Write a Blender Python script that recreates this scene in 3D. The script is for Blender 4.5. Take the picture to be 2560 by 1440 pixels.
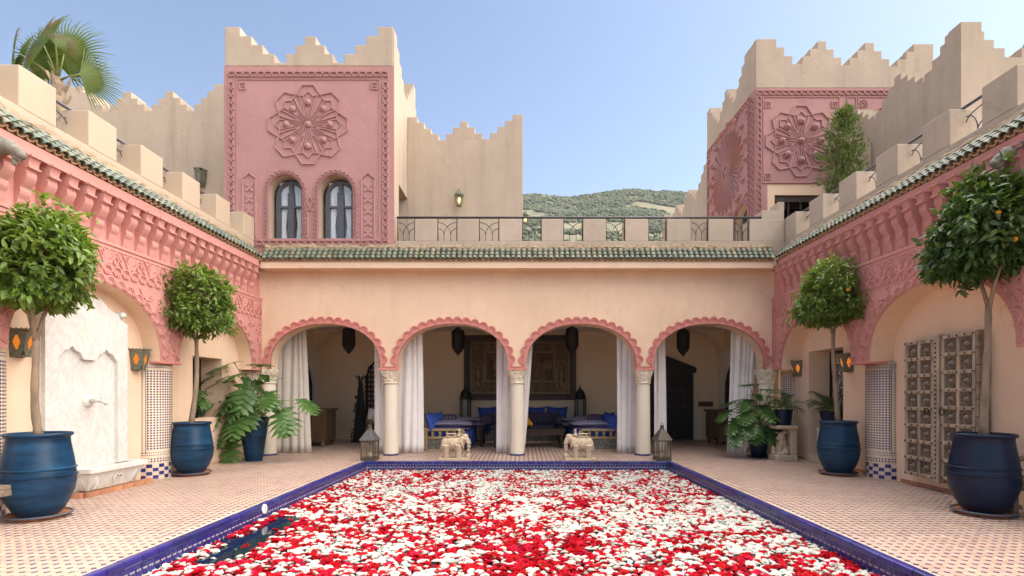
import bpy, bmesh, math, random
import numpy as np
from mathutils import Vector, Matrix, Euler
for _o in list(bpy.data.objects): bpy.data.objects.remove(_o, do_unlink=True)
random.seed(7); RNG = np.random.default_rng(11)
SC = bpy.context.scene
COL = SC.collection
R = math.radians
PI = math.pi

# ---------------------------------------------------------------- camera
F = 1310.0            # focal length in photograph pixels (2560 wide)
VX, VY, EYE = 1304.0, 985.0, 1.45
cam_d = bpy.data.cameras.new('camera'); cam = bpy.data.objects.new('camera', cam_d); COL.objects.link(cam)
cam.location = (0, 0, EYE); cam.rotation_euler = (R(90), 0, 0)
cam_d.sensor_width = 36.0; cam_d.lens = 36.0 * F / 2560.0
cam_d.shift_x = -(VX - 1280.0) / 2560.0; cam_d.shift_y = (VY - 720.0) / 2560.0
cam_d.clip_start = 0.05; cam_d.clip_end = 5000
SC.camera = cam
# ---------------------------------------------------------------- sky and sun
SUN_EL, SUN_AZ = R(53.0), R(76.0)      # azimuth measured from +Y (view direction) towards +X
w = bpy.data.worlds.new('World'); SC.world = w; w.use_nodes = True
nt = w.node_tree; nt.nodes.clear()
sky = nt.nodes.new('ShaderNodeTexSky'); sky.sky_type = 'NISHITA'; sky.sun_disc = False
sky.sun_elevation = SUN_EL; sky.sun_rotation = SUN_AZ
sky.air_density = 1.0; sky.dust_density = 1.8; sky.ozone_density = 0.6; sky.altitude = 600
bg = nt.nodes.new('ShaderNodeBackground'); bg.inputs['Strength'].default_value = 0.05
wo = nt.nodes.new('ShaderNodeOutputWorld')
nt.links.new(sky.outputs[0], bg.inputs[0]); nt.links.new(bg.outputs[0], wo.inputs[0])
sun_d = bpy.data.lights.new('sun', 'SUN'); sun_d.energy = 2.5; sun_d.angle = R(126); sun_d.color = (1.0, 0.90, 0.775)
sun = bpy.data.objects.new('sun', sun_d); COL.objects.link(sun)
_s = Vector((math.cos(SUN_EL) * math.sin(SUN_AZ), math.cos(SUN_EL) * math.cos(SUN_AZ), math.sin(SUN_EL)))
sun.rotation_euler = _s.to_track_quat('Z', 'Y').to_euler(); sun.location = (20, 10, 30)
SC.view_settings.view_transform = 'Standard'; SC.view_settings.look = 'None'
SC.view_settings.gamma = 1.0; SC.view_settings.use_curve_mapping = False
SC.view_settings.exposure = 2.25
SC.render.engine = 'CYCLES'
SC.cycles.use_denoising = True
SC.cycles.volume_bounces = 0; SC.cycles.max_bounces = 7; SC.cycles.diffuse_bounces = 6; SC.cycles.glossy_bounces = 3
SC.cycles.transmission_bounces = 4; SC.cycles.transparent_max_bounces = 8
SC.cycles.caustics_reflective = False; SC.cycles.caustics_refractive = False

# ---------------------------------------------------------------- helpers
def mx(px, Y): return (px - VX) * Y / F          # photo column at depth Y -> metres to the right
def mz(py, Y): return EYE + (VY - py) * Y / F    # photo row at depth Y -> height in metres
def at(px, py, Y): return Vector((mx(px, Y), Y, mz(py, Y)))

class MB:
    def __init__(s): s.v = []; s.f = []
    def add(s, vs, fs):
        b = len(s.v); s.v += [tuple(p) for p in vs]; s.f += [tuple(b + i for i in f) for f in fs]; return s
    def box(s, x0, x1, y0, y1, z0, z1):
        return s.add([(x0,y0,z0),(x1,y0,z0),(x1,y1,z0),(x0,y1,z0),(x0,y0,z1),(x1,y0,z1),(x1,y1,z1),(x0,y1,z1)],
                     [(0,3,2,1),(4,5,6,7),(0,1,5,4),(1,2,6,5),(2,3,7,6),(3,0,4,7)])
    def frustum(s, c, a0, b0, a1, b1, z0, z1, top=None):
        x, y = c; tx, ty = top or c
        return s.add([(x-a0,y-b0,z0),(x+a0,y-b0,z0),(x+a0,y+b0,z0),(x-a0,y+b0,z0),(tx-a1,ty-b1,z1),(tx+a1,ty-b1,z1),(tx+a1,ty+b1,z1),(tx-a1,ty+b1,z1)],
                     [(0,3,2,1),(4,5,6,7),(0,1,5,4),(1,2,6,5),(2,3,7,6),(3,0,4,7)])
    def prism(s, pts, axis, a, b):
        """closed outline pts (u,v) extruded along axis ('x': u=Y v=Z, 'y': u=X v=Z, 'z': u=X v=Y) from a to b"""
        n = len(pts)
        def P(u, v, t): return (t,u,v) if axis == 'x' else ((u,t,v) if axis == 'y' else (u,v,t))
        vs = [P(u,v,a) for u,v in pts] + [P(u,v,b) for u,v in pts]
        fs = [tuple(range(n-1,-1,-1)), tuple(range(n,2*n))] + [(i,(i+1)%n,n+(i+1)%n,n+i) for i in range(n)]
        return s.add(vs, fs)
    def tube(s, path, rad, n=8, cap=True):
        path = [Vector(p) for p in path]; m = len(path)
        if not hasattr(rad, '__len__'): rad = [rad]*m
        vs = []; up = None
        for i, p in enumerate(path):
            t = (path[min(i+1,m-1)] - path[max(i-1,0)]).normalized()
            if up is None: up = Vector((0,0,1)) if abs(t.z) < .9 else Vector((1,0,0))
            a = t.cross(up)
            if a.length < 1e-5: a = t.cross(Vector((0,1,0)))
            a.normalize(); b = t.cross(a).normalized(); up = -b if False else up
            vs += [p + rad[i]*(math.cos(2*PI*k/n)*a + math.sin(2*PI*k/n)*b) for k in range(n)]
        fs = [(i*n+k, i*n+(k+1)%n, (i+1)*n+(k+1)%n, (i+1)*n+k) for i in range(m-1) for k in range(n)]
        if cap: fs += [tuple(range(n-1,-1,-1)), tuple((m-1)*n+k for k in range(n))]
        return s.add(vs, fs)
    def lathe(s, prof, c=(0,0,0), n=24, a0=0., a1=2*PI):
        full = abs(a1-a0-2*PI) < 1e-6; k = n if full else n+1; m = len(prof)
        vs = [(c[0]+r*math.cos(a0+(a1-a0)*j/n), c[1]+r*math.sin(a0+(a1-a0)*j/n), c[2]+z) for r,z in prof for j in range(k)]
        fs = [(i*k+j, i*k+(j+1)%k, (i+1)*k+(j+1)%k, (i+1)*k+j) for i in range(m-1) for j in range(n)]
        return s.add(vs, fs)
    def ball(s, c, r, n=12, m=8, rot=None):
        if not hasattr(r,'__len__'): r = (r,r,r)
        M = Euler(rot).to_matrix() if rot else Matrix.Identity(3); c = Vector(c)
        vs = [c + M @ Vector((0,0,-r[2]))]
        for i in range(1,m):
            ph = -PI/2 + PI*i/m
            vs += [c + M @ Vector((r[0]*math.cos(ph)*math.cos(2*PI*j/n), r[1]*math.cos(ph)*math.sin(2*PI*j/n), r[2]*math.sin(ph))) for j in range(n)]
        vs.append(c + M @ Vector((0,0,r[2]))); t = len(vs)-1
        fs = [(0,1+(j+1)%n,1+j) for j in range(n)]
        fs += [(1+i*n+j,1+i*n+(j+1)%n,1+(i+1)*n+(j+1)%n,1+(i+1)*n+j) for i in range(m-2) for j in range(n)]
        fs += [(t,1+(m-2)*n+j,1+(m-2)*n+(j+1)%n) for j in range(n)]
        return s.add(vs, fs)
    def ribbon(s, path, w, d, closed=False, base=0.):
        """raised strip following path of (u,v) in the local XZ plane, proud of y=0 towards -y by d"""
        P = [Vector((p[0],p[1])) for p in path]; n = len(P); vs = []
        for i in range(n):
            a = P[(i-1)%n] if (closed or i>0) else P[i]; b = P[(i+1)%n] if (closed or i<n-1) else P[i]
            t1 = (P[i]-a); t2 = (b-P[i]); t1 = t1.normalized() if t1.length>1e-9 else t2.normalized(); t2 = t2.normalized() if t2.length>1e-9 else t1
            t = (t1+t2); t = t.normalized() if t.length>1e-6 else t1
            nn = Vector((-t.y,t.x)); c = max(.45, abs(nn.dot(Vector((-t1.y,t1.x)))))
            o = nn*(w/2/c); o2 = nn*(w/2/c*.72)
            vs += [(P[i].x+o.x,base+.004,P[i].y+o.y),(P[i].x+o2.x,base-d,P[i].y+o2.y),(P[i].x-o2.x,base-d,P[i].y-o2.y),(P[i].x-o.x,base+.004,P[i].y-o.y)]
        fs = []
        for i in range(n if closed else n-1):
            j = (i+1)%n
            for k in range(3): fs.append((i*4+k, i*4+k+1, j*4+k+1, j*4+k))
        if not closed: fs += [(3,2,1,0), tuple((n-1)*4+k for k in range(4))]
        return s.add(vs, fs)
    def mesh(s, name, smooth=False):
        me = bpy.data.meshes.new(name); me.from_pydata(s.v, [], s.f)
        bm = bmesh.new(); bm.from_mesh(me); bmesh.ops.recalc_face_normals(bm, faces=bm.faces); bm.to_mesh(me); bm.free()
        if smooth: me.polygons.foreach_set('use_smooth', [True]*len(me.polygons))
        me.update(); return me
    def build(s, name, material, parent=None, smooth=False, bevel=0., auto=None, bev_seg=2):
        me = s.mesh(name, smooth)
        if material: me.materials.append(material)
        if smooth and auto: me.set_sharp_from_angle(angle=R(auto))
        o = link(name, me, parent)
        if bevel:
            b = o.modifiers.new('bevel','BEVEL'); b.width = bevel; b.segments = bev_seg; b.limit_method = 'ANGLE'; b.angle_limit = R(35)
        return o

def link(name, data, parent=None):
    o = bpy.data.objects.new(name, data); COL.objects.link(o)
    if parent is not None:
        o.parent = parent
        if parent.type == 'EMPTY' and parent.get('_w'):
            o.matrix_parent_inverse = Matrix.Translation(-Vector(parent.location))
    return o
def inst(name, me, parent, loc, rot=(0,0,0), scale=(1,1,1)):
    o = link(name, me, parent); o.location = loc; o.rotation_euler = rot; o.scale = scale; return o
def tag(o, label, cat=None, group=None, kind=None):
    if label: o['label'] = label
    if cat: o['category'] = cat
    if group: o['group'] = group
    if kind: o['kind'] = kind
    return o
def thing(name, label, cat, loc=(0,0,0), group=None, world=False):
    """Empty at a thing's base; world=True: its parts are modelled in world coordinates"""
    o = bpy.data.objects.new(name, None); COL.objects.link(o); o.location = loc; o.empty_display_size = .2
    if world: o['_w'] = 1
    return tag(o, label, cat, group)
def copy_tree(o, parent=None):
    c = o.copy(); COL.objects.link(c)
    if parent is not None: c.parent = parent
    for ch in list(o.children): copy_tree(ch, c)
    return c
def stuff(o): o['kind'] = 'stuff'; return o
def np_mesh(name, V, Fc, material=None, smooth=False, attr=None):
    V = np.asarray(V, np.float32); Fc = np.asarray(Fc, np.int32); k = Fc.shape[1]; n = len(Fc)
    me = bpy.data.meshes.new(name); me.vertices.add(len(V)); me.vertices.foreach_set('co', V.ravel())
    me.loops.add(n*k); me.loops.foreach_set('vertex_index', Fc.ravel())
    me.polygons.add(n); me.polygons.foreach_set('loop_start', np.arange(0,n*k,k,dtype=np.int32))
    if smooth: me.polygons.foreach_set('use_smooth', np.ones(n,bool))
    if attr is not None:
        for nm, a in attr.items():
            at_ = me.attributes.new(nm,'FLOAT','FACE'); at_.data.foreach_set('value', np.asarray(a,np.float32))
    me.update(calc_edges=True); me.validate()
    if material: me.materials.append(material)
    return me

# ---------------------------------------------------------------- materials
class NB:
    def __init__(s, name):
        s.m = bpy.data.materials.new(name); s.m.use_nodes = True; s.t = s.m.node_tree; s.n = s.t.nodes
        s.b = s.n['Principled BSDF']; s.co = None
    def node(s, ty, **kw):
        n = s.n.new(ty)
        for k, v in kw.items(): setattr(n, k, v)
        return n
    def ln(s, a, b): s.t.links.new(a, b)
    def coord(s, scale=(1,1,1)):
        if s.co is None: s.co = s.node('ShaderNodeTexCoord')
        m = s.node('ShaderNodeMapping'); m.inputs['Scale'].default_value = scale
        s.ln(s.co.outputs['Object'], m.inputs['Vector']); return m.outputs[0]
    def noise(s, scale, detail=4, rough=.55, stretch=(1,1,1), dist=0.):
        n = s.node('ShaderNodeTexNoise'); n.inputs['Scale'].default_value = scale; n.inputs['Detail'].default_value = detail
        n.inputs['Roughness'].default_value = rough; n.inputs['Distortion'].default_value = dist
        s.ln(s.coord(stretch), n.inputs['Vector']); return n.outputs['Fac']
    def ramp(s, fac, stops):
        r = s.node('ShaderNodeValToRGB'); e = r.color_ramp.elements
        while len(e) < len(stops): e.new(.5)
        for i, (p, c) in enumerate(stops): e[i].position = p; e[i].color = (*c, 1) if len(c) == 3 else c
        s.ln(fac, r.inputs[0]); return r.outputs[0]
    def mix(s, fac, a, b, mode='MIX'):
        m = s.node('ShaderNodeMix', data_type='RGBA', blend_type=mode)
        for i, v in ((0,fac),(6,a),(7,b)):
            if hasattr(v,'is_output'): s.ln(v, m.inputs[i])
            else: m.inputs[i].default_value = v if i == 0 else ((*v,1) if len(v)==3 else v)
        return m.outputs[2]
    def math(s, op, a, b=0.):
        m = s.node('ShaderNodeMath', operation=op)
        for i, v in enumerate((a,b)):
            if hasattr(v,'is_output'): s.ln(v, m.inputs[i])
            else: m.inputs[i].default_value = v
        return m.outputs[0]
    def bump(s, h, strength, dist=.02):
        b = s.node('ShaderNodeBump'); b.inputs['Strength'].default_value = strength; b.inputs['Distance'].default_value = dist
        s.ln(h, b.inputs['Height']); s.ln(b.outputs[0], s.b.inputs['Normal'])
    def rnd(s): return s.node('ShaderNodeObjectInfo').outputs['Random']
    def attr(s, name): return s.node('ShaderNodeAttribute', attribute_name=name).outputs['Fac']
    def base(s, c):
        if hasattr(c,'is_output'): s.ln(c, s.b.inputs['Base Color'])
        else: s.b.inputs['Base Color'].default_value = (*c,1)
    def rough(s, v): s.b.inputs['Roughness'].default_value = v
    def set(s, k, v): s.b.inputs[k].default_value = v

def mul(c, k): return tuple(min(1., x*k) for x in c)
def plaster(name, c, var=.12, bump=.25, fine=60., streak=.06, rough=.9, blot=(1.,1.,1.)):
    n = NB(name); big = n.noise(.55, 5, .6); mid = n.noise(3.2, 5, .6); st = n.noise(3.4, 5, .6, (1.,1.,.08))
    col = n.mix(n.ramp(big, [(.3,(0,0,0)),(.7,(1,1,1))]), mul(c,1-var), tuple(min(1,x*(1+var*.7)*b) for x,b in zip(c,blot)))
    col = n.mix(n.ramp(mid, [(.42,(0,0,0)),(.75,(.5,.5,.5))]), col, mul(c,1-var*1.1))
    col = n.mix(n.math('MULTIPLY', n.ramp(st, [(.5,(0,0,0)),(.8,(1,1,1))]), streak*4), col, mul(c,.72))
    vo = n.node('ShaderNodeTexVoronoi', feature='DISTANCE_TO_EDGE'); vo.inputs['Scale'].default_value = .8
    wv = n.node('ShaderNodeVectorMath', operation='ADD'); n.ln(n.coord(), wv.inputs[0]); sc_ = n.node('ShaderNodeVectorMath', operation='SCALE'); sc_.inputs['Scale'].default_value = .9
    ns = n.node('ShaderNodeTexNoise'); ns.inputs['Scale'].default_value = 1.8; ns.inputs['Detail'].default_value = 6; n.ln(n.coord(), ns.inputs['Vector']); n.ln(ns.outputs['Color'], sc_.inputs[0]); n.ln(sc_.outputs[0], wv.inputs[1]); n.ln(wv.outputs[0], vo.inputs['Vector'])
    crk = n.math('MULTIPLY', n.math('LESS_THAN', vo.outputs['Distance'], .0045), n.math('GREATER_THAN', n.noise(.7, 2), .56))
    col = n.mix(n.math('MULTIPLY', crk, .35), col, mul(c,.5))
    n.base(col); n.rough(rough); n.set('Specular IOR Level', .25)
    h = n.math('ADD', n.math('MULTIPLY', n.noise(fine, 4, .6), .35), n.noise(9., 5, .55)); n.bump(h, bump, .02)
    return n.m
def simple(name, c, rough=.6, var=.15, scale=8., metal=0., bump=0., bscale=40., spec=.5, stretch=(1,1,1), rand=0.):
    n = NB(name); f = n.noise(scale, 4, .6, stretch)
    col = n.mix(n.ramp(f, [(.3,(0,0,0)),(.72,(1,1,1))]), mul(c,1-var), mul(c,1+var))
    if rand: col = n.mix(n.math('MULTIPLY', n.rnd(), rand), col, mul(c,.35))
    n.base(col); n.rough(rough); n.set('Metallic', metal); n.set('Specular IOR Level', spec)
    if bump: n.bump(n.noise(bscale, 4, .6, stretch), bump, .01)
    return n.m
def emis(name, c, k):
    n = NB(name); n.base(mul(c,.3)); n.b.inputs['Emission Color'].default_value = (*c,1); n.set('Emission Strength', k); return n.m
def glassy(name, tint=(.9,.95,.95), alpha=.75):
    n = NB(name); tr = n.node('ShaderNodeBsdfTransparent'); tr.inputs[0].default_value = (*tint,1)
    gl = n.node('ShaderNodeBsdfGlossy'); gl.inputs['Roughness'].default_value = .03
    fr = n.node('ShaderNodeLayerWeight'); fr.inputs[0].default_value = .25
    ms = n.node('ShaderNodeMixShader'); f = n.math('ADD', n.math('MULTIPLY', fr.outputs['Facing'], .35), (1-alpha)*.4)
    n.ln(f, ms.inputs[0]); n.ln(tr.outputs[0], ms.inputs[1]); n.ln(gl.outputs[0], ms.inputs[2])
    n.ln(ms.outputs[0], n.n['Material Output'].inputs['Surface']); return n.m
def leafmat(name, c1, c2, rough=.45, trans=.25, scale=6.):
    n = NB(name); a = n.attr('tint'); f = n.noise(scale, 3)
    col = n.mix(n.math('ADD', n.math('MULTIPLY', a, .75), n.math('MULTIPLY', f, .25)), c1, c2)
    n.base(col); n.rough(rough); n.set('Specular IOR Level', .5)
    tl = n.node('ShaderNodeBsdfTranslucent'); n.ln(n.mix(.5, col, (c2[0]*1.2,c2[1]*1.3,c2[2]*.6)), tl.inputs[0])
    ms = n.node('ShaderNodeMixShader'); ms.inputs[0].default_value = trans
    n.ln(n.b.outputs[0], ms.inputs[1]); n.ln(tl.outputs[0], ms.inputs[2]); n.ln(ms.outputs[0], n.n['Material Output'].inputs['Surface'])
    return n.m

M = {}
M['peach'] = plaster('peach_plaster', (.77,.56,.395), .10, .18, blot=(1,1.02,1.04))
M['beige'] = plaster('beige_plaster', (.455,.368,.288), .13, .30, streak=.2)
M['cream_sunlit'] = plaster('cream_sunlit_plaster', (.50,.39,.29), .06, .15)  # steps and reveals; on the left parapet it paints sunlight into beige plaster
M['pink'] = plaster('pink_plaster', (.59,.28,.245), .11, .45, fine=90)
M['rose'] = plaster('rose_plaster', (.43,.232,.22), .12, .4, fine=80)
M['trim'] = plaster('coral_trim', (.62,.25,.215), .10, .5)
M['room'] = plaster('room_plaster', (.84,.69,.50), .06, .12)
M['roomdark'] = plaster('ceiling_plaster', (.36,.22,.15), .08, .12)
M['stucco'] = plaster('white_stucco', (.80,.75,.68), .05, .3)
M['column'] = plaster('column_limewash', (.76,.68,.55), .04, .12)
M['stone'] = simple('carved_sandstone', (.52,.41,.28), .85, .15, 14, bump=.4, bscale=60)
M['greystone'] = simple('grey_stone', (.20,.19,.16), .85, .25, 12, bump=.6, bscale=40)
M['mortar'] = simple('roof_mortar', (.30,.22,.14), .95, .4, 18, bump=.9, bscale=50)
def _marble():
    n = NB('white_marble'); f = n.noise(2.2, 8, .65, (1,1,.6), 2.5)
    n.base(n.mix(n.ramp(f, [(.44,(0,0,0)),(.5,(1,1,1)),(.56,(0,0,0))]), (.66,.64,.60), (.57,.545,.50))); n.rough(.45); n.bump(n.noise(40,3), .05); return n.m
M['marble'] = _marble()
def _roof():
    n = NB('green_glazed_tile'); r = n.rnd(); f = n.noise(9., 4)
    c = n.ramp(r, [(0,(.055,.085,.06)),(.25,(.09,.135,.10)),(.5,(.15,.185,.135)),(.7,(.06,.08,.07)),(.85,(.15,.14,.09)),(1,(.22,.215,.155))])
    c = n.mix(n.ramp(f, [(.5,(0,0,0)),(.72,(.8,.8,.8))]), c, (.20,.145,.085)); n.base(c); n.rough(.38); n.bump(n.noise(35.,3), .25, .01); return n.m
M['rooftile'] = _roof()
M['terracotta'] = simple('terracotta', (.42,.17,.08), .85, .25, 9, bump=.2, rand=.25)
M['clay'] = simple('raw_clay_edge', (.55,.36,.22), .9, .2, 20, bump=.3)
def _glaze(name, c, hi):
    n = NB(name); f = n.noise(1.6, 5, .65, (1,1,9.)); g = n.noise(3., 5, .6)
    col = n.mix(n.ramp(f, [(.38,(0,0,0)),(.68,(1,1,1))]), c, hi)
    col = n.mix(n.ramp(g, [(.55,(0,0,0)),(.8,(.7,.7,.7))]), col, mul(c,.65))
    n.base(col); n.rough(.36); n.set('Specular IOR Level', .30); n.bump(n.math('ADD', f, n.math('MULTIPLY', n.noise(30,3),.3)), .16, .01); return n.m
M['bluepot'] = _glaze('blue_glazed_clay', (.0025,.020,.052), (.009,.058,.125))
M['navypot'] = _glaze('navy_glazed_clay', (.002,.007,.024), (.004,.015,.046))
def _tile(name, cs, rough=.3):
    n = NB(name); r = n.math('ADD', n.rnd(), n.attr('tint')); r = n.math('FRACT', r)
    st = [(i/(len(cs)-1)*.999, c) for i, c in enumerate(cs)]
    c = n.ramp(r, st); f = n.noise(14., 4); gd = n.noise(.8, 5, .65); c = n.mix(n.ramp(gd, [(.45,(0,0,0)),(.75,(.42,.42,.42))]), c, mul(cs[0],.6)); c = n.mix(n.ramp(f, [(.5,(0,0,0)),(.8,(.45,.45,.45))]), c, mul(cs[0],.7))
    n.base(c); n.rough(rough); n.bump(n.noise(50.,3), .08, .01); return n.m
M['zblue'] = _tile('cobalt_tile', [(.018,.016,.14),(.028,.024,.19),(.025,.045,.18),(.015,.015,.10),(.035,.028,.21)])
M['fbeige'] = _tile('beige_floor_tile', [(.54,.385,.285),(.56,.38,.30),(.52,.40,.29),(.49,.325,.26),(.57,.43,.32),(.53,.36,.29),(.46,.31,.23)], .42)
M['fblue'] = _tile('violet_floor_tile', [(.085,.062,.16),(.07,.045,.155),(.12,.10,.17),(.09,.06,.12),(.055,.04,.16),(.14,.10,.15)], .35)
M['zdark'] = _tile('indigo_mosaic', [(.03,.024,.12),(.045,.03,.15),(.025,.022,.08),(.06,.035,.12)])
M['zbeige'] = _tile('cream_mosaic', [(.66,.52,.38),(.62,.47,.34),(.68,.55,.41)], .4)
M['grout'] = simple('floor_grout', (.52,.40,.30), .9, .15, 20, bump=.2)
M['greygrout'] = simple('pale_grout', (.50,.46,.42), .9, .15, 20)
M['brick'] = simple('red_brick', (.50,.23,.12), .9, .3, 8, bump=.5, rand=.4)
M['iron'] = simple('dark_iron', (.055,.05,.055), .5, .2, 20, metal=.3)
M['grey_iron'] = simple('grey_painted_iron', (.085,.085,.10), .45, .15, 15)
M['verdigris'] = simple('verdigris_copper', (.15,.155,.11), .6, .5, 60, metal=.2, bump=.8, bscale=90)
M['darkmetal'] = simple('blackened_metal', (.018,.014,.012), .5, .3, 20, metal=.4)
M['oldmetal'] = simple('weathered_zinc', (.12,.12,.12), .55, .3, 12, metal=.5, bump=.2)
M['bronze'] = simple('bronze_frame', (.10,.085,.06), .5, .3, 14, metal=.4)
M['darkwood'] = simple('dark_wood', (.045,.022,.014), .55, .4, 5, bump=.3, bscale=20, stretch=(1,1,.15))
M['blackwood'] = simple('ebony_wood', (.020,.011,.008), .65, .4, 6, bump=.4, bscale=24)
M['brownwood'] = simple('brown_wood', (.12,.062,.032), .6, .4, 5, bump=.4, bscale=22, stretch=(1,1,.2))
M['oldwood'] = simple('weathered_teak', (.36,.28,.20), .85, .45, 7, bump=.8, bscale=26, stretch=(2,2,.25))
M['oldwood2'] = simple('weathered_teak_panel', (.22,.16,.11), .85, .45, 9, bump=.8, bscale=30)
M['goldwood'] = simple('pale_gilt_wood', (.36,.26,.13), .7, .35, 10, bump=.4)
M['bark'] = simple('citrus_bark', (.25,.18,.12), .9, .35, 10, bump=.8, bscale=25, stretch=(1,1,.3))
M['palmbark'] = simple('palm_trunk', (.36,.27,.19), .9, .4, 8, bump=.9, bscale=18)
M['soil'] = simple('soil', (.08,.055,.035), .95, .4, 20, bump=.8)
M['linen'] = simple('grey_linen', (.76,.72,.70), .9, .05, 5, bump=.15, bscale=200, spec=.1)
M['linen2'] = simple('taupe_linen', (.56,.51,.45), .9, .06, 5, bump=.15, bscale=200, spec=.1)
M['whitecloth'] = simple('white_cloth', (.84,.84,.84), .9, .04, 6, spec=.1)
M['bluefabric'] = simple('royal_blue_fabric', (.03,.075,.34), .75, .3, 12, bump=.3, bscale=60, spec=.3)
M['navyfabric'] = simple('navy_fabric', (.012,.018,.085), .85, .25, 14, bump=.2, spec=.2)
M['orange'] = simple('orange_peel', (.80,.36,.02), .45, .1, 30, bump=.3, bscale=120, rand=.12)
M['white'] = simple('white_enamel', (.8,.8,.78), .5, .03)
M['skin'] = simple('skin', (.30,.16,.10), .6, .08)
M['hair'] = simple('hair', (.012,.01,.009), .6, .1)
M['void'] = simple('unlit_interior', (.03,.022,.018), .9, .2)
M['glass'] = glassy('window_glass', (.95,.97,.98), .9)
M['lampglass'] = glassy('lantern_glass', (.95,.95,.92), .85)
M['amber'] = emis('amber_glass', (1.,.28,.02), .13)
M['flame'] = emis('candle_flame', (1.,.62,.15), 2.)
def _stripes():
    n = NB('striped_kilim'); co = n.node('ShaderNodeTexCoord'); wv = n.node('ShaderNodeTexWave'); wv.bands_direction = 'X'; wv.inputs['Scale'].default_value = 3.4; wv.inputs['Distortion'].default_value = .6
    n.ln(co.outputs['Object'], wv.inputs['Vector'])
    n.base(n.ramp(wv.outputs['Fac'], [(0,(.012,.016,.06)),(.3,(.03,.04,.16)),(.45,(.16,.055,.03)),(.55,(.02,.02,.07)),(.72,(.26,.25,.27)),(.8,(.03,.03,.09)),(1,(.10,.04,.03))])); n.rough(.9); n.bump(n.noise(160.,3), .2, .005); return n.m
M['stripe'] = _stripes()
def _stripes2():
    n = NB('striped_mattress'); co = n.node('ShaderNodeTexCoord'); wv = n.node('ShaderNodeTexWave'); wv.bands_direction = 'Z'; wv.inputs['Scale'].default_value = 5.; wv.inputs['Distortion'].default_value = .4
    n.ln(co.outputs['Object'], wv.inputs['Vector'])
    n.base(n.ramp(wv.outputs['Fac'], [(0,(.10,.10,.22)),(.35,(.17,.16,.27)),(.5,(.42,.41,.44)),(.62,(.03,.03,.08)),(.8,(.22,.20,.32)),(1,(.38,.37,.42))])); n.rough(.9); return n.m
M['mattress'] = _stripes2()
def _mosaic():
    n = NB('speckled_bone_inlay'); v = n.node('ShaderNodeTexVoronoi'); v.inputs['Scale'].default_value = 34.; n.ln(n.coord(), v.inputs['Vector'])
    n.base(n.ramp(v.outputs['Distance'], [(.15,(.52,.48,.38)),(.42,(.09,.08,.07))])); n.rough(.7); n.bump(v.outputs['Distance'], .5, .01); return n.m
M['inlay'] = _mosaic()
def _fret():
    n = NB('carved_fretwork'); wv = n.node('ShaderNodeTexWave'); wv.inputs['Scale'].default_value = 7.; wv.inputs['Distortion'].default_value = 9.; wv.inputs['Detail'].default_value = 2.5; wv.inputs['Detail Scale'].default_value = 2.2
    n.ln(n.coord(), wv.inputs['Vector']); n.base(n.ramp(wv.outputs['Fac'], [(.35,(.07,.06,.055)),(.6,(.55,.5,.44))])); n.rough(.8); n.bump(wv.outputs['Fac'], .8, .02); return n.m
M['fret'] = _fret()
M['leaf'] = leafmat('citrus_leaf', (.055,.125,.016), (.25,.345,.055), .38, .34)
M['leafdark'] = leafmat('dark_citrus_leaf', (.028,.072,.014), (.12,.195,.035), .36, .28)
M['bushleaf'] = leafmat('oleander_leaf', (.05,.095,.02), (.20,.26,.07), .5, .25)
M['philo'] = leafmat('philodendron_leaf', (.040,.110,.024), (.125,.225,.06), .32, .2, 3.)
M['palmleaf'] = leafmat('fan_palm_leaf', (.065,.115,.018), (.17,.23,.05), .5, .3)
M['datepalm'] = leafmat('date_palm_leaf', (.05,.085,.025), (.14,.18,.06), .5, .25)
M['hillbush'] = leafmat('hillside_scrub', (.06,.08,.035), (.125,.14,.07), .9, .05, 1.)
def _petal(name, cs):
    n = NB(name); c = n.ramp(n.math('FRACT', n.math('ADD', n.attr('tint'), n.rnd())), [(i/(len(cs)-1), c) for i, c in enumerate(cs)]); n.base(c); n.rough(.7); n.set('Specular IOR Level', .2)
    tl = n.node('ShaderNodeBsdfTranslucent'); n.ln(c, tl.inputs[0]); ms = n.node('ShaderNodeMixShader'); ms.inputs[0].default_value = .3
    n.ln(n.b.outputs[0], ms.inputs[1]); n.ln(tl.outputs[0], ms.inputs[2]); n.ln(ms.outputs[0], n.n['Material Output'].inputs['Surface']); return n.m
M['redpetal'] = _petal('red_petals', [(.42,.004,.010),(.62,.006,.015),(.70,.012,.022),(.55,.004,.02),(.75,.02,.10),(.60,.008,.012),(.30,.002,.008)])
M['whitepetal'] = _petal('white_petals', [(.80,.79,.74),(.84,.83,.80),(.78,.79,.70),(.82,.82,.78)])
M['sepal'] = simple('green_sepal', (.16,.24,.06), .7, .2)
# ================================================================ ground, courtyard floor, pool
XL, XR = -6.36, 6.26                    # foot of the left / right recess walls
PF, PN = 11.26, 2.9                     # far and near end of the pool
def pool_l(Y): return -3.377 - (11.26-Y)*.0145
def pool_r(Y): return 3.188 + (11.26-Y)*.0133
g = MB().add([(-1480,-50,-.7),(1480,-50,-.7),(1480,1590,-.7),(-1480,1590,-.7)], [(0,1,2,3)])
tag(g.build('ground', simple('dry_earth', (.30,.22,.14), .95, .3, .05)), 'dry earth around the palace', kind='structure')

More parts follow.
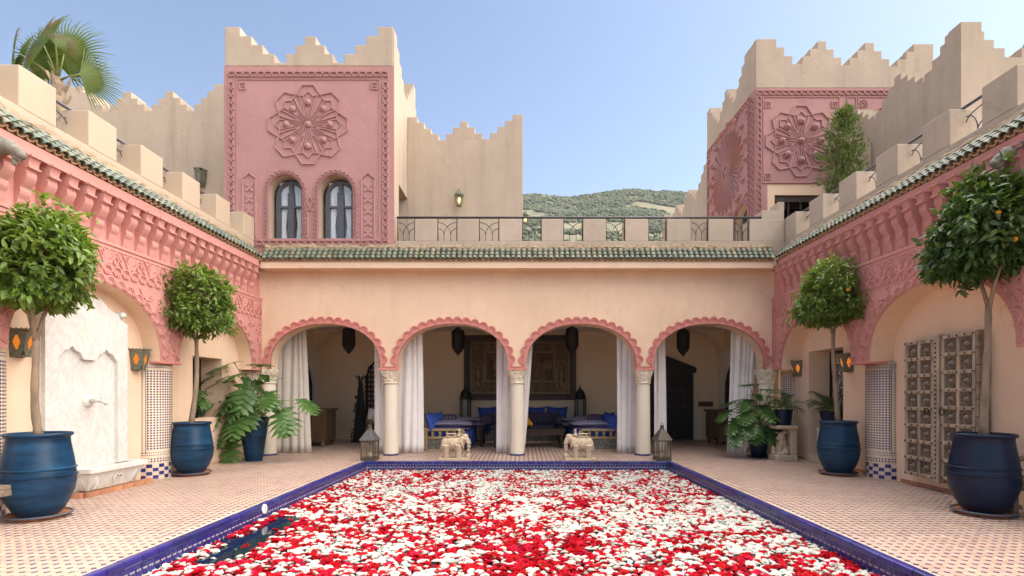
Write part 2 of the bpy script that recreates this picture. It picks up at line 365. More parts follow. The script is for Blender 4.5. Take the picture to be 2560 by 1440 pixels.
fl = MB()
Y0, Y1 = 2.3, 16.75
fl.add([(-7.2,Y0,0),(pool_l(Y0),Y0,0),(pool_l(PF),PF,0),(pool_r(PF),PF,0),(pool_r(Y0),Y0,0),(7.2,Y0,0),(7.2,Y1,0),(-7.2,Y1,0)], [(0,1,2,7),(2,3,6,7),(3,4,5,6)])
floor = tag(fl.build('courtyard_floor', M['grout']), 'courtyard floor of beige tiles dotted with violet blue diamonds', kind='structure')
PITCH = .1
def octo(h=.049, c=.0262):
    k = h-c; return [(-k,-h),(k,-h),(h,-k),(h,k),(k,h),(-k,h),(-h,k),(-h,-k)]
oc = octo(); dia = [(0,-.0245),(.0245,0),(0,.0245),(-.0245,0)]
OF = [(0,1,2,7),(7,2,3,6),(6,3,4,5)] + [(8+i,8+(i+1)%8,(i+1)%8,i) for i in range(8)]
DF = [(0,1,2,3)] + [(4+i,4+(i+1)%4,(i+1)%4,i) for i in range(4)]
def tile_mesh(name, out, faces, mat, z1=.005):
    b = MB(); b.add([(x,y,z1) for x,y in out]+[(x,y,.0) for x,y in out], faces); me = b.mesh(name); me.materials.append(mat); return me
ME_OCT = tile_mesh('beige_tile', oc, OF, M['fbeige']); ME_DIA = tile_mesh('violet_tile', dia, DF, M['fblue'])
gx = np.arange(-7.1, 7.1, PITCH); gy = np.arange(Y0+.1, Y1-.05, PITCH)
GX, GY = np.meshgrid(gx, gy); GX = GX.ravel(); GY = GY.ravel()
def outside_pool(x, y, m): return ~((y < PF+m) & (x > -3.377-(11.26-y)*.0145-m) & (x < 3.188+(11.26-y)*.0133+m))
def in_frame(x, y, z=0.):
    px = VX + x*F/y; py = VY + (EYE-z)*F/y
    return (px > -25) & (px < 2585) & (py < 1450)
def lay(cx, cy, me, out, faces, nm, mat, near, margin):
    ok = outside_pool(cx, cy, margin) & (np.abs(cx) < 7.05); cx, cy = cx[ok], cy[ok]
    vis = in_frame(cx, cy); idx = np.argsort(cy + (~vis)*100.)
    pick = set(idx[:near].tolist()); rest = np.array([i for i in range(len(cx)) if i not in pick])
    for i in pick:
        o = inst(nm, me, floor, (cx[i], cy[i], 0.), (R(random.uniform(-.5,.5)), R(random.uniform(-.5,.5)), R(random.uniform(-2,2))))
    n = len(out); O = np.array(out); m = len(rest)
    V = np.zeros((m, 2*n, 3), np.float32)
    a = RNG.normal(0, .02, m); ca, sa = np.cos(a)[:,None], np.sin(a)[:,None]
    xx = O[None,:,0]*ca - O[None,:,1]*sa + cx[rest][:,None]; yy = O[None,:,0]*sa + O[None,:,1]*ca + cy[rest][:,None]
    V[:,:n,0] = xx; V[:,:n,1] = yy; V[:,n:,0] = xx; V[:,n:,1] = yy
    tilt = RNG.normal(0,.006,(m,2,1)); base = .005+RNG.normal(0,.0004,(m,1))
    V[:,:n,2] = base + (tilt[:,0]*O[None,:,0] + tilt[:,1]*O[None,:,1])
    Fc = (np.array(faces)[None] + (np.arange(m)*2*n)[:,None,None]).reshape(-1,4)
    t = np.repeat(RNG.random(m), len(faces))
    ms = np_mesh(nm, V.reshape(-1,3), Fc, mat, attr={'tint': t})
    stuff(link(nm+'s_beyond', ms, floor))
lay(GX, GY, ME_OCT, oc, OF, 'beige_tile', M['fbeige'], 300, .055)
lay(GX+PITCH/2, GY+PITCH/2, ME_DIA, dia, DF, 'violet_tile', M['fblue'], 300, .03)

# ---- pool
pb = MB()
pb.add([(pool_l(PN),PN,-1.3),(pool_r(PN),PN,-1.3),(pool_r(PF),PF,-1.3),(pool_l(PF),PF,-1.3)], [(0,1,2,3)])
for (x0,y0),(x1,y1) in (((pool_l(PN)+.07,PN),(pool_l(PF)+.07,PF-.07)),((pool_l(PF)+.07,PF-.07),(pool_r(PF)-.07,PF-.07)),((pool_r(PF)-.07,PF-.07),(pool_r(PN)-.07,PN))):
    pb.add([(x0,y0,-1.3),(x1,y1,-1.3),(x1,y1,-.002),(x0,y0,-.002)], [(0,1,2,3)])
pb.add([(pool_l(PN),PN,-1.3),(pool_r(PN),PN,-1.3),(pool_r(PN),PN,0),(pool_l(PN),PN,0)], [(0,1,2,3)])
pool = tag(pb.build('pool', M['greygrout']), 'rectangular courtyard pool edged in cobalt blue tiles', kind='structure')
cb = MB(); L = .19
cb.prism([(.0,.012),(.06,.012),(.076,.005),(.081,-.008),(.081,-.046),(.0,-.046)], 'y', -L/2, L/2)
ME_COP = cb.mesh('coping_tile'); ME_COP.materials.append(M['zblue'])
SQ = MB().box(-.004,.004,-.027,.027,-.026,.026).mesh('pool_tile'); SQ.materials.append(M['zblue'])
dm = MB().prism([(-.036,0),(0,-.042),(.036,0),(0,.042)], 'x', -.004, .004)
dverts, dfaces = np.array(dm.v), dm.f
runs = []                                       # (start, end, direction of the water side)
runs.append((Vector((pool_l(PN),PN,0)), Vector((pool_l(PF),PF,0)), 1))
runs.append((Vector((pool_r(PF),PF,0)), Vector((pool_r(PN),PN,0)), 1))
runs.append((Vector((pool_l(PF)+.08,PF,0)), Vector((pool_r(PF)-.08,PF,0)), 1))
sq_list = []; dbm = MB()
for ri, (a, b, s) in enumerate(runs):
    t = (b-a); Ln = t.length; t.normalize(); nrm = Vector((t.y,-t.x,0)); ang = math.atan2(nrm.y, nrm.x)
    k = int(Ln/.196)
    for i in range(k):
        p = a + t*((i+.5)*Ln/k); d = max(p.y, .1)
        if p.y < 3.6: continue
        inst('coping_tile', ME_COP, pool, p + nrm*random.uniform(-.002,.002) + Vector((0,0,random.uniform(-.0015,.0015))), (0,0,ang+R(random.uniform(-.4,.4))), (1,Ln/k/.196,1))
    k = int(Ln/.061)
    for i in range(k):
        p = a + t*((i+.5)*Ln/k) + nrm*.071
        if p.y < 3.6: continue
        sq_list.append((p + Vector((0,0,-.079)), ang))
    k = int(Ln/.078)
    for i in range(k):
        for off, dz, sc in ((.5,-.158,1.),(1.,-.128,.62)):
            p = a + t*((i+off)*Ln/k) + nrm*.071
            if p.y < 3.6: continue
            c, sn = math.cos(ang), math.sin(ang)
            dbm.add([(p.x + c*v[0]-sn*v[1]*sc, p.y + sn*v[0]+c*v[1]*sc, p.z+dz+v[2]*sc) for v in dverts], dfaces)
sq_list.sort(key=lambda q: q[0].y)
rest = MB()
for i, (p, ang) in enumerate(sq_list):
    if i < 300: inst('pool_tile', SQ, pool, p, (R(random.uniform(-2,2)),R(random.uniform(-1,1)),ang))
    else:
        c, sn = math.cos(ang), math.sin(ang)
        rest.add([(p.x+c*v.co.x-sn*v.co.y, p.y+sn*v.co.x+c*v.co.y, p.z+v.co.z) for v in SQ.vertices], [tuple(q.vertices) for q in SQ.polygons])
def face_tint(o, per):
    me = o.data; n = len(me.polygons); t = np.repeat(RNG.random(n//per+1), per)[:n].astype(np.float32)
    a = me.attributes.new('tint','FLOAT','FACE'); a.data.foreach_set('value', t)
o = rest.build('pool_tiles_beyond', M['zblue'], pool); face_tint(o, 6); stuff(o)
o = dbm.build('diamond_tiles', M['zblue'], pool); face_tint(o, 6); stuff(o)
def _water():
    n = NB('pool_water'); n.base((.004,.014,.030)); n.rough(.04); n.set('IOR', 1.33); n.set('Specular IOR Level', .6); n.bump(n.noise(3.5, 3, .5), .06, .03); return n.m
wt = MB().add([(pool_l(PN)-.05,PN-.02,-.185),(pool_r(PN)+.05,PN-.02,-.185),(pool_r(PF)-.03,PF-.05,-.185),(pool_l(PF)+.03,PF-.05,-.185)], [(0,1,2,3)])
tag(wt.build('pool_water', _water()), 'dark blue pool water under the floating flowers', kind='structure')

# ---- floating carnation heads
def carnation(rng, rings=4, npet=8):
    V = []; Fc = []
    spec = [(1.0,.16,.02),(.80,.42,.10),(.56,.62,.2),(.30,.72,.34)][4-rings:] if rings < 4 else [(1.0,.16,.02),(.80,.42,.10),(.56,.62,.2),(.30,.72,.34)]
    for ri, (r, z, rb) in enumerate(spec):
        n = npet - (ri>1)
        for k in range(n):
            a = 2*PI*(k + .5*ri + rng.uniform(-.25,.25))/n; da = PI/n*rng.uniform(.95,1.35)
            rr = r*rng.uniform(.82,1.1); zz = z + rng.uniform(-.08,.12)
            b = len(V)
            V += [(rb*math.cos(a),rb*math.sin(a),z*.45-.05),
                  (rr*.9*math.cos(a-da),rr*.9*math.sin(a-da),zz+rng.uniform(-.12,.12)),
                  (rr*math.cos(a-da*.2),rr*math.sin(a-da*.2),zz+rng.uniform(-.05,.18)),
                  (rr*.92*math.cos(a+da),rr*.92*math.sin(a+da),zz+rng.uniform(-.12,.12))]
            Fc += [(b,b+1,b+2),(b,b+2,b+3)]
    return np.array(V, np.float32), np.array(Fc, np.int32)
frng = random.Random(5)
FL = [carnation(frng) for _ in range(7)]; FLo = [carnation(frng, 3, 7) for _ in range(5)]
xs = []; Yc = 4.1
while Yc < PF-.1:
    x = pool_l(Yc)+.11
    while x < pool_r(Yc)-.1:
        xs.append((x+frng.uniform(-.022,.022), Yc+frng.uniform(-.022,.022))); x += frng.uniform(.048,.062)
    Yc += .052
def vnoise(x, y, s, seed):
    def h(i, j): return (math.sin(i*127.1+j*311.7+seed*74.7)*43758.5453) % 1.0
    x /= s; y /= s; i, j = math.floor(x), math.floor(y); u, v = x-i, y-j; u = u*u*(3-2*u); v = v*v*(3-2*v)
    return (h(i,j)*(1-u)+h(i+1,j)*u)*(1-v)+(h(i,j+1)*(1-u)+h(i+1,j+1)*u)*v
red, white = [], []
for x, y in xs:
    strip = -3.19 < x + (y-6)*.03 < -2.84 and 5.0 < y < 6.95
    if strip and frng.random() < .95: continue
    if x < -2.3 and 4.6 < y < 7.6 and vnoise(x, y, .45, 3) > .80: continue
    if frng.random() < .03: continue
    n = .25*vnoise(x, y, .50, 1) + .33*vnoise(x, y, .18, 2) + .42*frng.random() + (x*.012) + (min(y,8.5)-7)*.022
    n += .12*(vnoise(x, y, .14, 9)-.5)
    (white if n > .50 else red).append((x, y))
def scatter(pts, mname, nm, label, cat, grp, seed):
    rr = random.Random(seed); pts.sort(key=lambda p: p[1])
    vis = [p for p in pts if in_frame(p[0], p[1], -.15)]; near = vis[:290]; nset = set(near); far = [p for p in vis if p not in nset]
    meshes = []
    for V, Fc in FL:
        me = np_mesh(nm, V, Fc, M[mname], attr={'tint': np.repeat(np.array([rr.random()*.12 for _ in range(len(Fc)//2+1)]),2)[:len(Fc)]}); meshes.append(me)
    def xf(): return rr.choice((rr.uniform(.027,.040),rr.uniform(.034,.055))), rr.uniform(0,2*PI), rr.uniform(-.35,.35), rr.uniform(-.35,.35)
    for (x, y) in near:
        s, a, tx, ty = xf(); o = inst(nm, rr.choice(meshes), None, (x, y, -.186+rr.uniform(0,.012)), (tx,ty,a), (s,s,s*rr.uniform(.42,.75)))
        tag(o, label, cat, grp)
    VV, FF, TT = [], [], []; b = 0
    for (x, y) in far:
        V, Fc = rr.choice(FL if y < 8.3 else FLo); s, a, tx, ty = xf()
        Mx = np.array(Euler((tx,ty,a)).to_matrix(), np.float32); W = (V*np.array([s,s,s*rr.uniform(.42,.75)],np.float32))@Mx.T + np.array([x,y,-.186+rr.uniform(0,.012)],np.float32)
        VV.append(W); FF.append(Fc+b); b += len(V); TT.append(np.full(len(Fc), rr.random())+np.repeat(np.random.default_rng(b).random(len(Fc)//2+1)*.12,2)[:len(Fc)])
    me = np_mesh(nm+'s', np.concatenate(VV), np.concatenate(FF), M[mname], attr={'tint': np.concatenate(TT)})
    tag(link(nm+'s_beyond', me), 'mass of '+label.split(' head')[0]+' heads covering the far pool', cat, kind='stuff')
scatter(red, 'redpetal', 'red_carnation', 'red carnation head floating near the front of the pool', 'flower', 'red flower heads on the pool', 21)
scatter(white, 'whitepetal', 'white_carnation', 'white carnation head floating near the front of the pool', 'flower', 'white flower heads on the pool', 22)
# a few green sepals showing between the petals
sb = MB()
for _ in range(260):
    x, y = frng.choice(xs); sb.ball((x+frng.uniform(-.02,.02), y, -.155), (.011,.011,.008), 6, 4)
tag(sb.build('flower_sepals', M['sepal']), 'green sepals and stems scattered among the floating flowers', 'flower stems', kind='stuff')
# depth marker
mk = thing('pool_marker', 'small round white marker disc fixed to the left pool edge', 'marker', (pool_l(6.84)+.09, 6.84, -.05))
b = MB(); b.lathe([(0,.006),(.055,.006),(.062,.0),(.062,-.012),(0,-.012)], n=28); d = b.build('disc', M['white'], mk, True, auto=30); d.rotation_euler = (0, R(90), 0)
b = MB(); b.tube([(.001,-.002,.03),(.001,.012,.016),(.001,-.004,.004),(.001,-.014,-.008),(.001,.002,-.022),(.001,.010,-.030)], .0035, 5); g_ = b.build('sign_stroke', M['grey_iron'], mk); g_.location = (.006,0,0)
# ================================================================ courtyard: arcade and side galleries
AY = 12.23                                   # face of the arcade wall
CX = [-3.094, -.107, 2.879]                  # free-standing columns
BAY = [-4.58, -1.60, 1.386, 4.372]           # arch centres
XFL, XFR = -6.06, 5.84                       # plane of the pink friezes left / right
ZT = 4.31                                    # top of the arcade wall
def arc(cx, a, zs, rise, n=28, p=2.15):
    out = []
    for i in range(n+1):
        t = PI - PI*i/n; c, s = math.cos(t), math.sin(t)
        out.append((cx + a*math.copysign(abs(c)**(2/p), c), zs + rise*abs(s)**(2/p)))
    return out
arcade = thing('arcade', 'peach plaster arcade of four coral scalloped arches beyond the pool', 'arcade', (-.1, AY, 0), world=True)
ol = [(-6.5,ZT),(-6.5,2.03)]
for c in BAY: ol += [(c-1.29,2.03)] + arc(c,1.29,2.15,.94) + [(c+1.29,2.03)]
ol += [(6.3,2.03),(6.3,ZT)]
MB().prism(ol, 'y', AY, AY+.40).build('wall', M['peach'], arcade)
# scalloped trim
def scallop_mesh(name, r, d, mat):
    b = MB(); n = 9
    arcp = [(r*math.cos(PI*i/n), r*1.02*math.sin(PI*i/n)) for i in range(n+1)]
    b.ribbon([(x*.90,z*.90) for x,z in arcp], r*.26, d)
    inn = [(x*.62,z*.64) for x,z in arcp]
    b.ribbon(inn, r*.18, d*.75)
    b.add([(x*.98,-d*.35,z*.98) for x,z in arcp], [tuple(range(n+1))])
    me = b.mesh(name); me.materials.append(mat); return me
ME_SC = scallop_mesh('scallop', .118, .035, M['trim'])
def along(pts, step):
    P = [Vector(p) for p in pts]; d = [0.]
    for a, b in zip(P, P[1:]): d.append(d[-1]+(b-a).length)
    n = max(1, round(d[-1]/step)); out = []
    for k in range(n):
        s = (k+.5)*d[-1]/n; i = max(j for j in range(len(d)-1) if d[j] <= s+1e-9)
        u = (s-d[i])/(d[i+1]-d[i]); p = P[i].lerp(P[i+1], u); t = (P[i+1]-P[i]).normalized(); out.append((p, t))
    return out, d[-1]/n
for c in BAY:
    tb = MB(); inn = arc(c,1.29,2.15,.94); outr = arc(c,1.29+.05,2.15,.94+.05)
    pts_i = [(c-1.29,2.03)]+inn+[(c+1.29,2.03)]; pts_o = [(c-1.34,2.03)]+outr+[(c+1.34,2.03)]
    vs = [(x,AY-.03,z) for x,z in pts_i]+[(x,AY-.03,z) for x,z in pts_o]+[(x,AY+.01,z) for x,z in pts_o]+[(x,AY+.05,z) for x,z in pts_i]; n = len(pts_i)
    fs = [(i,i+1,n+i+1,n+i) for i in range(n-1)]+[(n+i,n+i+1,2*n+i+1,2*n+i) for i in range(n-1)]+[(i,3*n+i,3*n+i+1,i+1) for i in range(n-1)]
    tb.add(vs, fs)
    tr = tb.build('arch_trim', M['trim'], arcade)
    sp, st = along(arc(c,1.29+.02,2.15,.94+.02,60), .205)
    for p, t in sp:
        inst('scallop', ME_SC, tr, (p.x, AY-.003, p.y), (0, -math.atan2(t.y, t.x), 0), (st/.205, 1, 1.25))
    for s in (-1,1):           # straight strips down to the capitals
        x = c+s*1.315; b = MB(); b.box(x-.02-.012*s*0, x+.02, AY-.036, AY+.006, 2.05, 2.26); b.box(x+s*.055-.014,x+s*.055+.014,AY-.03,AY+.006,2.10,2.24); b.build('trim_strip', M['trim'], tr)
for x in CX:
    b = MB(); b.box(x-.225,x+.225,AY-.034,AY+.02,2.005,2.055); b.box(x-.19,x+.19,AY-.026,AY+.01,2.075,2.098); b.build('impost_band', M['trim'], arcade)
# columns
def _capmat():
    n = NB('carved_capital'); v = n.node('ShaderNodeTexVoronoi'); v.inputs['Scale'].default_value = 15.; n.ln(n.coord((1,1,.7)), v.inputs['Vector'])
    n.base(n.ramp(v.outputs['Distance'], [(.05,(.42,.33,.22)),(.3,(.72,.63,.48))])); n.rough(.8); n.bump(v.outputs['Distance'], .9, .03); return n.m
M['capital'] = _capmat()
def column(x, y, half=None):
    c = MB(); c.lathe([(.172,.04),(.172,.1),(.166,.9),(.160,1.70)], (x,y,0), 28); col = c.build('column', M['column'], arcade, True)
    b = MB(); prof = []
    n = 32
    for zi, (r, sq) in enumerate(((.172,0.),(.176,.02),(.180,.1),(.19,.4),(.205,.75),(.215,1.),(.215,1.))):
        z = 1.70 + [0,.03,.07,.15,.22,.28,.33][zi]
        ring = []
        for j in range(n):
            a = 2*PI*j/n; k = 1/max(abs(math.cos(a)),abs(math.sin(a))); rr = r*((1-sq)+sq*min(k,1.32)); rr *= 1+.02*math.sin(a*12)*(0<zi<5)
            ring.append((x+rr*math.cos(a), y+rr*math.sin(a), z))
        prof.append(ring)
    b.add([p for r_ in prof for p in r_], [(i*n+j,i*n+(j+1)%n,(i+1)*n+(j+1)%n,(i+1)*n+j) for i in range(6) for j in range(n)]+[tuple(6*n+j for j in range(n))])
    b.build('capital', M['capital'], col, True, auto=40)
    b = MB(); b.lathe([(.172,1.695),(.186,1.70),(.186,1.715),(.172,1.72)], (x,y,0), 28); b.build('capital_ring', M['column'], col, True)
    b = MB()
    for j in range(18):
        a0, a1 = 2*PI*j/18+.02, 2*PI*(j+1)/18-.02
        b.add([(x+.19*math.cos(t),y+.19*math.sin(t),z) for z in (.002,.04) for t in (a0,a1)]+[(x+.17*math.cos(t),y+.17*math.sin(t),.042) for t in (a0,a1)], [(0,1,3,2),(2,3,5,4)])
    face_tint_o = b.build('base_tiles', M['zblue'], col); face_tint(face_tint_o, 2); stuff(face_tint_o)
for x in CX: column(x, AY+.20)
for x in (-6.0, 5.79): column(x, AY+.20)
# cornice, tiled eave and parapet of the arcade
EY = 11.87                                    # tile edge
b = MB(); b.prism([(EY+.03,4.31),(AY+.05,4.31),(AY+.05,4.80),(AY-.08,4.80),(EY+.03,4.42)], 'x', -5.94, 5.80); cor = b.build('cornice', M['peach'], arcade)
def tile_mesh_roof(name, r0, r1, L, th, mat, up=True):
    n = 8; b = MB(); s = 1 if up else -1
    vs = []
    for (rr, y) in ((r0,0.),(r1,L)):
        for q in (rr, rr-th):
            vs += [(q*math.cos(PI*i/n), y, s*q*math.sin(PI*i/n)*1.05) for i in range(n+1)]
    k = n+1
    fs = [(i,i+1,2*k+i+1,2*k+i) for i in range(n)]+[(k+i+1,k+i,3*k+i,3*k+i+1) for i in range(n)]+[(i+1,i,k+i,k+i+1) for i in range(n)]+[(0,2*k,3*k,k),(n,k+n,3*k+n,2*k+n)]
    b.add(vs, fs); me = b.mesh(name, False); me.materials.append(mat); return me
ME_RT = tile_mesh_roof('roof_tile', .060, .050, .235, .012, M['rooftile'])
ME_CH = tile_mesh_roof('channel_tile', .060, .054, .235, .011, M['clay'], False)
def tiled_eave(host, name, origin, run, length, step, rise, depth, rows=3):
    """eave tiles along unit vector run from origin (bottom edge); the slope climbs 'depth' horizontally to the left of run"""
    back = Vector((-run.y, run.x, 0)); pitch = math.atan2(rise, depth); az = math.atan2(back.y, back.x) - PI/2
    sl = math.hypot(rise, depth); dirv = back*math.cos(pitch) + Vector((0,0,math.sin(pitch))); nrm = Vector((0,0,1))*math.cos(pitch) - back*math.sin(pitch)
    bed = MB(); e0 = origin; e1 = origin + run*length
    q = [e0+dirv*.03-nrm*.05, e1+dirv*.03-nrm*.05, e1+dirv*sl+nrm*.02, e0+dirv*sl+nrm*.02, e0+dirv*.03-nrm*.12, e1+dirv*.03-nrm*.12, e1+dirv*sl-nrm*.16, e0+dirv*sl-nrm*.16]
    bed.add(q, [(0,1,2,3),(4,7,6,5),(0,4,5,1),(1,5,6,2),(2,6,7,3),(3,7,4,0)]); roof = bed.build(name, M['mortar'], host)
    n = int(length/step)
    for i in range(n):
        p0 = origin + run*((i+.5)*length/n)
        for r_ in range(rows):
            lift = .012*(rows-r_)*0 + .004*r_
            p = p0 + dirv*(r_*(sl-.08)/rows - .015) + nrm*(.006+lift) + run*random.uniform(-.004,.004)
            inst('roof_tile', ME_RT, roof, p, (pitch-R(3.5)+R(random.uniform(-2,2)), R(random.uniform(-3,3)), az+R(random.uniform(-2.5,2.5))), (1,1,1))
        p = origin + run*((i)*length/n) - dirv*.004 + nrm*.012
        inst('channel_tile', ME_CH, roof, p, (pitch, R(random.uniform(-3,3)), az))
    # uneven mortar fillet against the parapet
    fb = MB(); k = max(2, int(length/.11)); vs = []
    for i in range(k+1):
        t = origin + run*(length*i/k) + dirv*(sl-.07)
        vs += [t - dirv*random.uniform(.02,.055) + nrm*.03, t + nrm*random.uniform(.045,.085), t + dirv*.10 + nrm*random.uniform(.06,.10)]
    fb.add(vs, [(3*i+j,3*i+j+1,3*i+3+j+1,3*i+3+j) for i in range(k) for j in range(2)]); fb.build('mortar_fillet', M['mortar'], roof)
    return roof
tiled_eave(arcade, 'tile_roof', Vector((-5.91, EY, 4.505)), Vector((1,0,0)), 11.68, .122, .33, .27)
PY = 12.13                                    # face of the front parapet
par = MB().box(-2.93,6.10,PY,PY+.40,4.62,4.99).build('parapet', M['beige'], arcade, bevel=.012)
gaps = [(992,1037),(1092.5,1143),(1196.7,1248),(1305,1354),(1408,1458),(1515,1563),(1620.7,1667.5),(1727,1771.5),(1833,1874)]
edges = [mx(992,PY)] + [mx(p,PY) for g_ in gaps for p in g_] + [6.10]
edges = edges[1:]
for i in range(1, len(edges)-2, 2): MB().box(edges[i],edges[i+1],PY-.003,PY+.403,4.985,5.50).build('merlon', M['beige'], par, bevel=.012)
MB().box(edges[-2],6.10,PY-.003,PY+.403,4.985,5.50).build('merlon', M['beige'], par, bevel=.012)
xs0 = mx(1905,PY)
MB().box(xs0,6.08,PY+.004,PY+.396,5.49,5.70).build('merlon_step', M['beige'], par, bevel=.012)
MB().box(mx(1945,PY),6.09,PY+.007,PY+.393,5.69,5.90).build('merlon_step', M['beige'], par, bevel=.012)
rail = thing('terrace_railing', 'long dark iron handrail with small arched infills along the front terrace', 'railing', (1.5, PY+.2, 5.0), world=True)
b = MB(); b.tube([(mx(990,PY),PY+.06,5.552),(mx(1909,PY),PY+.06,5.552)], .026, 10); b.build('handrail', M['iron'], rail, True)
for a, c in gaps:
    x0, x1 = mx(a,PY), mx(c,PY); b = MB(); w_ = x1-x0; y = PY+.06
    for x in (x0+.012, x1-.012): b.box(x-.011,x+.011,y-.011,y+.011,4.985,5.53)
    m0, m1 = x0+w_*.33, x0+w_*.66; z0, z1, z2, zt = 4.985, 5.15, 5.30, 5.44
    def curve(xa, za, xb, zb): return [(xa+(xb-xa)*math.sin(t), y, za+(zb-za)*(1-math.cos(t))) for t in [PI/2*i/9 for i in range(10)]]
    for A in (((m0,z0),(m0,z1)),((m1,z0),(m1,z1))): b.tube([(A[0][0],y,A[0][1]),(A[1][0],y,A[1][1])], .008, 6)
    b.tube(list(reversed(curve(x0, z2, m0, z1))), .008, 6); b.tube(curve(x1, z2, m1, z1), .008, 6)
    b.tube(curve(x1, zt, m0, z1), .008, 6); b.tube(curve(x0, zt, m1, z1), .008, 6)
    b.build('rail_infill', M['iron'], rail, True)

# ---------------------------------------------------------------- terrace slabs behind the parapets
b = MB(); b.box(-14,14,AY+.02,26,4.32,4.60); tag(b.build('terrace_floor', M['beige']), 'flat roof terrace above the arcade lounge', kind='structure')
b = MB(); b.box(-13,-6.30,3.5,AY,4.50,4.62); tag(b.build('left_roof_terrace', M['beige']), 'flat roof terrace above the left gallery', kind='structure')
b = MB(); b.box(6.20,13,3.5,AY,4.50,4.62); tag(b.build('right_roof_terrace', M['beige']), 'flat roof terrace above the right gallery', kind='structure')

# ---------------------------------------------------------------- side galleries
YS0 = 4.6                                      # near end of what is modelled
ARN, ARF = (6.19, 8.81), (9.29, 11.79)         # arch openings along Y
PIL = 9.05
def relief(b, name, mat):
    me = b.mesh(name); me.materials.append(mat); return me
D = .022
lily = MB()
lily.ribbon([(-.14,.0),(-.09,.045),(-.045,.12),(0,.20),(.045,.12),(.09,.045),(.14,0)], .022, D)
lily.ribbon([(-.035,.03),(-.045,.08),(0,.14),(.045,.08),(.035,.03),(0,.0)], .016, D, True)
lily.ribbon([(-.12,.085),(-.075,.13),(-.05,.19)], .014, D*.8); lily.ribbon([(.12,.085),(.075,.13),(.05,.19)], .014, D*.8)
ME_LILY = relief(lily, 'lily_relief', M['pink'])
dmd = MB(); dmd.ribbon([(-.12,.215),(-.05,.12),(0,.02),(.05,.12),(.12,.215)], .022, D); dmd.ribbon([(0,.12),(.03,.165),(0,.21),(-.03,.165)], .016, D*.8, True)
ME_DMD = relief(dmd, 'zigzag_relief', M['pink'])
ocr = MB(); ocr.ribbon([(-.085,0),(-.045,-.062),(.045,-.062),(.085,0),(.045,.062),(-.045,.062)], .02, D, True); ocr.ribbon([(-.052,0),(-.028,-.035),(.028,-.035),(.052,0),(.028,.035),(-.028,.035)], .012, D*.5, True)
ME_OCR = relief(ocr, 'octagon_relief', M['pink'])
def spiral(cx, cz, r, a0, turns, s=1, n=16): return [(cx+s*r*(1-.75*i/n)*math.cos(a0+turns*2*PI*i/n), cz+r*(1-.75*i/n)*math.sin(a0+turns*2*PI*i/n)) for i in range(n+1)]
crl = MB(); crl.ribbon([(-.02,-.22),(.02,-.12),(-.01,-.03)]+spiral(.045,0.02,.075,PI,.8), .022, D); crl.ribbon(spiral(-.06,-.10,.055,0,-.75), .018, D*.9); crl.ribbon([(.0,.09),(.05,.14),(.03,.2),(-.02,.17),(0,.09)], .016, D)
ME_CRL = relief(crl, 'arabesque_relief', M['pink'])
bird = MB(); bird.ribbon([(-.16,.05),(-.06,-.02),(.04,-.05),(.12,.0),(.16,.09)], .026, D); bird.ribbon(spiral(.13,.05,.05,PI/2,.8), .016, D); bird.ribbon([(-.05,-.03),(-.08,-.1),(-.02,-.13),(.03,-.06)], .016, D)
ME_BIRD = relief(bird, 'tendril_relief', M['pink'])
ME_SCP = scallop_mesh('scallop', .115, .032, M['pink'])
# bracket profile (projection from the recessed wall, height)
BP = [(0,0),(.385,0),(.385,-.025),(.365,-.03),(.345,-.045),(.325,-.075),(.315,-.105),(.318,-.13),(.335,-.135),(.335,-.158),(.315,-.162),(.275,-.168),(.262,-.18)]
for i in range(1,13): t=i/12; BP.append((.262+.045*math.sin(t*PI)*(1-t)-.13*t*t, -.18-.20*t))
for i in range(1,9): t=i/8; BP.append((.132-.05*t+.035*math.sin(t*PI), -.38-.13*t))
for i in range(1,5): t=i/4; BP.append((.082-.05*t+.012*math.sin(t*PI), -.51-.13*t))
BP += [(.02,-.655),(0,-.655)]

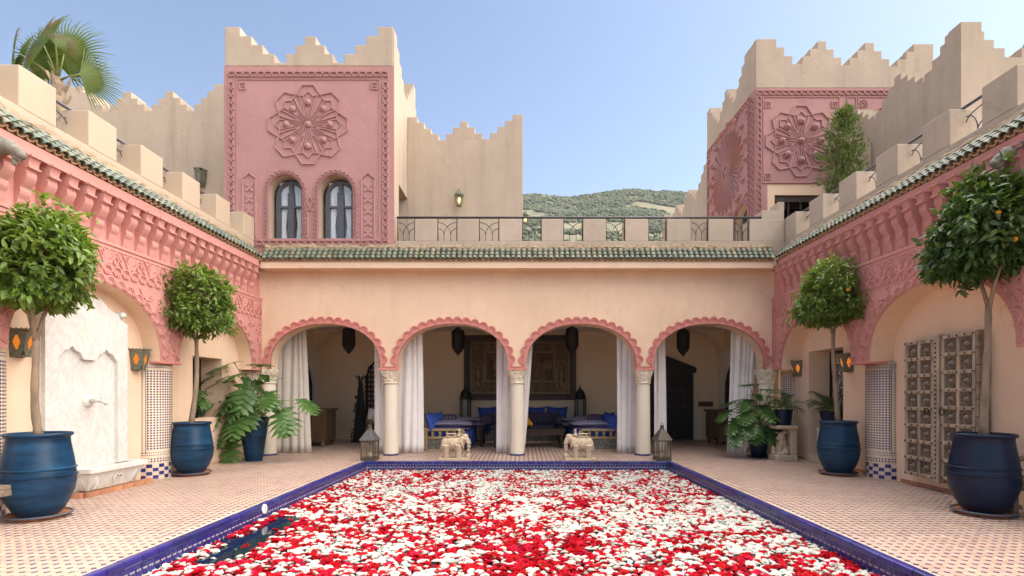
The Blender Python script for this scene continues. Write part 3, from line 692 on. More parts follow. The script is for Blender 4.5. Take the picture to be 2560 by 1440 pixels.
def gallery(side):
    s = -1 if side == 'left' else 1
    XF = XFL if s < 0 else XFR                    # frieze plane
    XB = XL if s < 0 else XR                      # recess wall
    XP = -6.18 if s < 0 else 6.085                # parapet face
    XE = -5.91 if s < 0 else 5.78                 # eave edge
    XK = XF + s*.06                               # wall behind the brackets
    lab = ('sunlit pink and peach courtyard wall with bracketed eave beside the marble fountain' if s < 0 else 'shaded pink and peach courtyard wall with bracketed eave behind the old carved door panels')
    g = thing('gallery_wall', lab, 'wall', (XF, 8, 0), world=True)
    def slab(name, mat, x0, x1, y0, y1, z0, z1, **k): b = MB(); b.box(min(x0,x1),max(x0,x1),y0,y1,z0,z1); return b.build(name, mat, g, **k)
    # recess wall, with an opening
    if s < 0: op = (10.13, 11.12, .97, 2.19)      # window niche
    else: op = (10.2, 11.42, .0, 2.37)            # doorway
    y0, y1, z0, z1 = op
    ol = [(YS0,0),(AY+.02,0),(AY+.02,3.6),(YS0,3.6)]
    b = MB(); xa, xb = XB, XB+s*.45
    for (ya,yb,za,zb) in ((YS0,y0,0,3.6),(y1,AY+.02,0,3.6),(y0,y1,z1,3.6)) + (((y0,y1,0,z0),) if z0 > 0 else ()):
        b.box(min(xa,xb),max(xa,xb),ya,yb,za,zb)
    b.build('recess_wall', M['peach'], g)
    # pink arched frieze wall
    zs = 2.0; ol = [(YS0,3.62)]
    prev = [(2.9+.66,5.2+.62)]
    spans = [(3.5,5.95), ARN, ARF]
    pts = [(YS0,3.67),(YS0,zs)]
    for (a, c) in spans:
        h = (c-a)/2; mid = (a+c)/2; ap = arc(mid,h,zs+.06,1.0)
        if a < YS0: ap = [p for p in ap if p[0] > YS0]; pts = [(YS0,3.67),(YS0,ap[0][1])] + ap + [(c,zs)]
        else: pts += [(a,zs)] + ap + [(c,zs)]
    pts += [(AY-.003,zs),(AY-.003,3.67)]
    fr = MB(); fr.prism(pts, 'x', XF, XF+s*.02); fw = fr.build('frieze', M['pink'], g)
    fr = MB(); fr.prism(pts, 'x', XF+s*.02, XB+s*.01); fr.build('arch_soffit', M['peach'], g)
    fr = MB()
    # ledge and bracket wall
    b = MB(); b.box(min(XF-s*.018,XK),max(XF-s*.018,XK),YS0,AY-.004,3.635,3.685); b.box(min(XF-s*.012,XF+s*.004),max(XF-s*.012,XF+s*.004),YS0,AY-.004,3.575,3.593); b.build('ledge', M['pink'], g, bevel=.008)
    slab('bracket_wall', M['pink'], XK, XK+s*.3, YS0, AY-.004, 3.65, 4.40)
    b = MB(); b.box(min(XE-s*-.03,XK+s*.1),max(XE+s*.03,XK+s*.1),YS0,AY-.37,4.335,4.485); b.build('fascia', M['pink'], g, bevel=.006)
    # brackets
    sg = -s
    bk = MB(); bk.prism([(sg*d*.58,z) for d,z in BP], 'y', -.068, .068); bk.box(*(sorted((0.,sg*.235))),-.078,.078,-.022,.0012); bk.box(*(sorted((sg*.14,sg*.205))),-.075,.075,-.157,-.137)
    me = bk.mesh('bracket', True); me.set_sharp_from_angle(angle=R(32)); me.materials.append(M['pink'])
    y = AY-.49
    while y > YS0+.1:
        inst('bracket', me, g, (XK+s*.002, y, 4.3355), (0,0,R(random.uniform(-.6,.6)))); y -= .282
    # relief on the frieze, worked in its plane: local x -> Y
    rz = R(90) if s < 0 else R(-90)             # relief meshes stand proud towards -y
    def put(me, Y, z, rot=0., sc=1., mir=1): 
        return inst(me.name.split('.')[0], me, fw, (XF+s*.001, Y, z), (0, rot*(1 if s<0 else -1), rz), (sc*mir, 1, sc))
    k = 0; y = AY-.17
    while y > YS0+.1:
        put(ME_LILY if k%2 == 0 else ME_DMD, y, 3.36, 0, 1.0); y -= .236; k += 1
    y = AY-.12
    while y > YS0+.1: put(ME_OCR, y, 3.275, 0, .96); y -= .178
    for (a, c) in spans[1:]:
        h = (c-a)/2; mid = (a+c)/2; sp, st = along(arc(mid,h+.02,zs+.06,1.02,60), .20)
        for p, t in sp:
            o = inst('scallop', ME_SCP, fw, (XF+s*.001, p.x, p.y), (0,0,0), (st/.205,1,1.0))
            ang = math.atan2(t.y, t.x)
            o.rotation_mode = 'QUATERNION'
            # outward normal in the (Y,Z) plane
            ny, nz = -t.y, t.x
            zax = Vector((0,ny,nz)); yax = Vector((s,0,0)); xax = yax.cross(zax)
            o.rotation_quaternion = Matrix((xax,yax,zax)).transposed().to_quaternion()
    sp_pos = [(PIL-.62,3.02,.4),(PIL+.62,3.02,-.4),(PIL-.33,2.86,.2),(PIL+.33,2.86,-.2),(PIL-.0,3.04,0),(PIL-.12,2.62,.15),(PIL+.13,2.62,-.15),(PIL,2.36,0),(PIL-.1,2.14,.1),(PIL+.1,2.14,-.1),
              (AY-.16,3.02,.3),(AY-.14,2.72,0),(AY-.12,2.44,.2),(AY-.13,2.18,0),(AY-.5,3.06,.6),(ARN[0]-.05,2.36,0),(ARN[0]-.08,2.66,.2),(ARN[0]-.1,3.0,0),(ARN[0]+.35,3.04,.5)]
    for i, (Y, z, rr) in enumerate(sp_pos):
        put(ME_BIRD if i in (0,1,4,14,18) else ME_CRL, Y, z, rr, .95 if z > 2.5 else .62, 1 if i%2 == 0 else -1)
    b = MB(); b.box(min(XF-s*.02,XF+s*.3),max(XF-s*.02,XF+s*.3),PIL-.27,PIL+.27,1.965,2.0); b.build('corbel_lip', M['trim'], g, bevel=.006)
    # tiled pilasters (half round)
    for (cy, r, yv0, yv1) in ((PIL,.27,-.36,.36),(AY+.02,.25,-.36,0.0),(ARN[0]-.12,.27,-.36,.36)):
        pil = MB(); n = 20; cxp = XB+s*.01
        ring = [(cxp - s*r*math.cos(-PI/2+PI*i/n), cy + r*1.12*math.sin(-PI/2+PI*i/n)) for i in range(n+1) if cy + r*1.12*math.sin(-PI/2+PI*i/n) < AY-.002]
        m = len(ring); pil.add([(x,y,z) for z in (0.,1.985) for x,y in ring], [(i,i+1,m+i+1,m+i) for i in range(m-1)]+[tuple(m+i for i in range(m))])
        po = pil.build('pilaster', M['zbeige'], g, True)
        # mosaic: small diamonds over the field, framed; large chequers at the foot
        U = [0.]; 
        for p, q in zip(ring, ring[1:]): U.append(U[-1]+math.hypot(q[0]-p[0],q[1]-p[1]))
        tot = U[-1]
        def P(u, z, lift=.003):
            i = max(j for j in range(len(U)-1) if U[j] <= max(0,u)+1e-9); t = (u-U[i])/(U[i+1]-U[i]); x = ring[i][0]+(ring[i+1][0]-ring[i][0])*t; y = ring[i][1]+(ring[i+1][1]-ring[i][1])*t
            dx, dy = x-cxp, y-cy; l = math.hypot(dx,dy) or 1; return (x+dx/l*lift, y+dy/l*lift, z)
        mb = MB()
        def dmnd(u, z, w_, h_): mb.add([P(u-w_,z),P(u,z-h_),P(u+w_,z),P(u,z+h_)], [(0,1,2,3)])
        def sq(u0,u1,za,zb): mb.add([P(u0,za),P((u0+u1)/2,za),P(u1,za),P(u1,zb),P((u0+u1)/2,zb),P(u0,zb)], [(0,1,4,5),(1,2,3,4)])
        bw = .115; u = bw
        nx = int((tot-2*bw)/.042); 
        for i in range(nx+1):
            uu = bw + (tot-2*bw)*i/max(1,nx)
            for j in range(31): dmnd(uu, .53 + j*.0435, .0185, .0175)
        for uu in (.035,.085,tot-.035,tot-.085):
            for j in range(56): dmnd(uu, .45+j*.027, .009, .012)
        for zz in (.42,.46,1.90,1.94):
            for i in range(int(tot/.03)): dmnd(.02+i*.03, zz, .012, .009)
        for zz in (.315,.355):
            for i in range(int(tot/.045)): dmnd(.03+i*.045, zz, .017, .016)
        o = mb.build('mosaic', M['zdark'], po); face_tint(o, 1); stuff(o)
        nq = max(3, int(tot/.082)); 
        for i in range(nq):
            for j in range(4):
                if (i+j)%2 == 0:
                    q = MB(); mbk = mb; mb = q; sq((i+.04)*tot/nq,(i+.96)*tot/nq,.02+j*.063,.02+j*.063+.06); mb = mbk; q.build('chequer_tile', M['zblue'], po)
        b = MB(); m2 = [(x+(x-cxp)*.02, y) for x,y in ring]; 
    # brick skirting
    sk = MB().box(-.011,.011,-.10,.10,0.,.055).mesh('skirting_brick'); sk.materials.append(M['brick'] if s > 0 else M['clay'])
    y = YS0+.2
    while y < AY-.1:
        if not (y0-.1 < y < y1+.1 and z0 == 0) and abs(y-PIL) > .40 and abs(y-(ARN[0]-.12)) > .4: inst('skirting_brick', sk, g, (XB-s*.012, y, .004), (0,0,R(random.uniform(-.4,.4))))
        y += .207
    # eave, parapet and merlons
    if s < 0: tiled_eave(g, 'tile_roof', Vector((XE, YS0, 4.535)), Vector((0,1,0)), AY-.36-YS0, .122, .26, .25)
    else: tiled_eave(g, 'tile_roof', Vector((XE, AY-.36, 4.535)), Vector((0,-1,0)), AY-.36-YS0, .122, .26, .28)
    pw = slab('parapet', M['beige'] if s > 0 else M['cream_sunlit'], XP, XP+s*.41, YS0, AY-.11, 4.60, 4.99, bevel=.012)  # left side: same beige plaster, with its sunlit brightness put into the colour
    y = 11.64
    mys = [(11.64,12.12),(10.61,11.11),(9.55,10.07),(8.51,9.03),(7.48,8.0),(6.44,6.96),(5.40,5.92)] if s < 0 else []
    if s > 0:
        # near edges measured along the right parapet
        for pxn, pxf in ((2057,2022.7),(2140.4,2097),(2243.5,2189.5),(2374,2305),(2543,2454)):
            mys.append((F*6.085/(pxn-VX), F*6.085/(pxf-VX)))
        mys.append((5.13-.55,5.13-.02))
        mys.append((F*6.085/(1990-VX), 12.1))
    for a, c in mys:
        bm_ = MB(); bm_.box(min(XP-s*.003,XP+s*.407),max(XP-s*.003,XP+s*.407),a,c,4.985,5.505); bm_.build('merlon', M['beige'] if s > 0 else M['cream_sunlit'], pw, bevel=.014)  # left merlons painted in the parapet's sunlit tone
    # iron rail between the merlons
    rl = thing('roof_railing', 'iron handrail with hooped infills between the left parapet merlons' if s < 0 else 'iron handrail with hooped infills between the right parapet merlons', 'railing', (XP+s*.25, 8, 5.0), world=True)
    b = MB(); xr = XP+s*(.22 if s > 0 else .30); b.tube([(xr,YS0,5.53),(xr,AY-.1,5.53)], .024, 8); b.build('handrail', M['grey_iron'], rl, True)
    ms = sorted(mys)
    for (a0,a1),(c0,c1) in zip(ms, ms[1:]):
        ya, yb = a1, c0
        if yb-ya < .2: continue
        b = MB(); b.box(xr-.014,xr+.014,ya+.13,ya+.165,4.985,5.53); mid = (ya+yb)/2+.05
        cv = lambda A, B, n=9: [(xr, A[0]+(B[0]-A[0])*math.sin(PI/2*i/n), A[1]+(B[1]-A[1])*(1-math.cos(PI/2*i/n))) for i in range(n+1)]
        b.tube([(xr,mid,4.985),(xr,mid,5.14)], .009, 6); b.tube(cv((ya+.15,5.21),(mid,5.12)), .009, 6); b.tube(cv((ya+.15,5.42),(yb-.02,5.30)), .009, 6); b.tube(cv((yb-.02,5.38),(mid,5.12)), .009, 6); b.build('rail_infill', M['grey_iron'], rl, True)
    return g
GL = gallery('left'); GR = gallery('right')
# backs of the window niche (left) and of the doorway (right)
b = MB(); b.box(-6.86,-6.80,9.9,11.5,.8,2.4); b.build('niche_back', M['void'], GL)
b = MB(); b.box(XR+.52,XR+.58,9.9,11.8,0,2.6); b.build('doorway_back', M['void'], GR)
b = MB(); b.box(XR+.42,XR+.46,10.85,11.25,.3,2.28); b.build('carved_screen', M['fret'], GR)
# ================================================================ upper buildings
def crown(u0, u1, top, sw, sh, ns, n_mid, z0, corner=.34, midtop=None):
    """stepped battlement outline from u0 to u1: corner merlons with ns steps, n_mid pyramidal merlons between"""
    sgn = 1 if u1 > u0 else -1; L = abs(u1-u0); val = top - ns*sh; mt = midtop if midtop is not None else top-sh
    nm = round((mt-val)/sh); half = []
    pts = [(0,top),(corner,top)]
    for i in range(ns): pts += [(corner+i*sw, top-(i+1)*sh), (corner+(i+1)*sw, top-(i+1)*sh)]
    endc = corner+(ns-1)*sw + .0; pts = pts[:-1]
    room = L-2*endc; wm = 2*nm*sw*.5*2 - sw*1.0
    tw = sw*1.05; wm = tw + 2*(nm-1)*sw
    gap = (room - n_mid*wm)/(n_mid+1); u = endc
    for k in range(n_mid):
        u += gap; pts.append((u,val))
        for i in range(nm): pts += [(u+i*sw, val+(i+1)*sh), (u+(i+1)*sw if i < nm-1 else u+i*sw+tw, val+(i+1)*sh)]
        uu = u+(nm-1)*sw+tw
        for i in range(nm): pts += [(uu+i*sw, mt-(i+1)*sh)] + ([(uu+(i+1)*sw, mt-(i+1)*sh)] if i < nm-1 else [])
        u += wm
    pts.append((L-endc,val))
    for i in range(ns): pts += [(L-endc+i*sw if i else L-endc, val+(i+1)*sh), (min(L,L-endc+(i+1)*sw) if i < ns-1 else L, val+(i+1)*sh)]
    out = [(u0,z0)]+[(u0+sgn*a, z) for a, z in pts]+[(u1,z0)]
    cl = [out[0]]
    for p in out[1:]:
        if abs(p[0]-cl[-1][0])+abs(p[1]-cl[-1][1]) > 1e-4: cl.append(p)
    return cl
def from_px(pts, Y, ox, oy, sc): return [(mx(ox+x/sc, Y), mz(oy+y/sc, Y)) for x, y in pts]
# ---- relief vocabulary in rose plaster
lk = MB(); lk.ribbon([(-.082,0),(-.05,-.05),(.05,-.05),(.082,0),(.05,.05),(-.05,.05)], .026, .035, True); ME_LINK = relief(lk, 'border_link', M['rose'])
st = MB()
prof = [(.075,0.),(.072,.025),(.058,.05),(.03,.068),(.0,.074)]
for i, (r, z) in enumerate(prof): pass
n_ = 20
st.add([((r*(1+.07*math.cos(10*2*PI*j/n_)))*math.cos(2*PI*j/n_), -z, (r*(1+.07*math.cos(10*2*PI*j/n_)))*math.sin(2*PI*j/n_)) for r,z in prof for j in range(n_)], [(i*n_+j,i*n_+(j+1)%n_,(i+1)*n_+(j+1)%n_,(i+1)*n_+j) for i in range(4) for j in range(n_)])
ME_STUD = st.mesh('stud', True); ME_STUD.materials.append(M['rose'])
def pol(r, deg): return (r*math.sin(R(deg)), r*math.cos(R(deg)))
def medallion(Rm):
    b = MB()
    for k in range(8):
        a = 45*k
        b.ribbon([pol(Rm*q,a+d) for q,d in ((.79,-23),(.985,-8.5),(.985,8.5),(.79,23))], .038, .035)
        b.ribbon([pol(Rm*q,a+d) for q,d in ((.79,-22.5),(.71,-10),(.82,0),(.71,10),(.79,22.5))], .026, .03)
        for s in (-1,1):
            b.ribbon([pol(Rm*.73,a+22.5+s*5.5),pol(Rm*.46,a+22.5+s*7),pol(Rm*.22,a+22.5+s*3)], .026, .032)
            b.ribbon([pol(Rm*.70,a+s*10),pol(Rm*.36,a+s*9),pol(Rm*.16,a+s*11)], .020, .026)
        b.ribbon([pol(Rm*.36,a),pol(Rm*.13,a)], .024, .03); b.ribbon([pol(Rm*.33,a+22.5),pol(Rm*.12,a+22.5)], .022, .03)
    return b
def sunburst(Rm, n=24):
    b = MB()
    for k in range(n):
        a = 360*k/n
        for s in (-1,1): b.ribbon([pol(Rm*.16,a+s*3),pol(Rm*.5,a+s*4.2),pol(Rm*.92,a+s*3.2),pol(Rm*1.0,a)], .024, .05)
    return b
def chain(host, a, b_, face, fixed, step=.165):
    """links along a straight line; face 'y' front facing -Y at Y=fixed, 'x' facing -X at X=fixed; a,b are (u,z)"""
    a = Vector(a); b_ = Vector(b_); L = (b_-a).length; n = max(1, round(L/step)); vert = abs(b_.y-a.y) > abs(b_.x-a.x)
    for i in range(n):
        p = a.lerp(b_, (i+.5)/n); rot = R(90) if vert else 0.
        if face == 'y': inst('border_link', ME_LINK, host, (p.x, fixed, p.y), (0,rot,0), (L/n/.165,1,1))
        else: inst('border_link', ME_LINK, host, (fixed, p.x, p.y), (0,rot,R(-90)), (L/n/.165,1,1))
def frame_lines(host, rects, face, fixed, mat):
    for rc in rects:
        b = MB(); b.ribbon(rc, .028, .02, True)
        o = b.build('frame_line', mat, host)
        if face == 'y': o.location = (0,fixed,0)
        else: o.location = (fixed,0,0); o.rotation_euler = (0,0,R(-90)); 
def rect(u0,u1,z0,z1): return [(u0,z0),(u1,z0),(u1,z1),(u0,z1)]
def key_square(host, u, z, face, fixed):
    b = MB(); b.ribbon(rect(-.07,.07,-.07,.07), .03, .025, True); b.ribbon(rect(-.02,.02,-.02,.02), .016, .02, True); o = b.build('corner_key', M['rose'], host)
    o.location = (u,fixed,z) if face == 'y' else (fixed,u,z)
    if face == 'x': o.rotation_euler = (0,0,R(-90))
def wall_with_holes(u0, u1, z0, z1, holes, rise=.36, n=12):
    """outline list of column prisms: splits the wall at arched openings (u0,u1,zb,zspring)"""
    return holes
# ---------------------------------------------------------------- left tower
TY = 12.12
tw = thing('left_tower', 'rose plaster tower with star medallion and two arched windows above the arcade', 'tower', (-4.9,TY,4.6), world=True)
WIN = [(-5.861,-5.082),(-4.70,-3.907)]; ZB, ZS = 5.05, 6.13
x0, x1, zt = -6.89, -2.955, 9.03
ol = [(x0,4.60)]
for a, c in WIN: ol += [(a,4.60)]
pts = [(x0,zt),(x0,ZB)]
for a, c in WIN: pts += [(a,ZB)] + arc((a+c)/2,(c-a)/2,ZS,.40,18,2.) + [(c,ZB)]
pts += [(x1,ZB),(x1,zt)]
tface = MB().prism(pts, 'y', TY, TY+.06).build('wall', M['rose'], tw)
MB().prism(pts, 'y', TY+.06, TY+.32).build('window_reveal', M['cream_sunlit'], tw)
MB().box(x0,x1,TY+.001,TY+.32,4.60,ZB).build('wall', M['rose'], tw)
cr = from_px([(53,300),(53,65),(145,65),(145,120),(213,120),(213,173),(281,173),(281,227),(350,227),(350,281),(420,281),(420,227),(476,227),(476,174),(531,174),(531,122),(599,122),(599,174),(652,174),(652,228),(702,228),(702,281),(769,281),(769,228),(835,228),(835,174),(901,174),(901,120),(969,120),(969,65),(1062,65),(1062,300)], TY+.02, 540, 40, 2.4)
cr = [(u, max(z, zt-.01) if i in (0,len(cr)-1) else z) for i, (u,z) in enumerate(cr)]
MB().prism(cr, 'y', TY+.015, TY+.42).build('battlement', M['beige'], tw, bevel=.014)
# right side of the tower with a recessed terrace door
sd = crown(12.16, 14.6, 9.92, .235, .22, 4, 0, 9.0, .30)
MB().prism(sd, 'x', -3.33, x1-.004).build('side_battlement', M['beige'], tw)
b = MB(); b.box(-3.33,x1-.002,TY+.07,12.62,4.6,9.02); b.box(-3.33,x1-.002,12.62,13.58,6.50,9.02); b.box(-3.33,x1-.002,13.58,14.6,4.6,9.02); b.build('side_wall', M['beige'], tw)
MB().box(-3.38,-3.34,12.5,13.7,4.6,6.6).build('terrace_door', M['darkwood'], tw)
MB().box(x0,x0+.35,TY+.34,14.6,4.6,9.02).build('side_wall', M['beige'], tw)
MB().box(x0,x1,14.55,14.7,4.6,9.4).build('rear_wall', M['beige'], tw)
MB().box(x0+.1,x1-.05,TY+.45,14.55,8.85,9.0).build('roof_slab', M['beige'], tw)
MB().box(x0+.36,-3.4,12.9,12.95,4.6,8.8).build('room_partition', M['stucco'], tw)
# border chains, frames and medallion
ux = lambda px: mx(px,TY); uz = lambda py: mz(py,TY)
chain(tface,(ux(578.7),uz(206)),(ux(578.7),uz(600)),'y',TY-.001); chain(tface,(ux(964),uz(206)),(ux(964),uz(600)),'y',TY-.001)
chain(tface,(ux(572),uz(186)),(ux(970),uz(186)),'y',TY-.001); chain(tface,(ux(640),uz(607.5)),(ux(972),uz(607.5)),'y',TY-.002)
frame_lines(tface, [rect(ux(571),ux(971),uz(615),uz(180)), rect(ux(586.5),ux(956.5),uz(600),uz(193)), rect(ux(593),ux(949),uz(598),uz(199))], 'y', TY-.001, M['rose'])
for px in (607,936): key_square(tface, ux(px), uz(216), 'y', TY-.001)
MED = medallion(.935); me = relief(MED, 'star_medallion', M['rose'])
med = inst('star_medallion', me, tw, (ux(771),TY-.001,uz(312)))
def studs(host, c, r, n, face, a0=0., sc=1.):
    for k in range(n):
        p = pol(r, a0+360*k/n); loc = (c[0]+p[0], c[1], c[2]+p[1]) if face == 'y' else (c[0], c[1]-p[0], c[2]+p[1])
        inst('stud', ME_STUD, host, loc, (0,0,0) if face == 'y' else (0,0,R(-90)), (sc,sc*1.15,sc))
ST = thing  # alias kept short
for k in range(8):
    p = pol(.505, 45*k); inst('stud', ME_STUD, med, (p[0],-.004,p[1]))
inst('stud', ME_STUD, med, (0,-.004,0))
# window trims, frames, panes and curtains
sm = MB(); sm.ribbon([(-.052,0),(-.05,.05),(0,.085),(.05,.05),(.052,0)], .02, .032); sm.ribbon([(-.025,.01),(0,.05),(.025,.01)], .014, .028); sm.add([(-.055,-.012,0),(.055,-.012,0),(.05,-.012,.06),(0,-.012,.09),(-.05,-.012,.06)], [(0,1,2,3,4)])
ME_WSC = relief(sm, 'trim_scallop', M['rose'])
for a, c in WIN:
    mid, hw = (a+c)/2, (c-a)/2
    path = [(a-.02,ZB)]+arc(mid,hw+.02,ZS,.42,30,2.)+[(c+.02,ZB)]
    sp, stp = along(path, .098)
    for p, t in sp: inst('trim_scallop', ME_WSC, tface, (p.x,TY-.001,p.y), (0,-math.atan2(t.y,t.x),0), (stp/.1,1,1))
    win = MB(); fa, fc = a+.085, c-.0; fm, fh = (fa+fc)/2, (fc-fa)/2; yw = TY+.22
    o_ = [(fa,ZB)]+arc(fm,fh,ZS-.03,.36,18,2.)+[(fc,ZB)]; i_ = [(fa+.075,ZB+.04)]+arc(fm,fh-.075,ZS-.03,.29,18,2.)+[(fc-.075,ZB+.04)]; n = len(o_)
    vs = [(x,yw,z) for x,z in o_]+[(x,yw,z) for x,z in i_]+[(x,yw+.06,z) for x,z in i_]+[(x,yw+.06,z) for x,z in o_]
    fs = [(k*n+i,k*n+i+1,(k+1)%4*n+i+1,(k+1)%4*n+i) for k in range(4) for i in range(n-1)]
    win.add(vs, fs); win.box(fm-.045,fm+.045,yw-.012,yw+.07,ZB,ZS+.30); win.box(fa+.05,fc-.05,yw-.003,yw+.055,5.83,5.875); win.box(fa+.05,fc-.05,yw-.004,yw+.055,ZB+.002,ZB+.06)
    for xx in (fa+.085, fm+.06, fm-.06, fc-.085): win.box(xx-.016,xx+.016,yw-.008,yw+.05,ZB+.02,ZS+.05)
    wn = win.build('window', M['grey_iron'], tw)
    for s_, (pa, pc) in enumerate(((fa+.06,fm-.05),(fm+.05,fc-.06))):
        g1 = MB().box(pa,pc,yw+.030,yw+.036,ZB+.03,5.84); g1.build('pane', M['glass'], wn)
        g2 = MB(); g2.box(pa,pc,yw+.030,yw+.036,5.865,ZS+.22); g2.build('pane', M['glass'], wn)
        # draped curtain gathered to the side
        cm = MB(); nz, nu = 16, 22; vs = []
        for j in range(nz+1):
            v = j/nz; z = ZB+.02+(ZS+.30-ZB)*v; gather = .62+.38*min(1,abs(v-.25)*1.5)
            for i in range(nu+1):
                u = i/nu; w_ = (pc-pa)*1.05
                xx = pa-.01 + (u*gather*w_ if s_ == 0 else w_-u*gather*w_); vs.append((xx, yw+.065+.018*math.sin(u*24+v*2), z))
        cm.add(vs, [(j*(nu+1)+i,j*(nu+1)+i+1,(j+1)*(nu+1)+i+1,(j+1)*(nu+1)+i) for j in range(nz) for i in range(nu)]); cm.build('window_curtain', M['whitecloth'], wn, True)
# carved side panels of interlaced petals and the middle spade
def lens(n=7, L=.095, W=.036):
    b = MB(); pts = [(L*(2*i/n-1)/1, W*math.sin(PI*i/n)) for i in range(n+1)]; lo = [(x,-z) for x,z in reversed(pts[1:-1])]
    b.prism([(x,z) for x,z in pts+lo], 'y', -.02, .004); return relief(b, 'petal', M['rose'])
ME_PET = lens()
for pc_ in (624, 920.5):
    cx = ux(pc_); b = MB(); zt_, zb_ = uz(452), uz(596)
    b.ribbon([(cx-.15,zb_),(cx-.15,zt_-.02),(cx-.16,zt_+.05),(cx-.09,zt_+.10),(cx,zt_+.18),(cx+.09,zt_+.10),(cx+.16,zt_+.05),(cx+.15,zt_-.02),(cx+.15,zb_)], .034, .03); o = b.build('carved_panel', M['rose'], tw); o.location = (0,TY-.001,0)
    k = 0; z = zb_+.12
    while z < zt_+.03:
        for ang in (45,135,225,315): inst('petal', ME_PET, o, (cx+.066*math.cos(R(ang)), -.001, z+.066*math.sin(R(ang))), (0,-R(ang),0), (.72,1,.95))
        z += .264
cx = (WIN[0][1]+WIN[1][0])/2; b = MB(); b.ribbon([(cx,6.02),(cx-.07,5.86),(cx,5.74),(cx+.07,5.86)], .03, .03, True); b.ribbon([(cx-.055,ZB),(cx-.055,5.70),(cx+.055,5.70),(cx+.055,ZB)], .03, .028); o = b.build('spade_panel', M['rose'], tw); o.location = (0,TY-.001,0)
# ---------------------------------------------------------------- middle block and left rear wall
blk = thing('roof_block', 'plain beige block with stepped battlements between the tower and the hill', 'building', (-1.5,13.58,4.6), world=True)
cr = from_px([(140,1380),(140,260),(228,260),(228,308),(290,308),(290,362),(352,362),(352,413),(418,413),(418,465),(485,465),(485,410),(548,410),(548,354),(612,354),(612,298),(680,298),(680,352),(745,352),(745,405),(812,405),(812,456),(880,456),(880,402),(950,402),(950,346),(1018,346),(1018,291),(1085,291),(1085,237),(1177,237),(1177,1380)], 13.58, 980, 220, 3.6)
MB().prism(cr, 'y', 13.58, 13.95).build('wall', M['beige'], blk, bevel=.014)
b = MB(); b.box(-2.9,-2.55,13.95,17.2,4.6,8.2); b.box(-.32,.028,13.95,17.2,4.6,8.0); b.box(-2.9,.02,17.2,17.5,4.6,8.2); b.build('rear_wall', M['beige'], blk)
lw = thing('rear_wall', 'long beige wall with stepped battlements behind the palm', 'wall', (-9.5,13.9,4.6), world=True)
cr = from_px([(475,1300),(475,622),(598,622),(598,662),(640,662),(640,708),(685,708),(685,755),(735,755),(735,800),(788,800),(788,755),(833,755),(833,708),(880,708),(880,660),(945,660),(945,706),(990,706),(990,750),(1040,750),(1040,797),(1092,797),(1092,752),(1140,752),(1140,705),(1185,705),(1185,656),(1245,656),(1245,702),(1300,702),(1300,750),(1345,750),(1345,797),(1398,797),(1398,748),(1447,748),(1447,702),(1492,702),(1492,655),(1540,655),(1540,605),(1640,605),(1640,1300)], 13.9, 0, 0, 2.88)
cr[0] = (cr[0][0],4.6); cr[-1] = (cr[-1][0],4.6)
MB().prism(cr, 'y', 13.9, 14.45).build('wall', M['beige'], lw, bevel=.014)
sd = crown(14.4, 19.5, cr[1][1], .24, .21, 4, 2, 8.2, .5)
MB().prism(sd, 'x', cr[1][0]+.001, cr[1][0]+.5).build('side_wall', M['beige'], lw)
MB().box(cr[1][0]+.01,cr[1][0]+.49,14.46,19.4,4.6,8.3).build('side_wall', M['beige'], lw)
# ---------------------------------------------------------------- right tower
RY, RX = 13.58, 6.07
rt = thing('right_tower', 'rose plaster corner tower with star medallion and sunburst on the right terrace', 'tower', (8,RY,4.6), world=True)
rz_ = lambda py: mz(py,RY); rx_ = lambda px: mx(px,RY)
ZP = rz_(220); ZM = rz_(460); XE2 = rx_(2334)
cr = from_px([(452,440),(452,138),(580,138),(580,188),(627,188),(627,240),(675,240),(675,288),(732,288),(732,243),(778,243),(778,197),(825,197),(825,150),(878,150),(878,200),(923,200),(923,248),(968,248),(968,296),(1015,296),(1015,252),(1062,252),(1062,207),(1108,207),(1108,160),(1165,160),(1165,210),(1210,210),(1210,257),(1256,257),(1256,304),(1303,304),(1303,262),(1355,262),(1355,215),(1400,215),(1400,168),(1520,168),(1520,440)], RY, 1700, 40, 2.4)
cr[0] = (RX-.001, ZP); cr[-1] = (cr[-1][0], ZP); cr[1] = (RX-.001, cr[1][1])
MB().prism(cr, 'y', RY-.008, RY+.40).build('battlement', M['beige'], rt, bevel=.014)
rf = MB().box(RX+.0,XE2,RY,RY+.35,ZM,ZP).build('wall', M['rose'], rt)
xo0, xo1, zo = rx_(1937), rx_(2075), rz_(487)
b = MB(); b.box(RX+.30,xo0,RY+.012,RY+.35,4.6,ZM); b.box(xo1,XE2,RY+.012,RY+.35,4.6,ZM); b.box(xo0,xo1,RY+.012,RY+.35,zo,ZM); b.build('lower_wall', M['peach'], rt)
MB().box(RX,RX+.30,RY+.001,RY+.35,4.6,ZM).build('corner_pier', M['rose'], rt)
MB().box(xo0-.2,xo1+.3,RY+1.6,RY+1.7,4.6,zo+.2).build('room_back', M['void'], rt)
MB().box(xo0,xo1,RY+.06,RY+.12,zo-.16,zo).build('shutter', M['darkwood'], rt)
for i in range(5):
    xx = xo0+.08+(xo1-xo0-.16)*i/4; MB().box(xx-.02,xx+.02,RY+.08,RY+.13,4.7,zo-.16).build('screen_post', M['blackwood'], rt)
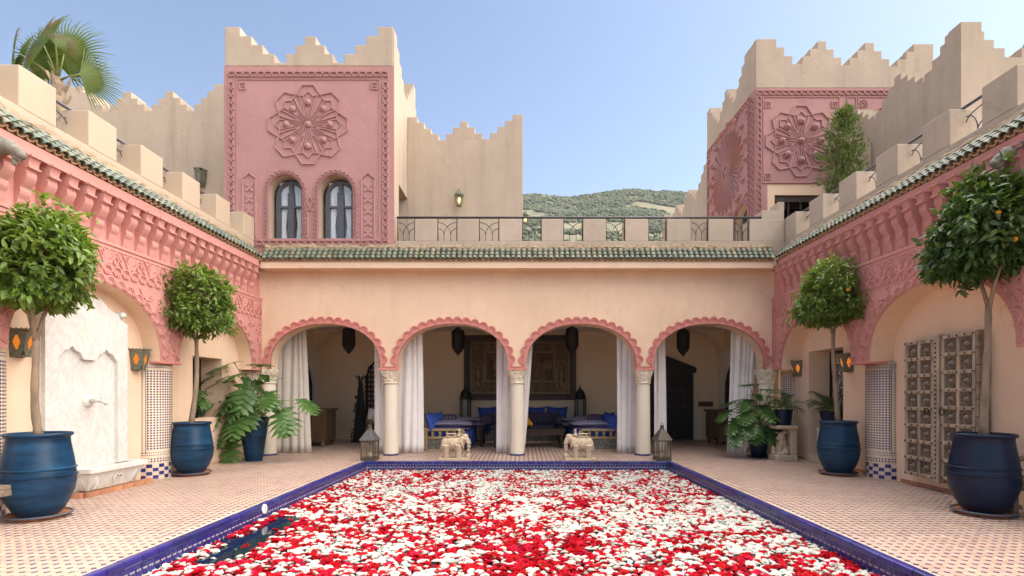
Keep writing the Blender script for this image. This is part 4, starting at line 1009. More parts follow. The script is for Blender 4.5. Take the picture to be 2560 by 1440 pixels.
# left face
YB = 17.14; AW = (14.02,14.98); zsA = 6.15
pts = [(RY+.352,ZP),(RY+.352,4.6),(AW[0]+.02,4.6)] + arc((AW[0]+AW[1])/2,(AW[1]-AW[0])/2,zsA,.52,18,2.) + [(AW[1],4.6),(YB,4.6),(YB,ZP)]
rl_ = MB().prism(pts, 'x', RX, RX+.05).build('side_wall', M['rose'], rt)
MB().prism(pts, 'x', RX+.05, RX+.4).build('window_reveal', M['peach'], rt)
MB().box(RX+.001,RX+.3,RY+.002,RY+.352,4.6,ZP).build('side_wall', M['rose'], rt)
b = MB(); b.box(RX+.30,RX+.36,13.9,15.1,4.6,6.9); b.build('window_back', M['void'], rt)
b = MB(); ypl = [(AW[0]+.06,4.6)]+arc((AW[0]+AW[1])/2,(AW[1]-AW[0])/2-.06,zsA,.44,18,2.)+[(AW[1]-.06,4.6)]; b.tube([(RX+.24,y,z) for y,z in ypl], .045, 6); b.build('window_frame', M['grey_iron'], rt)
sd = crown(RY+.39, YB, cr[1][1], .185, .205, 4, 1, ZP, .30)
MB().prism(sd, 'x', RX-.004, RX+.40).build('side_battlement', M['beige'], rt)
sp, stp = along([(AW[0]-.02,4.9)]+arc((AW[0]+AW[1])/2,(AW[1]-AW[0])/2+.02,zsA,.54,30,2.)+[(AW[1]+.02,4.9)], .098)
for p, t in sp:
    o = inst('trim_scallop', ME_WSC, rl_, (RX-.001,p.x,p.y), (0,0,0)); zax = Vector((0,-t.y,t.x)); yax = Vector((1,0,0)); o.rotation_mode = 'QUATERNION'
    o.rotation_quaternion = Matrix((yax.cross(zax),yax,zax)).transposed().to_quaternion()
sb_ = relief(sunburst(1.18), 'sunburst', M['rose']); YC, ZC = 15.5, 7.98
su = inst('sunburst', sb_, rt, (RX-.001,YC,ZC), (0,0,R(-90)))
for k in range(16):
    p = pol(1.36, 22.5*k+8); inst('stud', ME_STUD, su, (p[0],-.002,p[1]), (0,0,0), (1.1,1.6,1.1))
inst('stud', ME_STUD, su, (0,-.004,0))
for yy, zz in ((14.1,9.05),(14.15,6.85),(16.95,9.0),(16.9,6.7),(14.55,6.95),(15.35,6.45)): inst('stud', ME_STUD, rl_, (RX-.001,yy,zz), (0,0,R(-90)))
b = MB(); b.tube([(RX-.01,13.98,6.95),(RX-.01,16.2,6.05)], .018, 5); b.build('diagonal_rib', M['rose'], rt)
for (a, c) in (((RY+.16,4.7),(RY+.16,ZP-.16)),((13.98,4.7),(13.98,ZP-.16)),((YB-.1,4.7),(YB-.1,ZP-.16)),((RY+.3,ZP-.09),(YB-.05,ZP-.09))): chain(rl_, a, c, 'x', RX-.001)
chain(rf,(RX+.02,ZP-.13),(XE2,ZP-.13),'y',RY-.001); chain(rf,(rx_(1897),4.9),(rx_(1897),ZP-.22),'y',RY-.001)
frame_lines(rf, [rect(RX+.02,XE2-.1,ZM+.03,ZP-.06), rect(RX+.19,rx_(2098),ZM+.05,ZP-.24), rect(rx_(2118),rx_(2140),ZM+.05,ZP-.24), rect(rx_(2145),rx_(2240),ZM+.05,ZP-.24)], 'y', RY-.001, M['rose'])
for px, py in ((1919,262),(2086,262),(1919,442)): key_square(rf, rx_(px), rz_(py), 'y', RY-.001)
md2 = inst('star_medallion', me, rt, (rx_(2002),RY-.001,rz_(353)))
for k in range(8):
    p = pol(.505, 45*k); inst('stud', ME_STUD, md2, (p[0],-.004,p[1]), (0,0,0), (1.1,1.7,1.1))
inst('stud', ME_STUD, md2, (0,-.004,0), (0,0,0), (1.1,1.6,1.1))
b = MB(); b.ribbon([(-.22,-.12),(-.2,0),(0,.12),(.1,.22),(.2,.12),(.3,0)], .04, .03); b.ribbon([(-.15,-.12),(-.12,-.03),(0,.05),(.1,.13),(.2,.05)], .03, .03); o = b.build('key_relief', M['rose'], rt); o.location = (rx_(2190),RY-.001,rz_(290))
fb = MB()
for k in range(8): p = pol(.085,45*k); fb.ribbon([(p[0]+.04*math.cos(2*PI*i/10),p[1]+.04*math.sin(2*PI*i/10)) for i in range(10)], .014, .02, True)
o = fb.build('rosette_relief', M['rose'], rt); o.location = (rx_(2157),RY-.001,rz_(262))
b = MB(); b.box(XE2-.3,XE2,RY+.36,YB,4.6,ZP+.4); b.box(RX+.41,XE2,YB-.3,YB,4.6,ZP+.4); b.box(RX+.41,XE2-.31,RY+.41,YB-.31,ZP-.4,ZP-.3); b.build('rear_wall', M['beige'], rt)
# wall running back from the right tower
rw = thing('terrace_wall', 'low stepped beige wall running back beside the right tower', 'wall', (6.3,18.5,4.6), world=True)
sd = crown(YB+.001, 22.6, 9.05, .26, .2, 4, 2, 4.6, .35, midtop=8.85)
MB().prism(sd, 'x', RX+.003, RX+.43).build('wall', M['beige'], rw)
# ---------------------------------------------------------------- right building
rb = thing('roof_pavilion', 'tall beige pavilion with stepped battlements above the right parapet', 'building', (9,10.3,4.6), world=True)
sd = crown(10.14, 13.56, 8.65, .205, .158, 4, 1, 4.6, .30, midtop=8.65)
MB().prism(sd, 'x', 8.5, 8.9).build('side_wall', M['beige'], rb)
fp = [(8.503,4.6)] + [(mx(2360+x/9,10.14), mz(40+y/9,10.14)) for x, y in ((345,165),(662,165),(662,350),(900,350),(900,540),(1118,540),(1118,725),(1362,725),(1362,930),(1745,930),(1745,725),(1990,725),(1990,540),(2210,540),(2210,350),(2450,350),(2450,165),(2900,165))]
fp[1] = (8.503, fp[1][1]); fp += [(fp[-1][0],4.6)]
MB().prism(fp, 'y', 10.136, 10.53).build('wall', M['beige'], rb)
sd = crown(10.14, 13.5, 8.65, .205, .158, 4, 1, 4.6, .30, midtop=8.65)
MB().prism(sd, 'x', fp[-1][0]-.4, fp[-1][0]).build('side_wall', M['beige'], rb)
ss = thing('roof_stair', 'small pale stepped stair parapet below the right tower', 'stair', (7.9,12.9,6.), world=True)
b = MB()
for i in range(4): b.box(8.05-.0,8.48,12.7+.12*i,13.3,4.6 if i == 0 else 7.2+.17*(3-i)-.5,7.55+.17*(i-3)+.5-.17*0)
b.build('steps', M['cream_sunlit'], ss)
# ================================================================ lounge behind the arcade
LB, LXL, LXR, LZ = 16.6, -6.38, 6.2, 3.42
room = thing('lounge_room', 'shaded beige lounge room behind the arcade arches', 'room', (0,14.5,0), world=True)
MB().box(LXL-.3,LXR+.3,LB,LB+.3,0,4.3).build('back_wall', M['room'], room)
b = MB(); b.box(LXL-.3,LXR+.3,AY+.40,LB,LZ,LZ+.2); b.build('ceiling', M['stucco'], room)
for s, X in ((-1,LXL),(1,LXR)):
    MB().box(min(X,X+s*.3),max(X,X+s*.3),AY+.40,LB,0,LZ).build('side_wall', M['room'], room)
    # white stucco door surround with a scalloped arch
    ya, yb, zt = 14.2, 16.35, 2.75; oa, ob = 14.75, 15.95
    pts = [(ya,0),(oa,0)]+arc((oa+ob)/2,(ob-oa)/2,1.55,.75,20,2.)+[(ob,0),(yb,0),(yb,zt),(ya,zt)]
    x0_, x1_ = (X, X-s*.10); su_ = MB().prism(pts, 'x', x0_, x1_).build('stucco_surround', M['stucco'], room)
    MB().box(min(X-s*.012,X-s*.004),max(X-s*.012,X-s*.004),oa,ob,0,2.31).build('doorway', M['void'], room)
    sp, stp = along([(oa-.01,.9)]+arc((oa+ob)/2,(ob-oa)/2+.01,1.55,.76,30,2.)+[(ob+.01,.9)], .13)
    for p, t in sp:
        o = MB().ball((x1_,p.x,p.y), (.02,.05,.05), 8, 6).build('stucco_bead', M['stucco'], su_, True)
    # transverse arch springing from the side wall
    pts = [(X,LZ),(X,2.55)]+[(X-s*1.0*(1-math.cos(t)), 2.55+(LZ-2.55)*math.sin(t)) for t in [PI/2*i/8 for i in range(1,9)]]
    MB().prism(pts, 'y', 16.05, 16.55).build('vault_rib', M['room'], room)
    MB().prism(pts, 'y', 13.3, 13.7).build('vault_rib', M['room'], room)

# ---- carved wall panel
pn = thing('carved_wall_panel', 'large dark framed carved panel of figures and rosettes above the blue sofa', 'wall panel', (0,16.5,1.26), world=True)
pxa, pxb, pza, pzb = mx(1160,16.5), mx(1440,16.5), mz(1000,16.5), mz(838,16.5)
MB().box(pxa,pxb,16.54,16.598,pza,pzb).build('backing', M['darkwood'], pn)
b = MB(); w_ = .15
b.box(pxa,pxb,16.46,16.55,pzb-w_,pzb); b.box(pxa,pxb,16.46,16.55,pza,pza+w_); b.box(pxa,pxa+w_,16.461,16.55,pza+w_,pzb-w_); b.box(pxb-w_,pxb,16.461,16.55,pza+w_,pzb-w_); b.build('frame', M['darkwood'], pn, bevel=.012)
M['relief'] = simple('patinated_relief', (.10,.06,.032), .5, .5, 16, metal=.25, bump=.7, bscale=50)
M['relief2'] = simple('gilt_relief', (.21,.14,.07), .45, .4, 20, metal=.3, bump=.5)
ia, ib, iz0, iz1 = pxa+w_+.02, pxb-w_-.02, pza+w_+.02, pzb-w_-.02
MB().box(ia,ib,16.515,16.545,iz0,iz1).build('relief_field', M['relief'], pn)
b = MB(); b.ribbon(rect(ia+.06,ib-.06,iz0+.06,iz1-.06), .05, .03, True); b.ribbon(rect(ia+.5,ib-.5,iz0+.42,iz1-.36), .05, .03, True); o = b.build('inner_moulding', M['relief2'], pn); o.location = (0,16.515,0)
ro = MB(); ro.ribbon([(.115*math.cos(2*PI*i/18),.115*math.sin(2*PI*i/18)) for i in range(18)], .03, .03, True)
for k in range(9): a = 2*PI*k/9; ro.ball((.055*math.cos(a),-.01,.055*math.sin(a)), (.026,.018,.026), 6, 4)
ro.ball((0,-.015,0), (.03,.02,.03), 8, 5); ME_ROS = ro.mesh('rosette', True); ME_ROS.materials.append(M['relief2'])
for i in range(9):
    x = ia+.20+(ib-ia-.40)*i/8
    inst('rosette', ME_ROS, pn, (x,16.512,iz1-.20)); inst('rosette', ME_ROS, pn, (x,16.512,iz0+.22))
rr = random.Random(4)
for xc in (ia+.28, ib-.28):
    b = MB(); b.ribbon([(xc+.15*math.cos(t),1.98+ (.34 if math.sin(t)>0 else -.34)*0 + .5*math.copysign(abs(math.sin(t))**.5,math.sin(t))) for t in [2*PI*i/28 for i in range(28)]], .03, .03, True); o = b.build('oval_niche', M['relief2'], pn); o.location = (0,16.512,0)
    b = MB(); b.ball((xc,16.49,2.30),(.05,.03,.055)); b.ball((xc,16.49,2.10),(.075,.035,.15)); b.ball((xc-.02,16.49,1.85),(.055,.03,.17)); b.ball((xc+.04,16.49,1.72),(.04,.025,.14)); b.ball((xc,16.49,1.57),(.1,.03,.035)); b.build('carved_figure', M['relief2'], pn, True)
for i in range(34):
    x = rr.uniform(ia+.58,ib-.58); z = rr.uniform(iz0+.5,iz1-.5); s_ = rr.uniform(.7,1.1); b = MB()
    b.ball((x,16.5,z+.15*s_),(.042*s_,.03,.045*s_),8,6); b.ball((x+rr.uniform(-.02,.02),16.5,z+.03*s_),(.06*s_,.035,.1*s_),8,6,(0,rr.uniform(-.4,.4),0)); b.ball((x+.05*s_,16.505,z-.08*s_),(.035*s_,.025,.1*s_),8,6,(0,rr.uniform(-.6,.6),0)); b.ball((x-.05*s_,16.505,z-.08*s_),(.035*s_,.025,.1*s_),8,6,(0,rr.uniform(-.6,.6),0)); b.ball((x+.08*s_,16.505,z+.06*s_),(.02,.02,.08*s_),6,5,(0,rr.uniform(-1.2,1.2),0))
    b.build('carved_figure', M['relief2'] if i%2 else M['relief'], pn, True)

# ---- standing lanterns beside the sofa
def tall_lantern(x, y, label):
    t = thing('standing_lantern', label, 'lantern', (x,y,0), 'tall standing lanterns beside the sofa')
    b = MB(); n = 6; r = .165
    b.lathe([(.0,.0),(.19,.0),(.19,.05),(.165,.07)], n=6); 
    for k in range(6):
        a = 2*PI*k/6; b.tube([(r*math.cos(a),r*math.sin(a),.05),(r*math.cos(a),r*math.sin(a),1.32)], .016, 5)
        a2 = a+PI/6; b.box(0,0,0,0,0,0) if False else None
    b.lathe([(.165,.06),(.175,.08),(.165,.14)], n=6); b.lathe([(.165,.62),(.178,.64),(.165,.67)], n=6); b.lathe([(.165,1.28),(.19,1.31),(.165,1.36)], n=6); b.build('frame', M['darkmetal'], t)
    d = MB(); d.lathe([(.165,1.34),(.16,1.42),(.12,1.53),(.06,1.59),(.035,1.60),(.04,1.63),(.015,1.66),(.012,1.74),(0,1.76)], n=12); d.build('dome', M['darkmetal'], t, True, auto=40)
    for k in range(6):
        a0, a1 = 2*PI*k/6, 2*PI*(k+1)/6; g = MB(); rr_ = .158; g.add([(rr_*math.cos(a),rr_*math.sin(a),z) for z in (.14,1.28) for a in (a0,a1)], [(0,1,3,2)]); g.build('pane', M['panel_glass'], t)
M['panel_glass'] = simple('frosted_glass', (.20,.20,.17), .35, .2, 6)
tall_lantern(mx(1163.5,16.2), 16.2, 'tall dark hexagonal lantern standing at the left end of the carved panel')
tall_lantern(mx(1450.5,16.2), 16.2, 'tall dark hexagonal lantern standing at the right end of the carved panel')

# ---- sofa, cushions
def cushion_mesh(name, w, h, d, mat, puff=1., corner=.0):
    b = MB(); n = 10; vs = []
    for side in (1,-1):
        for j in range(n+1):
            for i in range(n+1):
                u, v = 2*i/n-1, 2*j/n-1
                e = ((1-abs(u)**3)*(1-abs(v)**3)); ear = 1+.10*(abs(u)*abs(v))**2 - .05*(1-abs(u*v))
                vs.append((u*w/2*ear, side*d/2*e**.55*puff, v*h/2*ear))
    k = (n+1)**2
    f = [(j*(n+1)+i,j*(n+1)+i+1,(j+1)*(n+1)+i+1,(j+1)*(n+1)+i) for j in range(n) for i in range(n)]
    b.add(vs, f+[(k+a,k+d_,k+c,k+b_) for a,b_,c,d_ in f]); me = b.mesh(name, True); me.materials.append(mat); return me
def tassels(o, w, h, mat=None):
    for u in (-1,1):
        for v in (-1,1):
            b = MB(); b.ball((u*w/2*1.05,0,v*h/2*1.05),.022,6,5); b.build('tassel', M['navyfabric'], o, True)
sofa = thing('sofa', 'low stone banquette with striped blue seat along the back wall', 'sofa', (.05,15.9,0), world=True)
sx0, sx1 = mx(1193,15.8), mx(1424,15.8)
MB().box(sx0+.1,sx1-.1,15.55,16.58,0.,.36).build('plinth', M['inlay'], sofa)
MB().box(sx0+.06,sx1-.06,15.5,16.58,.0,.05).build('plinth_foot', M['stone'], sofa)
b = MB(); b.box(sx0+.08,sx1-.08,15.50,16.58,.362,.53); b.build('seat', M['stripe'], sofa, bevel=.05, bev_seg=3)
cols = []
ME_BIG = cushion_mesh('cushion', .62, .50, .22, M['bluefabric']); ME_STR = cushion_mesh('cushion', .56, .38, .20, M['stripe'])
for i, (px, lab) in enumerate(((1222,'royal blue cushion at the left end of the sofa'),(1278,'royal blue cushion behind the arcade column on the sofa'),(1336,'royal blue cushion in the middle right of the sofa'),(1392,'royal blue cushion with black edge at the right end of the sofa'))):
    o = inst('cushion', ME_BIG, None, (mx(px,16.3),16.32,.79), (R(-12),R(random.uniform(-4,4)),0)); tag(o, lab, 'cushion', 'blue cushions on the sofa'); tassels(o,.62,.5)
for i, (px, lab) in enumerate(((1240,'striped cushion third from the left on the sofa'),(1272,'striped cushion behind the column on the sofa'),(1318,'striped cushion beside the oranges on the sofa'),(1350,'striped cushion leaning right of the oranges on the sofa'),(1372,'striped cushion next to the right bolster of the sofa'))):
    o = inst('cushion', ME_STR, None, (mx(px,16.0),16.05,.70), (R(-18),R(random.uniform(-6,6)),0)); tag(o, lab, 'cushion', 'striped cushions on the sofa')
for px, lab in ((1214,'striped bolster with blue fringe over the left arm of the sofa'),(1397,'striped bolster with blue fringe over the right arm of the sofa')):
    t = thing('bolster', lab, 'bolster', (mx(px,15.75),15.75,.53), 'bolsters on the sofa arms')
    b = MB(); b.lathe([(0,-.5),(.12,-.5),(.155,-.44),(.16,0),(.155,.24),(.12,.3),(0,.3)], n=18); o = b.build('roll', M['stripe'], t, True, auto=60); o.rotation_euler = (R(-90),0,0); o.location = (0,.3-.30,.15)
    b = MB(); b.box(-.155,.155,-.315,-.30,-.24,.08); b.build('fringe_cloth', M['navyfabric'], t, bevel=.006); b = MB(); b.tube([(-.155,-.318,.075),(.155,-.318,.075)], .012, 6); b.build('braid', M['linen'], t)

# ---- coffee table with a bowl of oranges
tb = thing('coffee_table', 'long low dark wood coffee table in front of the sofa', 'table', (mx(1322,14.3),14.3,0))
b = MB(); b.box(-.98,.98,-.42,.42,.46,.50); b.box(-.94,.94,-.385,.385,.36,.462); b.build('tabletop', M['darkwood'], tb, bevel=.008)
for sx in (-1,1):
    for sy in (-1,1):
        b = MB(); b.lathe([(.0,.0),(.035,.0),(.04,.03),(.03,.06),(.05,.12),(.055,.18),(.035,.24),(.05,.28),(.06,.30),(.06,.37),(0,.37)], (sx*.88,sy*.33,0), 12); b.build('leg', M['darkwood'], tb, True, auto=45)
bw = thing('fruit_bowl', 'shallow green stone bowl on the coffee table', 'bowl', (mx(1316,14.25),14.25,.50))
b = MB(); b.lathe([(0,.0),(.07,.0),(.075,.015),(.15,.055),(.20,.09),(.205,.098),(.19,.095),(.14,.065),(0,.04)], n=24); b.build('bowl', simple('dark_green_stone', (.10,.11,.06), .4, .3), bw, True, auto=40)
k = 0; ORL = []
me_o = MB().ball((0,0,0), .043, 14, 10).mesh('orange', True); me_o.materials.append(M['orange'])
for lay_, (n, r, z) in enumerate(((9,.135,.135),(4,.055,.125),(6,.085,.20),(1,0,.20),(3,.05,.26),(1,0,.325))):
    for j in range(n):
        a = 2*PI*j/n+lay_*.5; p = Vector((mx(1316,14.25)+r*math.cos(a),14.25+r*math.sin(a),.50+z))
        o = inst('orange', me_o, None, p, (random.random(),random.random(),0)); tag(o, 'topmost orange of the heap in the bowl' if lay_ == 5 else 'orange in the pyramid heaped in the bowl', 'orange', 'oranges in the bowl')

# ---- daybeds
M['lilac'] = simple('lilac_cotton', (.12,.10,.25), .9, .12, 8)
def daybed(xw, s, lab):
    """xw: outer end (towards the side), s=+1: bed extends to +x"""
    t = thing('daybed', lab, 'daybed', (xw,13.4,0)); X = lambda a: s*a
    def bx_(b, a0, a1, y0, y1, z0, z1): b.box(min(X(a0),X(a1)),max(X(a0),X(a1)),y0,y1,z0,z1)
    b = MB(); bx_(b,0,1.0,.02,.10,.02,.30); b.build('inlay_panel', M['inlay'], t)
    b = MB(); bx_(b,-.03,.05,0,.12,0,.58); bx_(b,.0,1.0,.0,.11,0,.035); bx_(b,.05,.98,.0,.11,.30,.355); bx_(b,.05,.93,.0,.11,.50,.56)
    b.tube([(X(.93),.055,.53),(X(.97),.055,.48),(X(.98),.055,.34)], .045, 8); b.build('frame', M['goldwood'], t, bevel=.008)
    for i in range(5):
        b = MB(); a0 = .06+i*.185; bx_(b,a0+.085,a0+.155,.02,.09,.352,.503); b.build('carved_baluster', M['goldwood'], t, bevel=.01)
        b = MB(); b.ball((X(a0+.12),.018,.43),(.032,.014,.045),8,6); b.build('carved_flower', M['goldwood'], t, True)
    b = MB(); bx_(b,.05,1.05,.12,2.0,.06,.36); b.build('base', M['navyfabric'], t)
    b = MB(); bx_(b,.06,1.12,.10,2.0,.362,.50); b.build('mattress', M['bluefabric'], t, bevel=.05, bev_seg=3)
    def pad(nm, a0, a1, y0, y1, zc, th, mat):
        o = link(nm, cushion_mesh(nm, a1-a0, y1-y0, th, M[mat]), t); o.location = (X((a0+a1)/2),(y0+y1)/2,zc); o.rotation_euler = (R(90),0,R(random.uniform(-4,4)))
    pad('lilac_pad',.12,1.12,.10,.95,.545,.15,'lilac')
    pad('folded_quilt',.10,1.16,.08,1.0,.665,.17,'mattress')
    pad('folded_quilt',.20,1.34,.95,1.95,.60,.20,'mattress'); pad('folded_quilt',.24,1.30,1.0,1.9,.73,.16,'mattress')
    b = MB(); bx_(b,1.12,1.16,.2,1.9,.10,.52); b.build('hanging_throw', M['bluefabric'], t, bevel=.01)
    for yy in (.9,1.95):
        b = MB(); b.lathe([(.03,0),(.045,.08),(.03,.2),(.045,.32),(.035,.44),(.05,.5),(0,.52)], (X(1.36),yy,0), 10); b.build('leg', M['blackwood'], t, True)
    b = MB(); bx_(b,1.30,1.42,.85,2.0,.50,.56); b.build('side_rail', M['blackwood'], t)
    return t
daybed(mx(1063,13.4), 1, 'daybed heaped with blue striped quilts left of the coffee table')
daybed(mx(1546,13.4), -1, 'daybed heaped with blue striped quilts right of the coffee table')
ME_DP = cushion_mesh('cushion', .46, .44, .20, M['bluefabric']); ME_DS = cushion_mesh('cushion', .42, .30, .16, M['stripe'])
for xw, s, nm in ((mx(1063,13.4),1,'left'),(mx(1546,13.4),-1,'right')):
    for j, (a, y, z, ry, lab) in enumerate(((.16,13.62,.70,38,'front royal blue cushion with black edging on the %s daybed'),(.20,14.0,.74,30,'rear royal blue cushion with black edging on the %s daybed'))):
        o = inst('cushion', ME_DP, None, (xw+s*a,y,z), (R(8),0,0)); o.rotation_euler = Euler((0, R(-s*0), R(s*62+(-8 if j else 6))), 'XYZ'); o.rotation_euler.x = R(-20); tag(o, lab % nm, 'cushion', 'blue cushions on the daybeds'); tassels(o,.46,.44)
    o = inst('cushion', ME_DS, None, (xw+s*.50,14.1,.80), (R(-55),0,R(s*10))); tag(o, 'small striped cushion lying on the %s daybed' % nm, 'cushion', 'striped cushions on the daybeds')

# ---- hanging lanterns
def hanging_lantern(x, y, zb, lab):
    t = thing('hanging_lantern', lab, 'lantern', (x,y,zb), 'dark metal lanterns hanging in the arcade')
    b = MB(); b.lathe([(0,-.03),(.012,-.02),(.02,0),(.05,.03),(.11,.10),(.15,.17),(.165,.20)], n=12); b.build('bowl', M['darkmetal'], t, True)
    b = MB(); b.lathe([(.165,.20),(.175,.21),(.165,.23)], n=12); b.lathe([(.165,.56),(.18,.58),(.15,.66),(.06,.72),(.03,.74),(.0,.75)], n=12)
    for k in range(12): a = 2*PI*k/12; b.tube([(.162*math.cos(a),.162*math.sin(a),.21),(.162*math.cos(a),.162*math.sin(a),.58)], .010, 4)
    for k in range(6): a = 2*PI*k/6; b.box(.15*math.cos(a)-.02,.15*math.cos(a)+.02,.15*math.sin(a)-.02,.15*math.sin(a)+.02,.38,.42)
    b.build('cage', M['darkmetal'], t)
    b = MB(); b.lathe([(.150,.21),(.150,.57)], n=12); b.build('pierced_shade', M['blackwood'], t)
    b = MB(); b.tube([(0,0,.74),(0,0,LZ-zb)], .008, 5); b.build('chain', M['darkmetal'], t)
for px, zb, lab in ((872,2.53,'dark pierced lantern hanging in the leftmost arch'),(1145,2.49,'dark pierced lantern hanging in the second arch beside the carved panel'),(1430,2.53,'dark pierced lantern hanging in the third arch beside the carved panel'),(1708,2.47,'dark pierced lantern hanging in the rightmost arch above the dark door')):
    hanging_lantern(mx(px,14.0), 14.0, zb, lab)

# ---- curtains
def curtain(pb0, pb1, pt0, pt1, Y, lab, mat='linen', z1=3.38, pl=7, seed=0, flare=.0, zt=.01):
    rr = random.Random(seed); b = MB(); nu, nz = pl*10, 16; vs = []
    xb0, xb1, xt0, xt1 = (mx(p,Y) for p in (pb0,pb1,pt0,pt1)); ph = rr.uniform(0,6)
    for j in range(nz+1):
        v = j/nz; z = zt+(z1-zt)*v; q = v**.8
        a, c = xb0+(xt0-xb0)*q, xb1+(xt1-xb1)*q; amp = .05*(1-.3*v)
        for i in range(nu+1):
            u = i/nu; uu = u + .03*math.sin(u*9+ph+v*1.5)*(u*(1-u)*4)
            vs.append((a+(c-a)*uu + .012*math.cos(u*pl*2*PI+ph), Y+amp*math.sin(u*pl*2*PI+ph+1.3*math.sin(u*7+ph)+.5*math.sin(v*3+u*4))*(.62+.38*math.sin(u*11+ph*2)) + .025*math.sin(v*4+u*5+ph), z))
    b.add(vs, [(j*(nu+1)+i,j*(nu+1)+i+1,(j+1)*(nu+1)+i+1,(j+1)*(nu+1)+i) for j in range(nz) for i in range(nu)])
    o = b.build('curtain', M[mat], None, True); m = o.modifiers.new('t','SOLIDIFY'); m.thickness = .004
    return tag(o, lab, 'curtain', 'linen curtains of the arcade')
CY = 12.82
curtain(683,778,697,762,CY,'wide taupe linen curtain behind the philodendron in the leftmost arch','linen2',seed=1,pl=5)
curtain(936,960,934,958,CY,'narrow grey linen curtain left of the first column behind the floor lantern','linen',seed=2,pl=2)
curtain(985,1059,990,1056,CY,'wide grey linen curtain right of the first column','linen',seed=3,pl=4)
curtain(1240,1284,1242,1290,CY,'grey linen curtain left of the middle column beside the coffee table','linen',seed=4,pl=3)
curtain(1296,1310,1296,1336,CY,'slim grey curtain swept behind the middle column on its right','linen',seed=8,pl=3)
curtain(1543,1592,1543,1597,CY,'grey linen curtain left of the third column beside the right daybed','linen',seed=5,pl=3)
curtain(1634,1667,1636,1662,CY,'grey linen curtain right of the third column beside the dark door','linen',seed=6,pl=2)
curtain(1818,1868,1828,1900,CY,'wide grey linen curtain behind the right philodendron in the rightmost arch','linen',seed=7,pl=5)

# ---- chests, plaque, door, lattice, floor lamp
def chest(x0, x1, y0, y1, h, lab):
    t = thing('chest', lab, 'chest', ((x0+x1)/2,y0,0), world=True)
    MB().box(x0,x1,y0,y1,.14,h-.07).build('body', M['brownwood'], t)
    MB().box(x0-.07,x1+.07,y0-.07,y1+.07,h-.07,h).build('lid', M['brownwood'], t, bevel=.01)
    n = int((x1-x0)/.075)
    for i in range(n+1): xx = x0+(x1-x0)*i/n; MB().box(xx-.018,xx+.018,y0-.022,y0,.18,h-.08).build('slat', M['brownwood'], t)
    xs_ = x1 if x0 < 0 else x0; sg = 1 if x0 < 0 else -1
    n = int((y1-y0)/.09)
    for i in range(n+1): yy = y0+(y1-y0)*i/n; MB().box(min(xs_,xs_+sg*.022),max(xs_,xs_+sg*.022),yy-.018,yy+.018,.18,h-.08).build('slat', M['brownwood'], t)
    for zz in (.30,.45,.60,.75):
        b = MB(); b.box(x0,x1,y0-.014,y0-.001,zz-.012,zz+.012); b.build('rail', M['brownwood'], t)
    for xx in (x0+.06,x1-.06):
        for yy in (y0+.05,y1-.05):
            b = MB(); b.lathe([(.03,0),(.06,.05),(.06,.10),(.05,.15),(0,.15)], (xx,yy,0), 10); b.build('foot', M['brownwood'], t, True)
chest(-6.28,mx(811,14.3),14.30,15.1,1.05,'dark latticed wooden chest beside the leftmost curtain')
chest(mx(1795,14.7),6.10,14.7,15.6,1.0,'dark latticed wooden chest behind the right philodendron')
t = thing('wall_plaque', 'small dark rectangular plaque on the wall right of the dark door', 'plaque', (mx(1764,16.58),16.58,mz(1010,16.58)), world=True)
MB().box(mx(1746,16.58),mx(1782,16.58),16.55,16.598,mz(1016,16.58),mz(1004,16.58)).build('board', M['bronze'], t, bevel=.006); b = MB(); b.box(mx(1748,16.58),mx(1780,16.58),16.54,16.552,mz(1012,16.58),mz(1008,16.58)); b.build('raised_band', M['bronze'], t)
dr = thing('carved_door', 'tall black carved door with a pediment behind the right arch', 'door', (4.53,16.5,0), world=True)
dx0, dx1 = 3.64, 5.40
MB().box(dx0+.12,dx1-.12,16.50,16.598,0,2.2).build('leaf', M['blackwood'], dr)
b = MB(); b.box(dx0,dx0+.14,16.46,16.598,0,2.2); b.box(dx1-.14,dx1,16.46,16.598,0,2.2); b.box(dx0-.03,dx1+.03,16.44,16.597,2.1,2.24); b.build('frame', M['blackwood'], dr, bevel=.01)
MB().prism([(dx0-.06,2.24),(dx1+.06,2.24),(dx1+.06,2.30),((dx0+dx1)/2,2.66),(dx0-.06,2.30)], 'y', 16.46, 16.596).build('pediment', M['blackwood'], dr, bevel=.01)
b = MB(); b.ball((dx1+.03,16.46,2.20),(.07,.06,.09),10,8); b.ball((dx0-.03,16.46,2.20),(.07,.06,.09),10,8); b.build('corner_boss', M['blackwood'], dr, True)
for ix in range(2):
    for iz in range(4):
        xa = dx0+.18+ix*.72; za = .10+iz*.5; o = MB(); o.ribbon(rect(xa,xa+.66,za,za+.44), .04, .03, True); o.ribbon([(xa+.33+.13*math.cos(2*PI*i/8),za+.22+.15*math.sin(2*PI*i/8)) for i in range(8)], .03, .03, True); o.ribbon([(xa+.33-.1,za+.12),(xa+.33+.1,za+.32)], .025, .025); q = o.build('carved_panel', M['blackwood'], dr); q.location = (0,16.50,0)
lt = thing('lattice_window', 'black pointed lattice screen on the back wall beside the leafy lamp', 'lattice', (mx(938,16.55),16.55,.7), world=True)
lx, lw_ = mx(938,16.55), .27; z0_, z1_ = mz(1042,16.55), mz(906,16.55)
oc_ = [(lx-lw_*.72,z0_),(lx-lw_,z0_+.25),(lx-lw_,z1_-.45),(lx-lw_*.7,z1_-.15),(lx,z1_),(lx+lw_*.7,z1_-.15),(lx+lw_,z1_-.45),(lx+lw_,z0_+.25),(lx+lw_*.72,z0_)]
b = MB(); b.ribbon(oc_, .05, .04, True); o = b.build('frame', M['blackwood'], lt); o.location = (0,16.575,0)
b = MB(); st_ = .15
